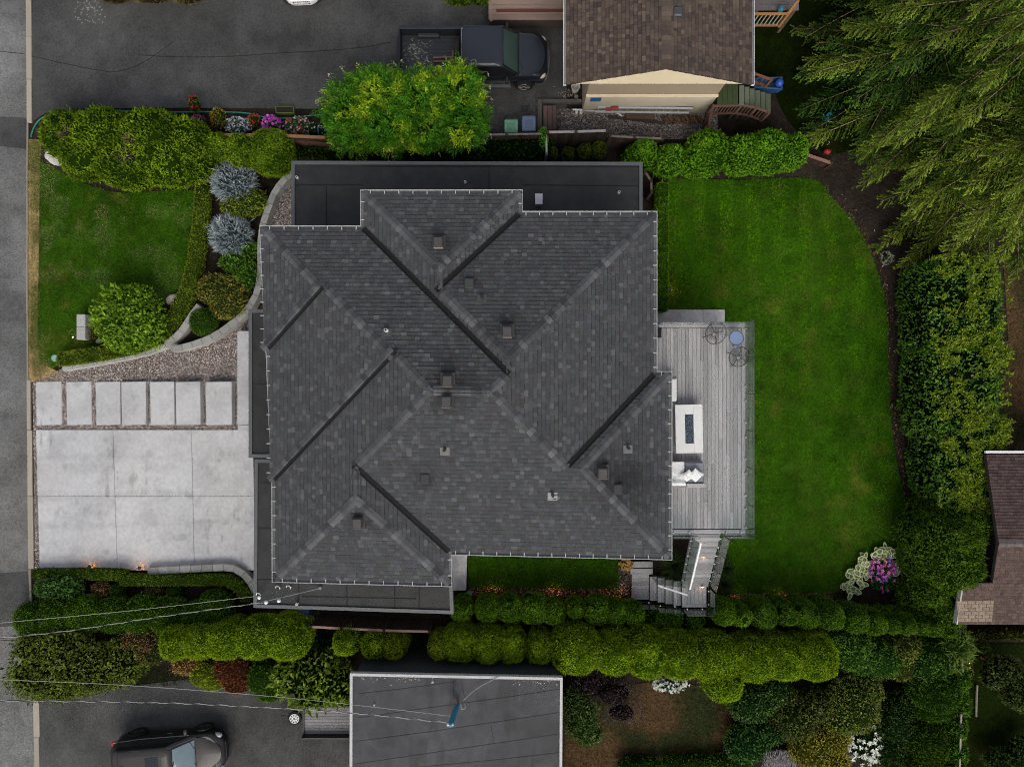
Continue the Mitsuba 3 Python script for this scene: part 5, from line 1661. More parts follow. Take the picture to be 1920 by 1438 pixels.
m.loft([np.column_stack([c[0] + r * np.cos(q), c[1] + r * np.sin(q), np.full(n, z)]) for r, z in ((.19, .52), (.27, .52), (.285, .57), (.27, .64), (.19, .645))], (.014, .014, .014))
wk = sub(k, 'spare_wheel'); m.put(wk, 'mat_matte')
m = MB().cyl([c[0], c[1], .60], [c[0], c[1], .655], .19, (.10, .10, .10), 24)
for i in range(9):
    t = i * 2 * np.pi / 9
    m.box([c[0] + .115 * math.cos(t), c[1] + .115 * math.sin(t), .66], (.13, .035, .02), (.75, .75, .76), math.degrees(t))
m.tube(np.column_stack([c[0] + .19 * np.cos(np.append(q, 0)), c[1] + .19 * np.sin(np.append(q, 0)), np.full(n + 1, .662)]), .014, (.7, .7, .7), 5)
m.put(sub(wk, 'rim'), 'mat_satin')

# ------------------------------------------------------------------ the north neighbour's yard
def bin_(px, py, col, w, d, label):
    k = thing('wheelie_bin', label, 'wheelie bin')
    c = P(px, py, 1.05)
    x, y = c[0], c[1]
    sq = lambda s, z: np.array([[x - w / 2 * s, y - d / 2 * s, z], [x + w / 2 * s, y - d / 2 * s, z], [x + w / 2 * s, y + d / 2 * s, z], [x - w / 2 * s, y + d / 2 * s, z]])
    MB().loft([sq(.75, .06), sq(.93, .98)], np.asarray(col) * .8).put(sub(k, 'body'), 'mat_satin')
    lk_ = sub(k, 'lid')
    MB().box([x, y, 1.02], (w * 1.02, d * 1.02, .07), col, bev=.03).put(lk_, 'mat_satin')
    MB().box([x, y - .02, 1.062], (w * .55, d * .55, .02), np.asarray(col) * .8, bev=.015).put(sub(lk_, 'lid_panel'), 'mat_satin')
    m = MB().tube([[x - w * .35, y + d * .55, .98], [x + w * .35, y + d * .55, .98]], .018, np.asarray(col) * .6, 6); m.put(sub(k, 'handle'), 'mat_satin')
    for s in (-1, 1):
        MB().cyl([x + s * w * .30, y + d * .40, .10], [x + s * w * .40, y + d * .40, .10], .10, (.012, .012, .012), 14).put(sub(k, 'wheel'), 'mat_matte')


bin_(958.5, 237, (.11, .26, .18), .54, .55, 'green wheelie bin at the end of the driveway')
bin_(991.5, 232, (.085, .125, .20), .55, .62, 'blue grey wheelie bin beside the wooden steps')
k = thing('drain_grate', 'small square drain grate in the asphalt above the bins', 'drain')
c = P(984, 204, .03)
MB().box([c[0], c[1], .033], (.26, .26, .012), (.012, .012, .012)).put(sub(k, 'frame'), 'mat_satin')
for i in range(5): MB().box([c[0] - .09 + .045 * i, c[1], .042], (.018, .22, .008), (.03, .03, .03)).put(sub(k, 'bar'), 'mat_satin')
k = thing('wooden_steps', 'three reddish boards beside the gravel yard', 'steps')
for i in range(3):
    x0 = P(1019 + 8.3 * i, 0, .25)[0]
    MB().box([x0 + .085, P(0, 221, .25)[1], .23], (.17, 1.02, .05), np.array([.115, .075, .068]) * (1.0 - .08 * i), bev=.006).put(sub(k, 'board'), 'mat_matte')
MB().box([P(1031, 0, .1)[0], P(0, 221, .1)[1], .1], (.5, .95, .2), (.03, .025, .022)).put(sub(k, 'base'), 'mat_matte')
kw = new('concrete_edging'); tag(kw, 'weathered concrete edging round the gravel yard', kind='structure')
for a in ([(1008, 186), (1016, 186), (1016, 253), (1008, 253)], [(1017, 186), (1092, 186), (1092, 193), (1017, 193)]):
    MB().slab(PG(a, .2), -.05, .2, (.085, .078, .072)).put(sub(kw, 'edge'), 'mat_matte')
k = thing('bucket', 'white bucket at the left corner of the cream gable', 'bucket')
c = P(1079.5, 163, .40)
q = np.arange(24) * 2 * np.pi / 24
ring = lambda r, z: np.column_stack([c[0] + r * np.cos(q), c[1] + r * np.sin(q), np.full(24, z)])
MB().loft([ring(.14, .03), ring(.175, .44), ring(.16, .44), ring(.13, .06)], (.55, .54, .52)).put(sub(k, 'body'), 'mat_satin')
MB().tube(np.vstack([ring(.175, .44), ring(.175, .44)[:1]]), .013, (.6, .6, .58), 6).put(sub(k, 'rim'), 'mat_satin')
for px, py, r, col, lb in ((1080.5, 182, .09, (.18, .16, .15), 'small grey pot below the white bucket'), (1086, 190, .07, (.45, .40, .36), 'small pale pot beside the clapboard wall corner')):
    k = thing('plant_pot', lb, 'pot')
    c = P(px, py, .2); ring = lambda r, z: np.column_stack([c[0] + r * np.cos(q), c[1] + r * np.sin(q), np.full(24, z)])
    MB().loft([ring(r * .7, .03), ring(r, .22), ring(r * .85, .22), ring(r * .8, .17)], col).put(k, 'mat_satin')


def ladder(label, a, b, w, z0, z1, col=(.36, .37, .385)):
    """A ladder hung on edge against the wall: two rails one above the other."""
    k = thing('ladder', label, 'ladder', 'aluminium ladders by the wall')
    a0, b0 = P(*a, z0), P(*b, z0)
    t = unit(b0 - a0); s = np.array([-t[1], t[0], 0])
    for off in (0, w):
        MB().hexa(np.array([a0 + s * (off - .03), b0 + s * (off - .03), b0 + s * (off + .03), a0 + s * (off + .03)]) - [0, 0, .06], np.array([a0 + s * (off - .03), b0 + s * (off - .03), b0 + s * (off + .03), a0 + s * (off + .03)]), col).put(sub(k, 'rail'), 'mat_satin')
    n = int(np.linalg.norm(b0 - a0) / .3)
    for i in range(n):
        p = a0 + t * (i + .5) * .3
        MB().tube([p - [0, 0, .03], p + s * w - [0, 0, .03]], .016, col, 6).put(sub(k, 'rung'), 'mat_satin')


ladder('upper aluminium extension ladder lying along the clapboard wall', (1121, 201), (1300, 203), .20, .85, .85)
ladder('lower aluminium extension ladder with red tags along the wall', (1115, 209.5), (1292, 211.5), .20, .70, .70, (.30, .31, .32))
for i, (a, b) in enumerate((((1136, 205), (1149, 206)), ((1146, 202), (1160, 203)))):
    k = thing('red_tag', ('red sleeve on the lower ladder', 'red sleeve between the two ladders')[i], 'tag')
    p, q2 = P(*a, .9), P(*b, .9)
    MB().box((p + q2) / 2, (abs(q2[0] - p[0]), .12, .06), (.20, .03, .03), bev=.015).put(k, 'mat_satin')
for lb, a, b, z, w, col in (('white gutter length leaning on the ladders', (1170, 187), (1252, 192), 1.05, .11, (.66, .63, .62)), ('long white downpipe lying on the dark gravel', (1074, 205.5), (1150, 209.5), .35, .06, (.6, .6, .6))):
    k = thing('gutter_length', lb, 'gutter')
    p, q2 = P(*a, z), P(*b, z); t = unit(q2 - p); s = np.array([-t[1], t[0], 0]) * w / 2
    MB().hexa(np.array([p - s, q2 - s, q2 + s, p + s]) - [0, 0, .06], np.array([p - s, q2 - s, q2 + s, p + s]), col).put(sub(k, 'channel'), 'mat_satin')
    MB().hexa(np.array([q2 - s, q2 - s + t * .05, q2 + s + t * .05, q2 + s]) - [0, 0, .065], np.array([q2 - s, q2 - s + t * .05, q2 + s + t * .05, q2 + s]) + [0, 0, .004], np.asarray(col) * .6).put(sub(k, 'end_cap'), 'mat_satin')
k = thing('downpipe', 'bent white downpipe end below the ladders', 'downpipe')
MB().tube([P(1146, 209, .33), P(1156, 211, .30), P(1166, 218, .10)], .035, (.5, .5, .5), 8).put(k, 'mat_satin')
for lb, a, b, z, w, col in (('reddish brown board below the ladders', (1174, 217), (1228, 219), .25, .22, (.085, .05, .038)), ('long dark plank slanting across the gravel', (1140, 219), (1245, 231), .12, .10, (.04, .032, .028))):
    k = thing('loose_board', lb, 'board')
    p, q2 = P(*a, z), P(*b, z); t = unit(q2 - p); s = np.array([-t[1], t[0], 0]) * w / 2
    MB().hexa(np.array([p - s, q2 - s, q2 + s, p + s]) - [0, 0, .05], np.array([p - s, q2 - s, q2 + s, p + s]), col).put(k, 'mat_matte')
for px, py, lb in ((1081, 211, 'small white jar on the gravel'), (1089.5, 211.5, 'white pipe cap beside the jar')):
    k = thing('paint_jar', lb, 'jar'); c = P(px, py, .15)
    m = MB().cyl([c[0], c[1], .03], [c[0], c[1], .17], .065, (.5, .5, .46), 14).cyl([c[0], c[1], .17], [c[0], c[1], .19], .05, (.62, .6, .58), 14); m.put(k, 'mat_satin')
k = thing('firewood_stack', 'row of stacked brown firewood under the wall', 'firewood')
for i in range(14):
    c = P(1246 + 5.2 * i, 223 + (i % 2) * 3, .2)
    MB().cyl([c[0] - .08, c[1] + .12, .16 + .05 * (i % 3)], [c[0] + .08, c[1] - .12, .12 + .05 * (i % 3)], .055, np.array([.10, .055, .028]) * (.6 + .25 * (i % 3)), 8).put(sub(k, 'log'), 'mat_matte')

# green plank stair and rail east of the house
k = thing('green_stair', 'faded green plank stair beside the neighbour house', 'stairs')
for i in range(6):
    z = 1.7 - .18 * i
    x0, x1 = P(1386 + 10 * i, 0, z)[0], P(1395.2 + 10 * i, 0, z)[0]
    y0, y1 = P(0, 197 + 2.4 * i, z)[1], P(0, 160 + 3.2 * i, z)[1]
    MB().box([(x0 + x1) / 2, (y0 + y1) / 2, z - .02], (x1 - x0, y1 - y0, .045), np.array([.105, .125, .085]) * (1 - .04 * i), bev=.006).put(sub(k, 'tread'), 'mat_matte')
    MB().slab(sbox(x0 + .02, y0 + .05, x1 - .02, y1 - .05), 0, z - .045, (.03, .03, .025)).put(sub(k, 'riser'), 'mat_matte')
k = thing('stair_platform', 'dark green mossy platform at the head of the plank stair', 'platform')
a, b = P(1345, 196, 1.75), P(1384, 158, 1.75)
for i in range(4):
    x0 = a[0] + (b[0] - a[0]) * i / 4
    MB().box([x0 + (b[0] - a[0]) / 8, (a[1] + b[1]) / 2, 1.72], ((b[0] - a[0]) / 4 - .01, b[1] - a[1], .05), (.035, .05, .02)).put(sub(k, 'board'), 'mat_matte')


def balustrade(label, pts, z0, z1, col, step=.13, balcol=None):
    k = thing('balustrade', label, 'railing')
    q = [np.array([*P(a, b, z1)[:2], z1]) for a, b in pts]
    for a, b in zip(q[:-1], q[1:]):
        t = unit(b - a); s = np.array([-t[1], t[0], 0]) * .045; L = np.linalg.norm(b - a)
        for dz, col_ in ((0, col), (-(z1 - z0) + .08, np.asarray(col) * .8)):
            lo = np.array([a - s, b - s, b + s, a + s]) + [0, 0, dz]
            MB().hexa(lo - [0, 0, .04], lo, col_).put(sub(k, 'rail'), 'mat_matte')
        for i in range(int(L / step)):
            p = a + t * (i + .5) * step
            MB().box([p[0], p[1], (z0 + z1) / 2], (.035, .035, z1 - z0 - .05), col if balcol is None else balcol).put(sub(k, 'baluster'), 'mat_matte')
    for a in q:
        MB().box([a[0], a[1], (z0 + z1) / 2], (.10, .10, z1 - z0 + .05), np.asarray(col) * .9).put(sub(k, 'post'), 'mat_matte')


balustrade('brown railing curving along the foot of the green stair', [(1338, 199), (1390, 197), (1418, 202), (1442, 211)], .75, 1.65, (.11, .06, .045))
balustrade('brown railing going down beside the clapboard wall to the gravel', [(1338, 199), (1331, 222), (1330, 246)], .05, 1.1, (.10, .055, .045), .2)
balustrade('orange brown railing of the raised neighbour deck', [(1412, 26), (1478, 26), (1496, 2)], 1.8, 2.75, (.30, .15, .06), .16, (.30, .28, .25))
k = thing('raised_deck', 'raised neighbour deck behind the orange railing', 'deck')
for i in range(5):
    y1 = P(0, -30 + 11 * i, 1.8)[1]
    MB().box([P(1455, 0, 1.8)[0], y1, 1.77], (P(1498, 0, 1.8)[0] - P(1412, 0, 1.8)[0], .22, .05), np.array([.15, .13, .13]) * (.85 + .08 * (i % 3))).put(sub(k, 'board'), 'mat_matte')
for px in (1420, 1490):
    c = P(px, 18, 1.8); MB().box([c[0], c[1], .87], (.12, .12, 1.74), (.1, .07, .05)).put(sub(k, 'post'), 'mat_matte')
k = thing('toy_ball', 'turquoise ball on the raised neighbour deck', 'ball')
c = P(1465, 16, 2.0); m = trimesh.creation.icosphere(2, .13); MB().add(m.vertices + [c[0], c[1], 1.93], m.faces, (.03, .20, .26)).put(k, 'mat_satin', smooth=True)
k = thing('blue_tub', 'bright blue tub behind the northeast corner of the neighbour house', 'tub')
c = P(1442, 156, .6)
m = MB().loft([np.array([[c[0] - .55, c[1] - .15, .1], [c[0] + .5, c[1] - .22, .1], [c[0] + .5, c[1] + .25, .1], [c[0] - .55, c[1] + .2, .1]]), np.array([[c[0] - .6, c[1] - .18, .55], [c[0] + .58, c[1] - .26, .55], [c[0] + .58, c[1] + .28, .55], [c[0] - .6, c[1] + .24, .55]]), np.array([[c[0] - .5, c[1] - .12, .56], [c[0] + .5, c[1] - .2, .56], [c[0] + .5, c[1] + .22, .56], [c[0] - .5, c[1] + .18, .56]]), np.array([[c[0] - .48, c[1] - .1, .2], [c[0] + .46, c[1] - .16, .2], [c[0] + .46, c[1] + .2, .2], [c[0] - .48, c[1] + .16, .2]])], (.02, .07, .16))
m.put(sub(k, 'body'), 'mat_satin')
m = trimesh.creation.icosphere(2, .17); MB().add(m.vertices + [c[0] + .42, c[1], .6], m.faces, (.02, .07, .36)).put(sub(k, 'float'), 'mat_satin', smooth=True)
balustrade('brown railing above the blue tub', [(1412, 137), (1446, 149)], .8, 1.5, (.16, .07, .04), .2)
# north neighbour's porch of pinkish boards
k = thing('porch', 'pinkish brown board porch at the top edge beside the brown roof', 'porch')
for i in range(9):
    y1 = P(0, 37.5 - 9.6 * i, .85)[1]
    MB().box([(P(916, 0, .85)[0] + P(1068, 0, .85)[0]) / 2, y1 + .10, .83], (P(1068, 0, .85)[0] - P(916, 0, .85)[0], .20, .045), np.array([.235, .165, .135]) * (.85 + .06 * (i % 4)), bev=.006).put(sub(k, 'board'), 'mat_matte')
MB().box([(P(930, 0, .85)[0] + P(1068, 0, .85)[0]) / 2, P(0, 20, .9)[1], .88], (3.0, .10, .05), (.10, .035, .025)).put(sub(k, 'stain_board'), 'mat_matte')
MB().box([P(921, 0, .85)[0], P(0, 0, .85)[1], .87], (.09, 1.8, .05), (.22, .16, .13)).put(sub(k, 'side_board'), 'mat_matte')
MB().slab(PG([(918, -40), (1066, -40), (1066, 36), (918, 36)], .8), -.05, .79, (.06, .045, .04)).put(sub(k, 'base'), 'mat_matte')
k = thing('hoop', 'thin grey hoop on the asphalt below the porch corner', 'hoop')
c = P(907, 23, .1); MB().tube(np.column_stack([c[0] + .15 * np.cos(np.append(q, 0)), c[1] + .17 * np.sin(np.append(q, 0)), np.full(25, .10)]), .016, (.10, .12, .11), 6).put(k, 'mat_satin')

# ------------------------------------------------------------------ hose, boxes, mast, wires
k = thing('garden_hose', 'long green garden hose along the edge of the flower bed', 'hose')
pts = [(58, 258), (61, 246), (68, 232), (80, 221), (98, 215), (130, 211), (170, 209.5), (220, 209), (280, 210.5), (340, 211), (400, 210), (440, 211), (472, 214), (500, 221), (540, 222), (575, 218), (616, 214)]
MB().tube([[*P(a, b, .07)[:2], .07] for a, b in smoothline(pts, 6)], .028, (.012, .19, .13), 8).put(k, 'mat_satin')
k = thing('hose_end', 'short green hose end poking out below the big cedar', 'hose')
MB().tube([P(79, 262.5, .06), P(86, 264, .06), P(96, 263, .06)], .026, (.012, .19, .13), 8).put(sub(k, 'hose'), 'mat_satin')
MB().cyl(P(78, 261, .06), P(80, 264.5, .06), .03, (.02, .25, .18), 8).put(sub(k, 'nozzle'), 'mat_satin')
k = thing('planter_box', 'low green planter box at the driveway edge', 'planter')
c = P(534, 206, .2)
for dx, dy, sx, sy in ((0, .13, .75, .025), (0, -.13, .75, .025), (.37, 0, .025, .28), (-.37, 0, .025, .28)):
    MB().box([c[0] + dx, c[1] + dy, .12], (sx, sy, .2), (.09, .13, .03)).put(sub(k, 'side'), 'mat_satin')
MB().box([c[0], c[1], .11], (.73, .25, .16), (.02, .016, .012)).put(sub(k, 'soil'), 'mat_matte')
k = thing('trellis', 'small blue frame in the flower bed', 'trellis')
for a, b in (((596, 239), (610, 241)), ((610, 241), (615, 250)), ((615, 250), (614, 259)), ((596, 239), (597, 252))):
    MB().tube([P(*a, .6), P(*b, .6)], .02, (.03, .10, .17), 6).put(sub(k, 'bar'), 'mat_satin')
for a in ((596, 239), (614, 258)):
    MB().tube([P(*a, .6), P(*a, .6) * [1, 1, 0]], .018, (.03, .10, .17), 6).put(sub(k, 'leg'), 'mat_satin')

k = thing('service_mast', 'galvanised service mast with hooked conduits on the garage roof', 'mast')
GV = (.55, .55, .56)
for a, b, zt in (((525, 1104), (499, 1129), 4.55), ((545, 1103), (523, 1126), 4.4), ((489, 1117), (486, 1120), 3.6)):
    p0, p1 = P(*a, ZF - .05), P(*b, zt)
    MB().tube([p0, p1], .022, GV, 8).put(sub(k, 'conduit'), 'mat_metal')
    MB().ball(p1, .07, (.75, .75, .75), 12, 8).put(sub(k, 'weatherhead'), 'mat_satin')
    h = np.array([[0, 0, 0], [.05, .08, .08], [.0, .15, .12], [-.10, .15, .10], [-.13, .08, .05]])
    MB().tube(p0 + h + [0, 0, .06], .018, (.66, .66, .66), 8).put(sub(k, 'hook'), 'mat_satin')
MB().tube([P(600, 1102.5, ZF), P(482, 1130, 4.55)], .020, (.40, .40, .41), 8).put(sub(k, 'brace'), 'mat_metal')
MB().cyl(P(600, 1102.5, ZF - .06), P(600, 1102.5, ZF + .05), .06, (.5, .5, .5), 10).put(sub(k, 'brace_foot'), 'mat_metal')
MB().tube([P(484, 1131, 4.5), P(515, 1112, 3.4)], .016, (.4, .4, .4), 6).put(sub(k, 'stay'), 'mat_metal')


def wire(label, pts, twisted=False, r=.0075, col=(.34, .33, .32)):
    """pts: (px, py, z)."""
    k = thing('overhead_wire', label, 'wire')
    p = np.array([P(a, b, z) for a, b, z in pts])
    q = smoothline(p, 10)
    if not twisted:
        MB().tube(q, r, col, 5).put(k, 'mat_satin')
        return
    q = np.array([LineString(q).interpolate(t, True).coords[0] for t in np.linspace(0, 1, 400)])
    s = np.linspace(0, LineString(q).length, 400)
    for i, (c_, rr) in enumerate((((.03, .03, .03), .011), ((.42, .41, .40), .009))):
        a = s * 2 * np.pi / .75 + i * np.pi
        MB().tube(q + np.column_stack([a * 0, .012 * np.cos(a), .012 * np.sin(a)]), rr, c_, 5).put(sub(k, 'strand'), 'mat_satin')


wire('thin straight wire running from the street to the garage mast', [(-120, 1180, 7.0), (0, 1167.5, 6.6), (240, 1145, 5.6), (476, 1118, 4.5)], col=(.36, .36, .34))
wire('twisted service cable running from the street to the garage mast', [(-120, 1209, 7.0), (0, 1196, 6.6), (130, 1182, 6.0), (300, 1156, 5.2), (494, 1129, 4.5)], True)
wire('thin straight wire over the southwest shrubs to the blue-sleeved mast', [(-120, 1266, 7.0), (0, 1273.5, 6.6), (230, 1284, 5.8), (480, 1302.5, 5.2), (655, 1320, 4.9), (845, 1342, 4.5)], col=(.36, .36, .34))
wire('twisted service cable to the blue-sleeved mast on the flat garage', [(-120, 1314, 7.0), (0, 1313.5, 6.6), (300, 1317, 5.6), (480, 1325, 5.2), (655, 1336, 4.9), (838, 1354, 4.5)], True)
wire('slack grey cable from the blue-sleeved mast to the garage roof edge', [(868, 1313, 3.25), (895, 1290, 3.1), (935, 1268, 3.02)], col=(.25, .25, .25), r=.014)
k = thing('sleeved_mast', 'blue-sleeved service mast standing on the flat garage roof', 'mast')
p0, p1 = P(859, 1316, zg - .05), P(845, 1358, 4.6)
t = p1 - p0
MB().tube([p0, p1], .03, (.3, .3, .3), 8).put(sub(k, 'pole'), 'mat_metal')
for dx, f0, f1 in ((-.05, .15, 1.0), (.05, .12, .98), (0, .4, 1.04)):
    MB().tube([p0 + t * f0 + [dx, 0, .03], p0 + t * f1 + [dx, 0, .03]], .055, (.02, .21, .32), 8).put(sub(k, 'sleeve'), 'mat_satin')
for dx in (-.09, .06):
    MB().ball(p1 + [dx, 0, 0], .055, (.5, .65, .68), 8, 6).put(sub(k, 'end_cap'), 'mat_satin')
h = np.array([P(859, 1320, zg), P(852, 1318, zg + .2), P(848, 1330, zg + .4), P(845, 1342, zg + .6)])
MB().tube(smoothline(h), .016, (.30, .12, .08), 6).put(sub(k, 'cable_loop'), 'mat_satin')
h = np.array([P(870, 1318, zg), P(873, 1326, zg + .1), P(866, 1329, zg + .15), P(864, 1320, zg + .1)])
MB().tube(smoothline(h), .014, (.35, .33, .32), 6).put(sub(k, 'drip_loop'), 'mat_satin')
k = thing('recycling_box', 'dark blue box behind the garage beside the cedar hedge', 'box')
c = P(572, 1150, .6); MB().box([c[0], c[1] , .4], (.38, .40, .7), (.02, .045, .12), bev=.03).put(sub(k, 'body'), 'mat_satin')
MB().box([c[0], c[1], .78], (.42, .44, .06), (.03, .06, .15), bev=.02).put(sub(k, 'lid'), 'mat_satin')
k = thing('lawn_edging', 'pale line of edging in the far southeast lawn', 'edging')
MB().tube([P(1832, 1284, .1), P(1830, 1343, .1)], .045, (.22, .20, .17), 6).put(k, 'mat_matte')
k = thing('thatched_cover', 'grey straw cover at the bottom edge between dark shrubs', 'cover')
rr = np.random.default_rng(3)
c0 = P(1462, 1428, .5)
m = MB().ball(c0 - [0, 0, .3], (.72, .45, .4), (.10, .09, .10), 14, 6)
for i in range(260):
    x, y = rr.uniform(-.7, .7), rr.uniform(-.45, .45)
    m.tube([c0 + [x, y + .12, .04 + rr.uniform(0, .06)], c0 + [x + rr.normal() * .05, y - .18, -.02]], .008, np.array([.24, .22, .23]) * rr.uniform(.5, 1.2), 3, False)
m.put(k, 'mat_matte')
# ------------------------------------------------------------------ vegetation
scene['mat_leaf_glossy'] = two({'type': 'principled', 'base_color': VC, 'roughness': 0.32, 'specular': 0.5})
VCMATS.add('mat_leaf_glossy')
ORD = ['first', 'second', 'third', 'fourth', 'fifth', 'sixth', 'seventh', 'eighth', 'ninth', 'tenth', 'eleventh', 'twelfth', 'thirteenth', 'fourteenth', 'fifteenth', 'sixteenth', 'seventeenth', 'eighteenth', 'nineteenth', 'twentieth',
       'twenty-first', 'twenty-second', 'twenty-third', 'twenty-fourth', 'twenty-fifth', 'twenty-sixth']

# big cedar at the street corner
k = shrub('cedar', 'huge spreading bright green cedar at the street corner with brown gaps', 'cedar',
          [(128, 256, 92, 92, .1, 1.9), (170, 290, 105, 100, .1, 2.0), (200, 255, 115, 95, .1, 2.3), (245, 305, 115, 105, .1, 2.3), (290, 262, 120, 105, .1, 2.5), (320, 300, 120, 105, .1, 2.4), (358, 285, 90, 120, .1, 2.2)],
          560, .11, .045, (.020, .046, .004), (.100, .150, .008), 101, p=2.4, out=.35, up=.45, rnd=.6, holes=.34, lump=.17, lumpf=3.2, shell=.12, clump=.65, tone=2.2)
m = MB()
rg = np.random.default_rng(7)
for px, py, z in ((122, 250, 1.95), (247, 260, 2.4), (233, 290, 2.25)):
    c = P(px, py, z)
    m.ball(c - [0, 0, .25], (.36, .24, .22), (.012, .009, .007), 10, 5)
    for i in range(46):
        d = unit(rg.normal(size=3) * [1, 1, .35])
        q = c + d * rg.uniform(.02, .3)
        m.tube([q, q + d * rg.uniform(.05, .18) + [0, 0, .04]], .008, np.array([.20, .13, .08]) * rg.uniform(.3, 1.3), 3, False)
kb = sub(k, 'bare_branches'); m.put(kb, 'mat_matte'); labels[kb] = {'label': 'bare brown twigs in the gaps of the crown', 'kind': 'stuff'}
cedar(408, 277, 52, 1.7, 'narrow cedar squeezed between the huge corner cedar and the round cedars', 102)
cedar(452, 284, 64, 1.6, 'rounded cedar left of the roundest one above the blue spruces', 103)
cedar(508, 285, 92, 1.5, 'round bright cedar at the west end of the north flat roof', 104, light=(.125, .19, .010))


def spruce(px, py, w, h, label, seed):
    k = thing('blue_spruce', label, 'spruce')
    s = (H - h * .5) / F
    c = P(px, py, h * .5)
    m = MB()
    crown(m, [(c[0], c[1], h * .48, w / 2 * s * .88, w / 2 * s * .88, h * .5)], 330, .25, .036, (.13, .19, .22), (.24, .315, .36), seed, p=2.0, out=1.1, up=.5, rnd=.5, lump=.16, lumpf=4, shell=.34, core=.70, corecol=(.03, .045, .05), clump=.3)
    m.put(sub(k, 'crown'), 'mat_leaf'); stake(k, c[0], c[1], h * .6)


spruce(438, 339, 96, 1.15, 'silvery blue spruce nearer the big corner cedar', 111)
spruce(432, 441, 90, 1.1, 'silvery blue spruce nearer the box hedge bend', 112)
RH = dict(gain=1.3, out=.30, up=.6, rnd=.8, shell=.25, lump=.14, core=.80)
shrub('shrub', 'glossy green shrub with a lit lamp beside the upper blue spruce', 'shrub', [(452, 388, 78, 52, 0, .9), (482, 378, 44, 48, 0, .9)], 330, .10, .042, (.020, .040, .006), (.115, .135, .018), 121, **RH)
shrub('shrub', 'green leafy shrub just below the lower blue spruce', 'shrub', [(445, 492, 66, 44, 0, .8), (462, 515, 54, 60, 0, .9), (470, 470, 34, 40, 0, .7)], 330, .10, .045, (.015, .045, .006), (.075, .135, .015), 122, **RH)
shrub('shrub', 'olive shrub with rusty tips beside the outer block wall', 'shrub', [(412, 545, 82, 66, 0, 1.0), (430, 572, 76, 60, 0, .9), (445, 545, 50, 60, 0, .9)], 330, .10, .042, (.022, .036, .007), (.125, .115, .022), 123, extra=((.19, .075, .025), .10), **RH)
shrub('shrub', 'clipped green ball between the two block walls', 'shrub', [(383, 604, 54, 52, 0, .8)], 1000, .045, .026, (.018, .045, .006), (.055, .105, .012), 124, p=2.3, lump=.04, shell=.06)
shrub('shrub', 'round bright lime green shrub on the front lawn', 'shrub', [(240, 575, 118, 84, .15, 1.7), (218, 600, 86, 90, .1, 1.5), (262, 610, 98, 96, .1, 1.75), (240, 632, 90, 62, .1, 1.4)], 300, .125, .085, (.035, .085, .008), (.115, .185, .014), 125, out=.35, up=.7, rnd=.8, shell=.42, lump=.26, lumpf=3.4, core=.66, clump=.45, holes=.30)
shrub('shrub', 'low dark reddish green plant behind the stone plinth', 'shrub', [(183, 618, 34, 36, 0, .45), (172, 634, 24, 18, 0, .3)], 380, .07, .035, (.022, .026, .010), (.070, .065, .020), 126, trunk=False, **RH)
hedge_along('box_hedge', 'low clipped box hedge curving along the front lawn', [(381, 362), (377, 425), (366, 498), (352, 550), (330, 597), (298, 633), (250, 652), (190, 664), (124, 673)], 29, .62, 780, .050, .030, (.028, .052, .006), (.135, .170, .016), 130, step=.28, lump=.05, shell=.08, zmin=-.6)
hedge_along('box_hedge', 'slim clipped hedge along the east wall of the house', [(1240, 357), (1240, 465), (1239, 573)], 25, .9, 780, .055, .030, (.024, .062, .005), (.085, .165, .012), 131, step=.28, lump=.05, shell=.08, zmin=-.6)
hedge_along('box_hedge', 'short clipped hedge below the street end of the driveway', [(74, 1075), (157, 1074)], 18, .5, 800, .05, .03, (.020, .040, .005), (.065, .095, .012), 132, step=.25, lump=.05, zmin=-.5)
hedge_along('box_hedge', 'low clipped hedge under the driveway stepping down to the corner wall', [(174, 1076), (228, 1077), (236, 1086), (300, 1087), (380, 1086), (428, 1086), (448, 1096), (462, 1116)], 21, .6, 800, .05, .03, (.022, .046, .005), (.085, .125, .014), 133, step=.25, lump=.06, zmin=-.5)
shrub('shrub', 'large dark green leafy shrub at the street corner below the driveway', 'shrub', [(100, 1100, 66, 50, 0, .9), (132, 1102, 56, 46, 0, .9)], 300, .13, .06, (.012, .032, .008), (.050, .095, .022), 134, **RH)
shrub('shrub', 'reddish shrub between the leafy shrub and the clipped balls', 'shrub', [(190, 1104, 38, 28, 0, .6)], 420, .08, .035, (.035, .028, .012), (.15, .075, .038), 135, trunk=False, **RH)
shrub('shrub', 'clipped dark ball near the reddish shrub', 'shrub', [(222, 1107, 29, 27, 0, .6)], 1000, .045, .026, (.014, .036, .005), (.045, .080, .012), 136, p=2.3, lump=.04, trunk=False)
shrub('shrub', 'clipped dark ball in the middle of the bed below the driveway', 'shrub', [(327, 1109, 28, 22, 0, .6)], 1000, .045, .026, (.014, .036, .005), (.050, .085, .014), 137, p=2.3, lump=.04, trunk=False)
shrub('shrub', 'small pinkish flowering plant beside the middle clipped ball', 'shrub', [(290, 1105, 38, 18, 0, .35)], 420, .07, .035, (.03, .04, .015), (.12, .09, .04), 138, trunk=False, extra=((.40, .20, .17), .14), **RH)

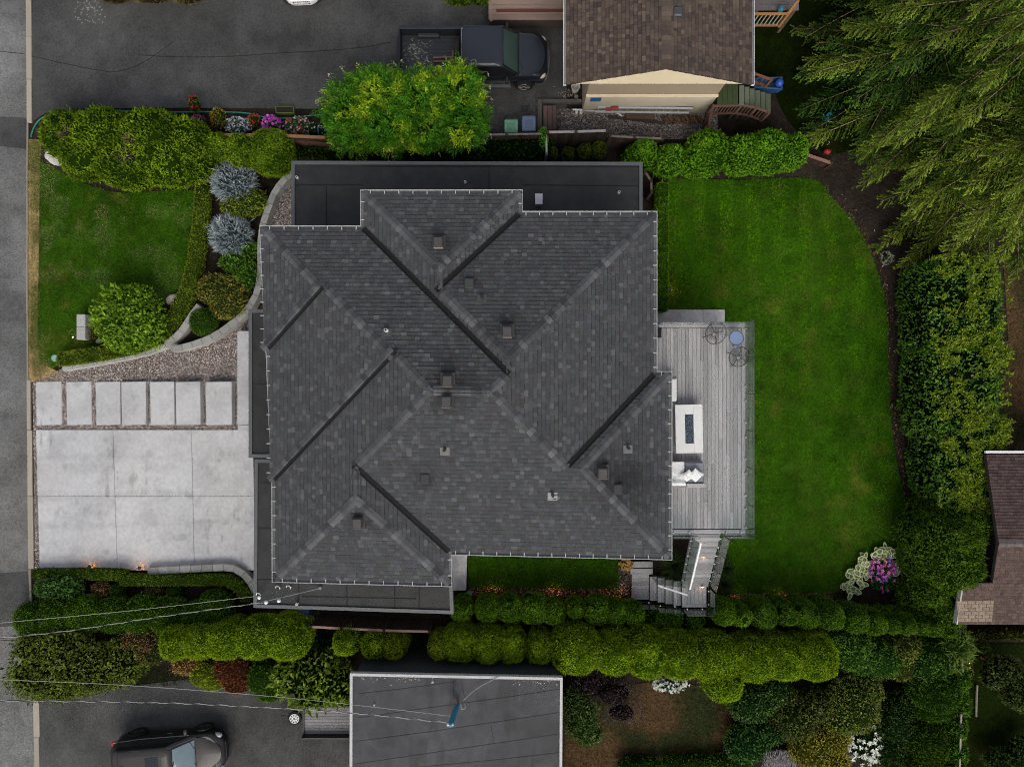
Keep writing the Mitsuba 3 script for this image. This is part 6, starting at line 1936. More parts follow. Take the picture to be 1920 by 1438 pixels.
# cedars in rows
for i, (px, py, w) in enumerate([(58, 1152, 74), (104, 1148, 84), (158, 1146, 90), (212, 1146, 84), (262, 1150, 84), (316, 1149, 90), (366, 1148, 66), (404, 1138, 82)]):
    cedar(px, py + 7, w * .86, 1.25, f'dark clipped cedar, {ORD[i]} from the street in the row below the driveway bed', 140 + i, group='dark cedars below the driveway bed', dark=(.016, .040, .004), light=(.060, .110, .010), dens=560, lump=.11)
ROWA = [(866, 1141, 46), (915, 1140, 54), (957, 1141, 54), (1000, 1141, 60), (1038, 1146, 48), (1079, 1139, 38), (1118, 1144, 56), (1155, 1146, 48), (1189, 1151, 44), (1232, 1160, 40), (1262, 1160, 40), (1305, 1165, 36), (1356, 1146, 48), (1384, 1151, 42), (1428, 1150, 62), (1470, 1148, 52), (1508, 1150, 58), (1552, 1152, 62), (1598, 1158, 62), (1634, 1163, 52), (1662, 1165, 44), (1690, 1166, 46), (1716, 1168, 44), (1740, 1171, 42), (1764, 1174, 40)]
for i, (px, py, w) in enumerate(ROWA):
    h = 1.6 if i < 9 else (.9 if i < 12 else 2.1)
    f = 1.0 if i < 14 else .8
    cedar(px, py, w * (.97 if i < 14 else .88), h, f'rounded cedar, {ORD[i]} from the garage in the shorter row beside the side lawn', 160 + i, group='cedars of the shorter southern row', dark=(.014 * f, .042 * f, .004), light=(.080 * f, .150 * f, .009), stretch=1.0)
ROWB = [(336, 1202, 62), (378, 1198, 66), (426, 1198, 76), (482, 1195, 84), (540, 1194, 88), (651, 1199, 52), (704, 1203, 50), (741, 1206, 48), (824, 1208, 44), (865, 1204, 72), (915, 1204, 72), (960, 1209, 58), (1013, 1212, 54), (1078, 1213, 96), (1150, 1220, 82), (1212, 1222, 92), (1272, 1226, 88), (1338, 1228, 98), (1353, 1272, 76), (1408, 1230, 92), (1464, 1228, 86), (1522, 1226, 92)]
for i, (px, py, w) in enumerate(ROWB):
    h = 2.2 if i < 13 else 2.6
    st_ = 1.0 if w < 70 else .92
    cedar(px, py + (4 if i > 12 else 1), w * 1.04, h, f'taller rounded cedar, {ORD[i]} from the street in the long southern hedge row', 190 + i, group='taller cedars of the southern hedge row', dark=(.034, .074, .004), light=(.150, .215, .009), stretch=st_, lump=.09, extra=((.16, .085, .035), .22) if i in (7, 8) else ((.15, .09, .03), .012))
for i, (px, py, w, h) in enumerate([(1188, 297, 42, 1.2), (1207, 289, 54, 1.7), (1257, 300, 60, 1.7), (1325, 286, 86, 2.0), (1392, 290, 74, 2.0), (1440, 284, 84, 2.0), (1482, 286, 64, 1.9)]):
    cedar(px, py, w, h, f'bright green rounded cedar, {ORD[i]} from the house in the row along the back lawn', 220 + i, group='cedars along the north edge of the back lawn', dark=(.016, .052, .004), light=(.085, .185, .010), ln=.095, wd=.045, dens=480, lump=.10)
for i, (px, py, w) in enumerate([(1036, 286, 20), (1065, 288, 24), (1097, 282, 26), (1123, 281, 30)]):
    cedar(px, py, w, .9, f'small young cedar behind the fence, {ORD[i]} from the ivy', 230 + i, name='young_cedar', group='young cedars behind the north flat roof', dark=(.018, .035, .005), light=(.10, .125, .014))
# cedars at the southeast end of the laurel
for i, (px, py, w, h, lb) in enumerate([(1745, 975, 90, 1.6, 'dark cedar tucked under the south end of the laurel hedge'), (1772, 1018, 124, 3.5, 'big broad cedar below the laurel hedge beside the brown roof'), (1738, 1045, 90, 2.0, 'dark cedar at the lawn corner above the hostas'), (1792, 985, 96, 3.3, 'cedar overhanging the edge of the brown tiled roof'), (1780, 1062, 108, 3.5, 'low cedar whose green tip lies over the brown roof edge'), (1762, 1098, 90, 2.7, 'dark cedar between the hostas and the pale fence'), (1728, 1122, 76, 1.6, 'dark low cedar below the hostas'), (1772, 1138, 72, 2.5, 'dark cedar touching the pale fence beside the pale roof patch')]):
    cedar(px, py, w, h, lb, 240 + i, dark=(.012, .030, .004), light=(.058, .105, .008), lump=.14, dens=480, ln=.10, wd=.04)

# laurel hedge
k = thing('laurel_hedge', 'wide tall laurel hedge with bright shoots along the east side of the lawn', 'hedge')
L = []
for y, hy, xb, wb in ((590, 92, 1740, 138), (730, 92, 1741, 136), (850, 80, 1750, 124), (915, 52, 1758, 104)):
    c = P(xb, y, 0)
    L.append((c[0], c[1], 1.35, wb / 2 * .0225, hy * .0225, 1.36))
m = MB()
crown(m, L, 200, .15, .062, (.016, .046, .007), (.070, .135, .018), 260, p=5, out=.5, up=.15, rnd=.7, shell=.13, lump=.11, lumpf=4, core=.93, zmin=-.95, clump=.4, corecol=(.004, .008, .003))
m.put(sub(k, 'leaves'), 'mat_leaf')
rg = np.random.default_rng(261)
m = MB()
n = 5200
ii = rg.integers(0, len(L), n)
Lq = np.array(L)[ii]
base = np.column_stack([Lq[:, 0] + Lq[:, 3] * np.where(rg.random(n) < .25, rg.uniform(-1.0, 1.02, n), rg.uniform(-.7, 1.02, n)), Lq[:, 1] + Lq[:, 4] * rg.uniform(-1, 1, n), 2.66 + rg.normal(size=n) * .07])
keep = meshkit.fbm(base * [2.6, 2.6, 0] + 4, 2) + rg.normal(size=n) * .07 > .475
base = base[keep]; n = len(base)
for j in range(7):
    a = rg.uniform(0, 6.28, n)
    d = unit(np.column_stack([np.cos(a) * .8, np.sin(a) * .8, np.full(n, .55)]) + rg.normal(size=(n, 3)) * .2)
    t = rg.random((n, 1))
    leaves(m, base + d * .07 + [0, 0, .05] * rg.uniform(0, 1, (n, 1)), d, rg.uniform(.09, .15, n), rg.uniform(.035, .055, n), (np.array([.10, .165, .018]) * (1 - t) + np.array([.30, .385, .035]) * t), rg)
m.put(sub(k, 'shoots'), 'mat_leaf')

# wisteria over an arbour
k = thing('arbour', 'timber arbour hidden under the green vine', 'arbour')
for px in (650, 755, 875):
    for py in (165, 245):
        c = P(px, py, 2.1); MB().box([c[0], c[1], 1.05], (.1, .1, 2.1), (.14, .09, .06)).put(sub(k, 'post'), 'mat_matte')
for py in (165, 245):
    a, b = P(635, py, 2.15), P(895, py, 2.15); MB().box((a + b) / 2, (b[0] - a[0], .09, .14), (.14, .09, .06)).put(sub(k, 'beam'), 'mat_matte')
k = thing('vine', 'sprawling bright green flowering vine with pale hanging seed pods over the driveway edge', 'vine')
LB = [(655, 205, 100, 110, 1.7, 2.5), (660, 250, 88, 76, 1.6, 2.4), (715, 178, 118, 92, 1.8, 2.75), (725, 232, 120, 95, 1.8, 2.7), (790, 188, 118, 108, 1.9, 2.9), (795, 240, 120, 80, 1.8, 2.6), (858, 172, 92, 96, 2.0, 2.95), (868, 225, 92, 110, 1.9, 2.8), (735, 272, 36, 36, 1.7, 2.2), (690, 160, 58, 52, 1.8, 2.5)]
L = []
for a, b, w, h_, z0, z1 in LB:
    zc = (z0 + z1) / 2; s = (H - zc) / F; c = P(a, b, zc)
    L.append((c[0], c[1], zc, w / 2 * s, h_ / 2 * s, (z1 - z0) / 2))
rg = np.random.default_rng(270)
m = MB()
for li, q in enumerate(L):
    c, r = np.array(q[:3]), np.array(q[3:])
    n = int(250 * r[0] * r[1] * 3.0)
    d = unit(rg.normal(size=(n, 3))); d = d[d[:, 2] > -.15]; n = len(d)
    fl = 1 + .36 * (meshkit.fbm(d * 3 + li * 7, 3) - .5)
    pos = c + r * d * (fl * np.where(rg.random(n) < .07, rg.uniform(1.0, 1.17, n), rg.uniform(.66, 1.02, n)))[:, None]
    fd = unit(d / r * [1, 1, .6] + rg.normal(size=(n, 3)) * .7 + [0, 0, -.1])
    hue = np.clip(meshkit.fbm(pos * 2.3 + 3, 3) * 3.6 - 1.85 + rg.normal(size=n) * .18, 0, 1)[:, None]
    col = np.array([.062, .190, .014]) * (1 - hue) + np.array([.46, .60, .03]) * hue
    col = col * rg.uniform(.4, 1.5, (n, 1))
    side = unit(np.cross(fd, rg.normal(size=(n, 3)) * .3 + [0, 0, 1]))
    for j in range(9):
        f = (j // 2 + .5) / 4.5
        sg_ = 0 if j == 8 else (1 if j % 2 else -1)
        ld = unit(fd * .75 + side * sg_ * .9 + [0, 0, -.15])
        p = pos + fd * (f * .32) + side * (sg_ * .045)
        leaves(m, p, ld, .115, .050, col, rg, unit(d / r + [0, 0, .8]), .5)
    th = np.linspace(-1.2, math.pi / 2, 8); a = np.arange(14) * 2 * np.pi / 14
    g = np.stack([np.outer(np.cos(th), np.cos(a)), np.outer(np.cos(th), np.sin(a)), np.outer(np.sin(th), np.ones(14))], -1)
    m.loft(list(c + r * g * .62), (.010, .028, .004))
m.put(sub(k, 'leaves'), 'mat_leaf')
m = MB()
pods = [(604, 165), (612, 150), (618, 138), (640, 124), (700, 120), (740, 118), (752, 112), (800, 112), (862, 108), (890, 112), (912, 135), (916, 160), (918, 182), (915, 195), (914, 232), (917, 250), (906, 262), (890, 262), (880, 258), (862, 268), (820, 282), (812, 270), (790, 262), (782, 258), (735, 288), (728, 300), (720, 285), (640, 283), (632, 275), (622, 262), (608, 200), (598, 185), (592, 188), (680, 258), (716, 240), (805, 250), (822, 210), (640, 188), (770, 140), (845, 268)]
for px, py in pods:
    z = rg.uniform(1.9, 2.5)
    p = P(px, py, z)
    d = unit(np.array([*(p[:2] - P(765, 195, z)[:2]), 0])) * .12
    p0 = p - d * 1.6 + [0, 0, .12]
    q = smoothline([p0, p, p + d * .5 - [0, 0, .18], p + d * .6 - [0, 0, .18 + rg.uniform(.15, .35)]], 3)
    m.tube(q, .008, (.30, .22, .15), 4)
    for i in range(rg.integers(4, 8)):
        b = q[rg.integers(len(q) // 2, len(q))] + rg.normal(size=3) * .025
        m.tube([b, b + rg.normal(size=3) * .03 - [0, 0, .06]], [.018, .006], np.array([.50, .44, .33]) * rg.uniform(.7, 1.2), 5)
kp = sub(k, 'seed_pods'); m.put(kp, 'mat_matte'); labels[kp] = {'label': 'pale dangling seed pods', 'kind': 'stuff'}
stake(k, *P(700, 262, 0)[:2], 2.2, .07, 'stem')
stake(k, *P(840, 262, 0)[:2], 2.2, .07, 'stem')

hedge_along('ivy', 'dark ivy mass between the grey-capped fence and the flat roof', [(884, 281), (950, 279), (1018, 276)], 42, 1.0, 260, .10, .07, (.006, .018, .005), (.026, .055, .012), 280, step=.4, lump=.14, shell=.2, core=.85)
shrub('ivy', 'bright ivy climbing over the white-topped fence return', 'ivy', [(1019, 262, 18, 40, .3, 1.7)], 300, .09, .06, (.014, .045, .006), (.045, .125, .012), 281, trunk=False, **RH)
hedge_along('ivy', 'low dark green growth behind the dark fence under the vine', [(565, 288), (640, 290), (720, 288), (860, 285)], 22, .5, 300, .09, .05, (.008, .018, .005), (.030, .045, .012), 282, step=.4, lump=.2, shell=.2, core=.8)


def flowers(label, px, py, w, h_, z1, green, petals, seed, n=60, size=.05, leafn=420):
    k = thing('flowering_plant', label, 'flowering plant')
    zc = z1 / 2; s = (H - zc) / F; c = P(px, py, zc)
    r = np.array([w / 2 * s, h_ / 2 * s, z1 / 2])
    m = MB(); crown(m, [(*c, *r)], leafn, .07, .03, np.array(green) * .45, np.array(green) * 1.4, seed, core=.75, shell=.35, rnd=.9, lump=.2)
    m.put(sub(k, 'leaves'), 'mat_leaf')
    g = np.random.default_rng(seed); m = MB()
    d = unit(g.normal(size=(n, 3))); d[:, 2] = np.abs(d[:, 2])
    p = c + d * r * g.uniform(.8, 1.12, (n, 1))
    col = np.minimum(np.array(petals) * 1.25, .85)[g.integers(0, len(petals), n)] * g.uniform(.75, 1.2, (n, 1))
    for j in range(6):
        a = j * 1.047 + g.uniform(0, 1, n)
        dd = unit(np.column_stack([np.cos(a), np.sin(a), np.full(n, .35)]))
        leaves(m, p + dd * size * .4, dd, size, size * .75, col, g)
    kf = sub(k, 'blossoms'); m.put(kf, 'mat_leaf'); labels[kf] = {'kind': 'stuff'}
    return k


GRN = (.045, .095, .02)
flowers('tall red flowering plant leaning over the driveway edge', 366, 196, 22, 34, .9, GRN, [(.50, .03, .06), (.35, .02, .04)], 301, 22, .06)
flowers('magenta flowers beside the huge corner cedar', 373, 224, 26, 16, .4, GRN, [(.42, .05, .32), (.55, .12, .42)], 302, 40, .055)
flowers('yellow green flowering plant in the flower bed', 409, 222, 30, 38, .6, (.10, .13, .02), [(.40, .34, .03), (.45, .12, .03)], 303, 36, .045)
flowers('pale lavender plant in the flower bed', 447, 237, 48, 34, .5, (.12, .17, .12), [(.50, .50, .60), (.62, .60, .66)], 304, 90, .05)
flowers('small red flowers between lavender and magenta plants', 476, 226, 24, 24, .5, GRN, [(.48, .05, .04)], 305, 26, .05)
flowers('bright magenta round blossoms in the middle of the flower bed', 510, 233, 34, 30, .6, GRN, [(.52, .10, .50), (.62, .20, .58), (.42, .05, .40)], 306, 70, .08)
flowers('pink and white blossoms near the reddish fence', 558, 237, 52, 36, .6, (.06, .12, .06), [(.60, .50, .55), (.55, .28, .36), (.50, .08, .05)], 307, 70, .05)
flowers('dark leafy plant with a few white blossoms beside the blue frame', 592, 242, 40, 26, .5, (.03, .06, .02), [(.5, .5, .5)], 308, 12, .05)
flowers('white flowering shrub at the foot of the long hedge', 1256, 1281, 66, 26, .9, (.05, .08, .05), [(.62, .62, .58), (.70, .68, .62)], 309, 130, .07, 300)
flowers('white hydrangea with big round blossoms among the dark shrubs', 1622, 1392, 70, 90, 1.0, (.02, .05, .012), [(.62, .62, .58), (.70, .68, .64)], 310, 60, .13, 320)
flowers('golden leaved plant in the bark beside the garden steps', 1173, 1058, 24, 22, .35, (.32, .19, .05), [(.50, .30, .10), (.42, .25, .08)], 311, 46, .08, 200)

# hostas with large rimmed leaves, and the flowers among them
k = thing('hosta', 'variegated hosta with cream-edged leaves at the lawn corner', 'hosta')
rg = np.random.default_rng(320)
CL = [(1655, 1036), (1672, 1045), (1690, 1050), (1693, 1068), (1622, 1045), (1640, 1046), (1608, 1060), (1590, 1072), (1600, 1092), (1618, 1072), (1605, 1105), (1585, 1095), (1640, 1058), (1630, 1062), (1612, 1082), (1660, 1030), (1645, 1036), (1680, 1058), (1628, 1054), (1600, 1082), (1618, 1095), (1590, 1104), (1636, 1070), (1676, 1038), (1648, 1050), (1664, 1046), (1626, 1076), (1604, 1070), (1684, 1074), (1668, 1080), (1596, 1112), (1646, 1080), (1616, 1058)]
for ci, (px, py) in enumerate(CL):
    for j in range(4):
        a = rg.uniform(0, 6.28) + j * 1.57
        lift_ = rg.uniform(.18, .34)
        c = P(px, py, lift_)
        d = np.array([math.cos(a), math.sin(a), rg.uniform(-.25, .2)]); d = unit(d); s = unit(np.cross([0, 0, 1], d)); nr = np.cross(d, s)
        ln_, wd_ = rg.uniform(.26, .36), rg.uniform(.17, .23)
        t = np.linspace(0, 2 * np.pi, 13)[:-1]
        oval = lambda f: c + np.outer((np.cos(t) * f + .75) * ln_ / 2, d) + np.outer(np.sin(t) * (1 - .25 * np.cos(t)) * f * wd_ / 2, s) - np.outer((np.abs(np.sin(t)) * .02 - .02 * f), nr) * -1
        o1, o2 = oval(1.0), oval(.68)
        mid = c + d * ln_ * .375 - nr * .012
        i = np.arange(12); jn = (i + 1) % 12
        m = MB()
        cream = np.array([.80, .80, .46]) * rg.uniform(.75, 1.1)
        green = np.array([.18, .27, .12]) * rg.uniform(.7, 1.3)
        m.add(np.vstack([o1, o2]), np.stack([i, jn, jn + 12, i + 12], 1), cream)
        m.add(np.vstack([o2, [mid]]), np.stack([i, jn, i * 0 + 12], 1), green)
        m.put(sub(k, 'leaf'), 'mat_leaf')
flowers('magenta and violet flowers among the hostas', 1652, 1066, 50, 46, .5, (.035, .10, .02), [(.66, .12, .58), (.70, .20, .55), (.30, .16, .62), (.68, .30, .32)], 321, 70, .10)
flowers('green plant with a few pink flowers beside the hostas', 1658, 1092, 56, 34, .45, (.03, .095, .015), [(.55, .10, .35)], 322, 8, .09)
shrub('shrub', 'yellowish shrub in the bed right of the hostas', 'shrub', [(1705, 1105, 46, 40, 0, .8), (1722, 1120, 30, 34, 0, .7)], 300, .10, .05, (.012, .028, .006), (.075, .095, .018), 323, **RH)
shrub('shrub', 'small variegated tuft in the soil at the top of the laurel hedge', 'shrub', [(1662, 484, 22, 24, 0, .4)], 300, .12, .03, (.06, .09, .03), (.35, .36, .20), 324, trunk=False, out=.8, up=.8, rnd=.7, core=.4)


def fountain(label, px, py, rad, h_, n, cols, seed):
    k = thing('ornamental_grass', label, 'ornamental grass')
    g = np.random.default_rng(seed); m = MB(); c = P(px, py, 0)
    a = g.uniform(0, 6.28, n); R_ = rad * g.uniform(.45, 1.1, n); hh = h_ * g.uniform(.6, 1.1, n)
    d = np.column_stack([np.cos(a), np.sin(a), a * 0]); s = np.column_stack([-np.sin(a), np.cos(a), a * 0]) * .009
    b = c + d * (.1 * g.random((n, 1)))
    col = np.array(cols[0]) + (np.array(cols[1]) - np.array(cols[0])) * g.random((n, 1))
    prev = b
    for i, (f, z) in enumerate(((.35, .75), (.7, 1.0), (1.0, .85))):
        nx = c + d * (R_ * f)[:, None] + np.column_stack([a * 0, a * 0, hh * z])
        w0, w1 = 1 - .25 * i, 1 - .25 * (i + 1)
        v = np.stack([prev - s * w0, prev + s * w0, nx + s * w1, nx - s * w1], 1).reshape(-1, 3)
        q = (np.arange(n) * 4)[:, None]
        m.add(v, np.vstack([q + [0, 1, 2], q + [0, 2, 3]]), np.repeat(col, 4, 0))
        prev = nx
    kk = sub(k, 'blades'); m.put(kk, 'mat_leaf'); labels[kk] = {'kind': 'stuff'}


fountain('dark ornamental grass between house corner and deck stairs', 1262, 1056, .75, .7, 420, ((.012, .025, .006), (.06, .085, .025)), 331)
fountain('small ornamental grass tuft close to the lower steps', 1278, 1066, .5, .6, 220, ((.014, .03, .007), (.07, .09, .03)), 332)
fountain('ornamental grass east of the deck stairs near the landing', 1352, 1092, .62, .6, 380, ((.014, .03, .007), (.06, .09, .03)), 333)
fountain('ornamental grass east of the deck stairs nearer the lawn', 1358, 1062, .5, .5, 260, ((.014, .035, .007), (.055, .09, .03)), 334)
mb = pebbles(PG([(1160, 1050), (1186, 1050), (1186, 1112), (1158, 1114)]), 700, 23, .45)
mb2 = pebbles(PG([(880, 1101), (1165, 1104), (1165, 1120), (880, 1118)]).union(PG([(1342, 1112), (1560, 1110), (1560, 1128), (1342, 1128)])), 500, 24, .5); mb.add(np.vstack(mb2.v), np.vstack(mb2.f), np.vstack(mb2.c) * [1.2, .8, .6])
struct('bark_mulch', mb, 'mat_matte', 'brown bark chips beside the garden steps', 'stuff')

# street corner jungle and shrubs of the southwest
k = shrub('shrub', 'big sprawling leafy bush overhanging the street at the southwest', 'bush', [(70, 1262, 110, 100, .2, 1.8), (120, 1225, 130, 90, .2, 2.0), (170, 1262, 130, 80, .1, 1.7), (225, 1240, 110, 90, .1, 1.6), (110, 1290, 120, 52, .1, 1.1), (60, 1215, 70, 70, .2, 1.5)],
      290, .12, .06, (.012, .026, .006), (.100, .125, .018), 340, out=.3, up=.7, rnd=.9, shell=.42, lump=.22, lumpf=3, core=.68, clump=.5, corecol=(.006, .009, .004))
shrub('shrub', 'brown twiggy shrub between the dark cedars and the street bush', 'shrub', [(262, 1200, 70, 60, .1, 1.3), (255, 1228, 50, 44, .1, 1.1)], 260, .09, .04, (.030, .020, .010), (.140, .085, .038), 341, **RH)
shrub('shrub', 'dark mossy mound beside the brown twiggy shrub', 'shrub', [(288, 1215, 64, 64, 0, 1.0)], 360, .07, .035, (.014, .022, .006), (.050, .055, .014), 342, trunk=False, **RH)
shrub('shrub', 'rust brown shrub under the start of the tall cedar row', 'shrub', [(350, 1240, 56, 50, 0, .9), (372, 1222, 50, 30, 0, .9)], 360, .09, .04, (.05, .028, .012), (.20, .12, .045), 343, trunk=False, **RH)
shrub('shrub', 'yellow green mounded shrub at the edge of the south driveway', 'shrub', [(382, 1262, 50, 50, 0, .8), (400, 1276, 44, 38, 0, .7), (375, 1248, 30, 30, 0, .7)], 620, .065, .035, (.05, .075, .008), (.20, .23, .015), 344, trunk=False, lump=.1)
shrub('maple', 'dark red mop-shaped dwarf maple beside the yellow green shrub', 'maple', [(434, 1250, 62, 60, .1, 1.1), (446, 1276, 60, 48, .1, .9)], 480, .10, .022, (.035, .012, .006), (.165, .062, .028), 345, out=.5, up=-.1, rnd=.6, shell=.2, lump=.14)
shrub('shrub', 'clipped green shrub between the red maple and the big-leaved shrub', 'shrub', [(495, 1270, 60, 70, 0, 1.1), (505, 1292, 50, 44, 0, .9)], 520, .07, .035, (.014, .038, .005), (.070, .115, .014), 346, lump=.08)
shrub('rhododendron', 'big-leaved rhododendron leaning over the flat garage corner', 'rhododendron', [(560, 1265, 100, 90, .2, 1.9), (620, 1275, 90, 84, .2, 2.1), (590, 1300, 100, 56, .2, 1.7), (640, 1290, 60, 60, .2, 1.9), (600, 1240, 80, 50, .2, 1.6)], 105, .21, .085, (.010, .032, .005), (.125, .175, .020), 347, out=.35, up=.7, rnd=.75, shell=.35, lump=.18, core=.72, clump=.45, extra=((.35, .36, .06), .05), corecol=(.004, .010, .003))
shrub('shrub', 'dark fern-like plant in the gap behind the small cedar', 'shrub', [(600, 1212, 60, 36, 0, .8), (770, 1200, 50, 50, 0, .7)], 160, .14, .05, (.006, .014, .004), (.024, .045, .012), 348, trunk=False, **RH)

# back yard of the south neighbour and the southeast corner
shrub('shrub', 'green leafy shrub against the east wall of the flat garage', 'shrub', [(1090, 1345, 68, 92, .1, 1.3), (1075, 1320, 44, 60, .1, 1.2), (1105, 1375, 56, 40, .1, 1.0)], 300, .10, .05, (.010, .022, .006), (.058, .082, .022), 350, **RH)
shrub('shrub', 'sparse purple leaved shrub by the dry lawn', 'shrub', [(1150, 1300, 120, 70, .1, 1.2), (1165, 1335, 90, 56, .1, 1.0), (1110, 1280, 80, 50, .1, 1.1)], 240, .065, .030, (.014, .009, .010), (.075, .050, .058), 351, out=.2, up=.5, rnd=1.0, shell=.55, lump=.2, core=.5, corecol=(.008, .006, .006))
shrub('shrub', 'dark glossy shrub right of the dry lawn', 'shrub', [(1410, 1318, 96, 70, .1, 1.3), (1452, 1300, 70, 60, .1, 1.2), (1380, 1305, 50, 44, .1, 1.0)], 260, .10, .05, (.007, .020, .005), (.045, .075, .018), 352, **RH)
shrub('shrub', 'dark green shrub at the lower right of the dry lawn', 'shrub', [(1400, 1390, 90, 80, .1, 1.2), (1440, 1372, 70, 50, .1, 1.1)], 260, .10, .05, (.006, .020, .005), (.034, .070, .016), 353, **RH)
shrub('shrub', 'low dark hedge at the bottom edge below the dry lawn', 'hedge', [(1200, 1432, 90, 30, 0, .6), (1290, 1428, 110, 30, 0, .6), (1370, 1424, 90, 34, 0, .7)], 380, .07, .04, (.008, .022, .004), (.045, .085, .012), 354, trunk=False, lump=.15)
shrub('shrub', 'olive shrub above the yellow one in the southeast garden', 'shrub', [(1490, 1345, 90, 80, .1, 1.5), (1530, 1320, 60, 60, .1, 1.4), (1470, 1310, 70, 50, .1, 1.2)], 280, .10, .05, (.009, .018, .005), (.065, .072, .018), 355, **RH)
shrub('shrub', 'large round shrub speckled with cream blossoms in the southeast garden', 'shrub', [(1600, 1320, 100, 110, .2, 2.0), (1620, 1290, 60, 60, .2, 1.9), (1575, 1345, 70, 60, .2, 1.7)], 340, .085, .04, (.010, .022, .005), (.085, .100, .018), 356, extra=((.42, .38, .22), .05), **RH)
shrub('shrub', 'yellow green shrub at the bottom of the southeast garden', 'shrub', [(1520, 1400, 90, 80, .1, 1.3), (1560, 1385, 70, 60, .1, 1.3), (1550, 1425, 90, 50, .1, 1.1)], 340, .085, .042, (.030, .034, .006), (.170, .150, .018), 357, **RH)
shrub('shrub', 'dark vine-covered shrub between hydrangea and the fence hedge', 'shrub', [(1680, 1350, 70, 110, .1, 1.3), (1670, 1410, 70, 70, .1, 1.1)], 280, .08, .04, (.005, .014, .004), (.032, .052, .012), 358, extra=((.5, .5, .48), .004), **RH)
for i, (lb, lobes, dk_, lt_) in enumerate([
        ('fluffy green conifer at the end of the tall hedge row', [(1590, 1212, 84, 84, .1, 1.9), (1560, 1205, 60, 70, .1, 1.8)], (.012, .036, .006), (.062, .110, .016)),
        ('broad fluffy conifer right of the hedge end', [(1648, 1232, 96, 74, .1, 1.7), (1620, 1240, 70, 60, .1, 1.6)], (.012, .036, .006), (.055, .105, .016)),
        ('yellowish tufted conifer behind the broad one', [(1690, 1210, 60, 66, .1, 1.8), (1685, 1245, 50, 56, .1, 1.5)], (.020, .034, .006), (.092, .100, .022)),
        ('rounded dark conifer before the spiky bush', [(1735, 1240, 86, 84, .1, 1.9), (1715, 1220, 50, 60, .1, 1.6)], (.010, .030, .005), (.050, .092, .013))]):
    shrub('conifer', lb, 'conifer', lobes, 460, .085, .04, dk_, lt_, 360 + i, gain=1.25, out=.5, up=.5, rnd=.8, lump=.24, lumpf=4, shell=.15, clump=.6)
shrub('bamboo', 'spiky light green bamboo-like bush beside the pale fence', 'bamboo', [(1785, 1205, 62, 80, .2, 2.2), (1775, 1235, 50, 50, .2, 1.9)], 230, .26, .026, (.020, .045, .008), (.110, .155, .030), 365, out=.8, up=.4, rnd=.8, shell=.4, lump=.1, core=.7)
shrub('cedar', 'wide dark cedar leaning left of the vine hedge in the southeast', 'cedar', [(1750, 1290, 100, 80, .1, 2.0), (1745, 1320, 80, 60, .1, 1.6)], 460, .09, .04, (.010, .028, .004), (.042, .085, .010), 366, lump=.15, p=2.4)
shrub('shrub', 'vine hedge along the inside of the pale southeast fence', 'hedge', [(1785, 1265, 44, 60, .1, 1.8), (1788, 1310, 40, 60, .1, 1.8), (1784, 1355, 44, 60, .1, 1.7), (1782, 1400, 46, 60, .1, 1.7), (1780, 1435, 46, 50, .1, 1.7)], 340, .09, .055, (.010, .032, .004), (.060, .115, .012), 367, trunk=False, lump=.2)
shrub('shrub', 'dark rounded shrub at the bottom beside the vine hedge', 'shrub', [(1735, 1390, 80, 90, .1, 1.7), (1725, 1430, 80, 50, .1, 1.5)], 380, .08, .04, (.010, .026, .004), (.052, .085, .011), 368, lump=.15)
hedge_along('hedge', 'low yellowish hedge strip below the brown tiled roof', [(1818, 1190), (1870, 1188), (1940, 1187)], 16, .8, 420, .08, .04, (.020, .026, .006), (.075, .080, .018), 369, lump=.12)
shrub('tree', 'dim olive tree at the right edge of the dark southeast lawn', 'tree', [(1880, 1255, 70, 60, .5, 2.2), (1905, 1290, 60, 80, .5, 2.4), (1860, 1270, 44, 40, .5, 1.8)], 260, .10, .05, (.006, .014, .004), (.050, .058, .016), 370, **RH)
shrub('shrub', 'dim shrub in the lower right corner of the dark lawn', 'shrub', [(1885, 1425, 90, 50, .1, 1.2), (1915, 1400, 50, 50, .1, 1.2)], 260, .10, .05, (.005, .014, .004), (.028, .045, .012), 371, **RH)
shrub('shrub', 'small pale plant by the lamp at the top of the dark lawn', 'shrub', [(1842, 1212, 24, 20, .1, .7), (1818, 1262, 12, 22, .1, .5)], 260, .10, .05, (.012, .028, .006), (.075, .10, .02), 372, trunk=False, **RH)
# top edge
shrub('shrub', 'clipped green hedge top showing at the upper edge beside the porch', 'hedge', [(862, -4, 60, 30, .2, 1.1), (905, -6, 60, 30, .2, 1.1)], 420, .08, .04, (.022, .046, .005), (.085, .125, .013), 380, trunk=False, lump=.1)
shrub('shrub', 'brownish hedge along the upper edge of the north driveway', 'hedge', [(215, -14, 80, 50, .1, .9), (285, -14, 90, 50, .1, .9), (350, -12, 80, 44, .1, .8)], 300, .08, .04, (.018, .014, .007), (.070, .058, .022), 381, trunk=False, **RH)
m = MB(); rg = np.random.default_rng(8)
for i in range(70):
    t = rg.random() ** 1.4
    c = P(165 + rg.normal() * 12 + t * 5, 2 + t * 42, .04); m.box(c, (.03, .022, .008), (.6, .58, .52), rg.uniform(0, 90))
struct('fallen_petals', m, 'mat_matte', 'white petals scattered on the north driveway near the street', 'stuff')
m = MB()
for i in range(46):
    c = P(rg.normal(1062, 9), rg.normal(176, 5), .04); m.box(c, (rg.uniform(.03, .1), .012, .008), np.array([.42, .36, .30]) * rg.uniform(.5, 1.2), rg.uniform(0, 180))
struct('litter', m, 'mat_matte', 'pale twigs on the asphalt below the white bucket', 'stuff')


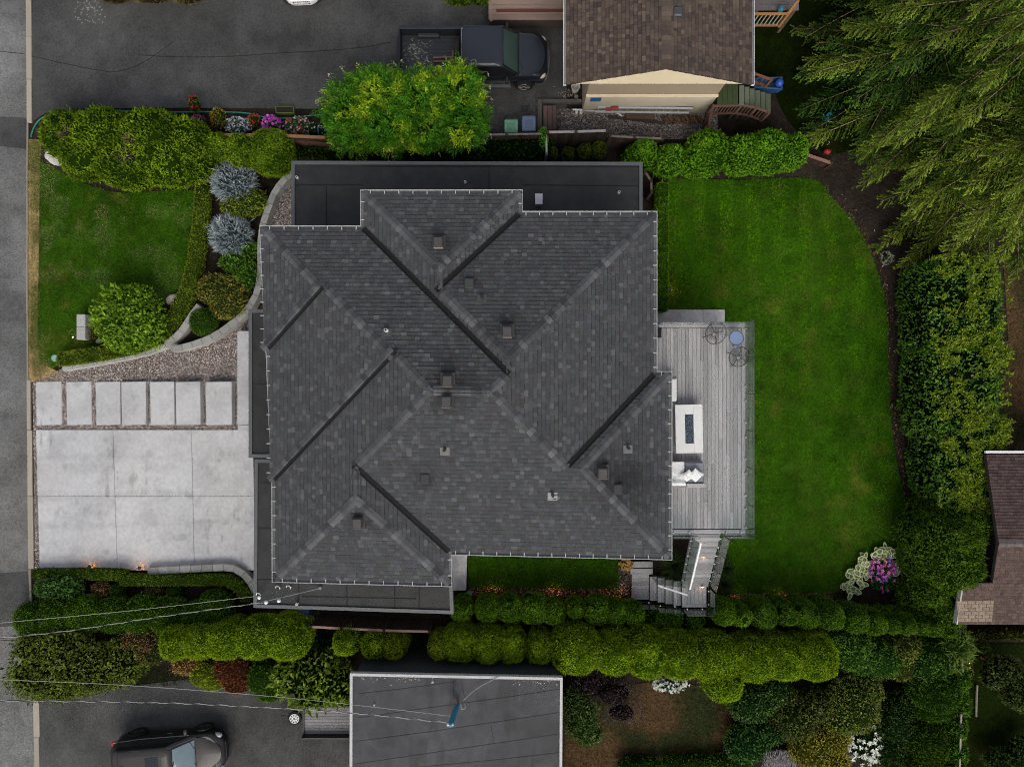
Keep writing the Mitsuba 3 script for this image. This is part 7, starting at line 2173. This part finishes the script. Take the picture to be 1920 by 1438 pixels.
# the big conifers of the northeast
def big_conifer(label, px, py, h_, Lmax, n, zlo, zhi, seed, dark, light, az0=0, az1=2 * np.pi, dens=1.0):
    k = thing('conifer', label, 'conifer')
    g = np.random.default_rng(seed)
    b = P(px, py, 0)
    MB().tube([b - [0, 0, .1], b + [.05, .05, h_ * .5], b + [0, 0, h_]], [.34, .2, .03], (.06, .042, .03), 10).put(sub(k, 'trunk'), 'mat_matte')
    m, w = MB(), MB()
    for i in range(n):
        z0 = zlo + (zhi - zlo) * ((i + g.random()) / n)
        L_ = Lmax * (1 - z0 / h_) ** .75 * g.uniform(.78, 1.1)
        az = az0 + (az1 - az0) * ((i * .618034) % 1.0) + g.normal() * .08
        u = np.array([math.cos(az), math.sin(az), 0])
        s = np.array([-u[1], u[0], 0])
        bendy = g.normal() * .10
        f = np.linspace(0, 1, 14)
        line = b + [0, 0, z0] + np.outer(f * L_, u) + np.outer(bendy * L_ * f ** 2, s) + np.outer(L_ * (.16 * f - .36 * f ** 2), [0, 0, 1])
        w.tube(line, np.linspace(.030, .006, 14) * (L_ / 6 + .3), np.array([.24, .17, .11]) * g.uniform(.6, 1.2), 5, False)
        nt = int(L_ / .036 * dens)
        tf = np.sort(g.uniform(.12, 1.0, nt))
        org = np.stack([np.interp(tf, f, line[:, c]) for c in range(3)], 1)
        sg_ = np.where(np.arange(nt) % 2, 1.0, -1.0)
        tl = (1.05 * (1 - tf) + .26) * np.clip(tf * 3, .4, 1) * g.uniform(.6, 1.2, nt) * min(1.0, L_ / 4 + .3)
        ang = np.radians(g.uniform(38, 62, nt))
        td = unit(np.outer(np.cos(ang), u) + (np.sin(ang) * sg_)[:, None] * s + np.column_stack([np.zeros(nt), np.zeros(nt), g.uniform(-.45, -.10, nt)]))
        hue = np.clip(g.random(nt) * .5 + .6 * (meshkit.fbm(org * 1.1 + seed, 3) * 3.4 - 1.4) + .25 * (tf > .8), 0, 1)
        org = org + g.normal(size=org.shape) * [.03, .03, .07]
        for j in range(8):
            p = org + td * (tl * (j + .4) / 8)[:, None] - [0, 0, .012 * j * j * .35]
            sd = unit(np.cross(td, [0, 0, 1])) * (1 if j % 2 else -1)
            d = unit(td + sd * .65 + g.normal(size=(nt, 3)) * .22 + [0, 0, -.15])
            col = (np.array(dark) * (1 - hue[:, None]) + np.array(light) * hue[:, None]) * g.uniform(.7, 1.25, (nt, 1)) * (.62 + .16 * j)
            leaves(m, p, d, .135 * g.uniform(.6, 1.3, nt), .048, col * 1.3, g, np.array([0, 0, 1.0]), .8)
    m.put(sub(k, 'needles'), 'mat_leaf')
    w.put(sub(k, 'limbs'), 'mat_matte')


big_conifer('huge drooping conifer filling the northeast corner', 1775, 160, 17, 8.2, 70, 1.6, 10.5, 401, (.010, .028, .005), (.110, .150, .020), az0=math.radians(95), az1=math.radians(345), dens=1.15)
big_conifer('smaller conifer between the huge one and the neighbour house', 1640, 170, 7, 4.6, 40, .6, 5.4, 402, (.010, .028, .006), (.060, .110, .018), dens=1.0)
big_conifer('conifer reaching over the soil edge above the laurel hedge', 1800, 330, 10, 5.7, 54, .8, 7.0, 403, (.012, .030, .005), (.125, .165, .020), az0=math.radians(90), az1=math.radians(350), dens=1.1)
big_conifer('dark conifer at the upper edge of the northeast corner', 1660, 20, 9, 4.4, 52, .7, 6.5, 404, (.006, .016, .004), (.035, .060, .012), dens=.9)
k = thing('toy', 'small red toy on the ground under the conifer', 'toy')
c = P(1551, 285, .3); MB().ball(c, (.16, .12, .12), (.35, .02, .02), 10, 6).put(sub(k, 'body'), 'mat_satin')
MB().cyl(c + [.1, 0, -.1], c + [.1, .02, .15], .02, (.1, .02, .02), 6).put(sub(k, 'handle'), 'mat_satin')
k = thing('watering_can', 'small turquoise can glimpsed between the conifer branches', 'can')
c = P(1556, 217, .6)
MB().cyl(c - [0, 0, .4], c, .13, (.03, .22, .30), 14).put(sub(k, 'body'), 'mat_satin')
MB().tube([c - [.1, 0, .25], c + [-.28, .05, .0]], .025, (.03, .22, .30), 6).put(sub(k, 'spout'), 'mat_satin')

# leaf bits on the soil edge of the back lawn
m = MB(); rg = np.random.default_rng(9)
edge = smoothline([(1560, 372), (1612, 430), (1650, 520), (1664, 600), (1670, 760), (1682, 860), (1700, 960), (1697, 1025)], 8)
for i in range(420):
    p = edge[rg.integers(len(edge))] + [abs(rg.normal()) * 10 - 2, rg.normal() * 8]
    c = P(*p, .03)
    m.box(c, (rg.uniform(.02, .07), rg.uniform(.015, .03), .012), np.array([.22, .11, .06] if rg.random() < .8 else [.5, .46, .36]) * rg.uniform(.2, 1.1), rg.uniform(0, 180))
struct('leaf_litter', m, 'mat_matte', 'brown leaf litter on the soil edge of the back lawn', 'stuff')

# ------------------------------------------------------------------ lit garden lamps
for px, py, lb, pw in ((465, 405, 'lit garden lamp in the glossy shrub by the upper spruce', 60), (136, 632, 'lit garden lamp at the foot of the stone plinth', 26), (168, 1062, 'lit garden lamp in the short hedge at the driveway corner', 24), (262, 1064, 'lit garden lamp where the corner block wall starts', 24),
                       (345, 1078, 'tiny lit lamp in the low hedge, nearer the street', 20), (412, 1077, 'tiny lit lamp in the low hedge, nearer the garage', 20), (924, 1108, 'lit lamp under the shorter cedar row nearest the garage', 30), (1042, 1110, 'lit lamp in the middle of the side lawn edge', 30), (1161, 1111, 'lit lamp beside the bark and lower landing', 26),
                       (1462, 1120, 'lit lamp at the south edge of the back lawn', 22), (1255, 543, 'lit lamp at the south end of the slim hedge', 24), (1260, 420, 'dim lamp halfway along the slim hedge', 5), (1819, 1243, 'bright lit lamp by the dark southeast lawn', 60), (1812, 1402, 'small lit lamp low on the pale southeast fence', 14), (1377, 1123, 'lit lamp behind the cedars east of the landing', 14)):
    lamp(px, py, lb, power=pw * (.30 if py in (1062, 1064) else .65 if py > 1100 else 1) * (.45 if px in (465, 136, 1819) else 1), hood=.01 if px in (465, 136, 1819) else .075)
for x, y, z, lb in ((7.55, -6.78, 1.95, 'small step light in a riser halfway down the deck stairs'), (7.75, -8.24, ZL + .12, 'small step light in the lowest riser above the landing')):
    k = thing('step_light', lb, 'step light')
    MB().box([x, y - .012, z], (.10, .02, .05), (.3, .3, .3)).put(sub(k, 'frame'), 'mat_satin')
    MB().box([x, y - .028, z], (.07, .008, .025), (1, 1, 1)).put(sub(k, 'lens'), 'mat_matte', extra={'emitter': {'type': 'area', 'radiance': {'type': 'rgb', 'value': [9, 4.8, 2.0]}}})
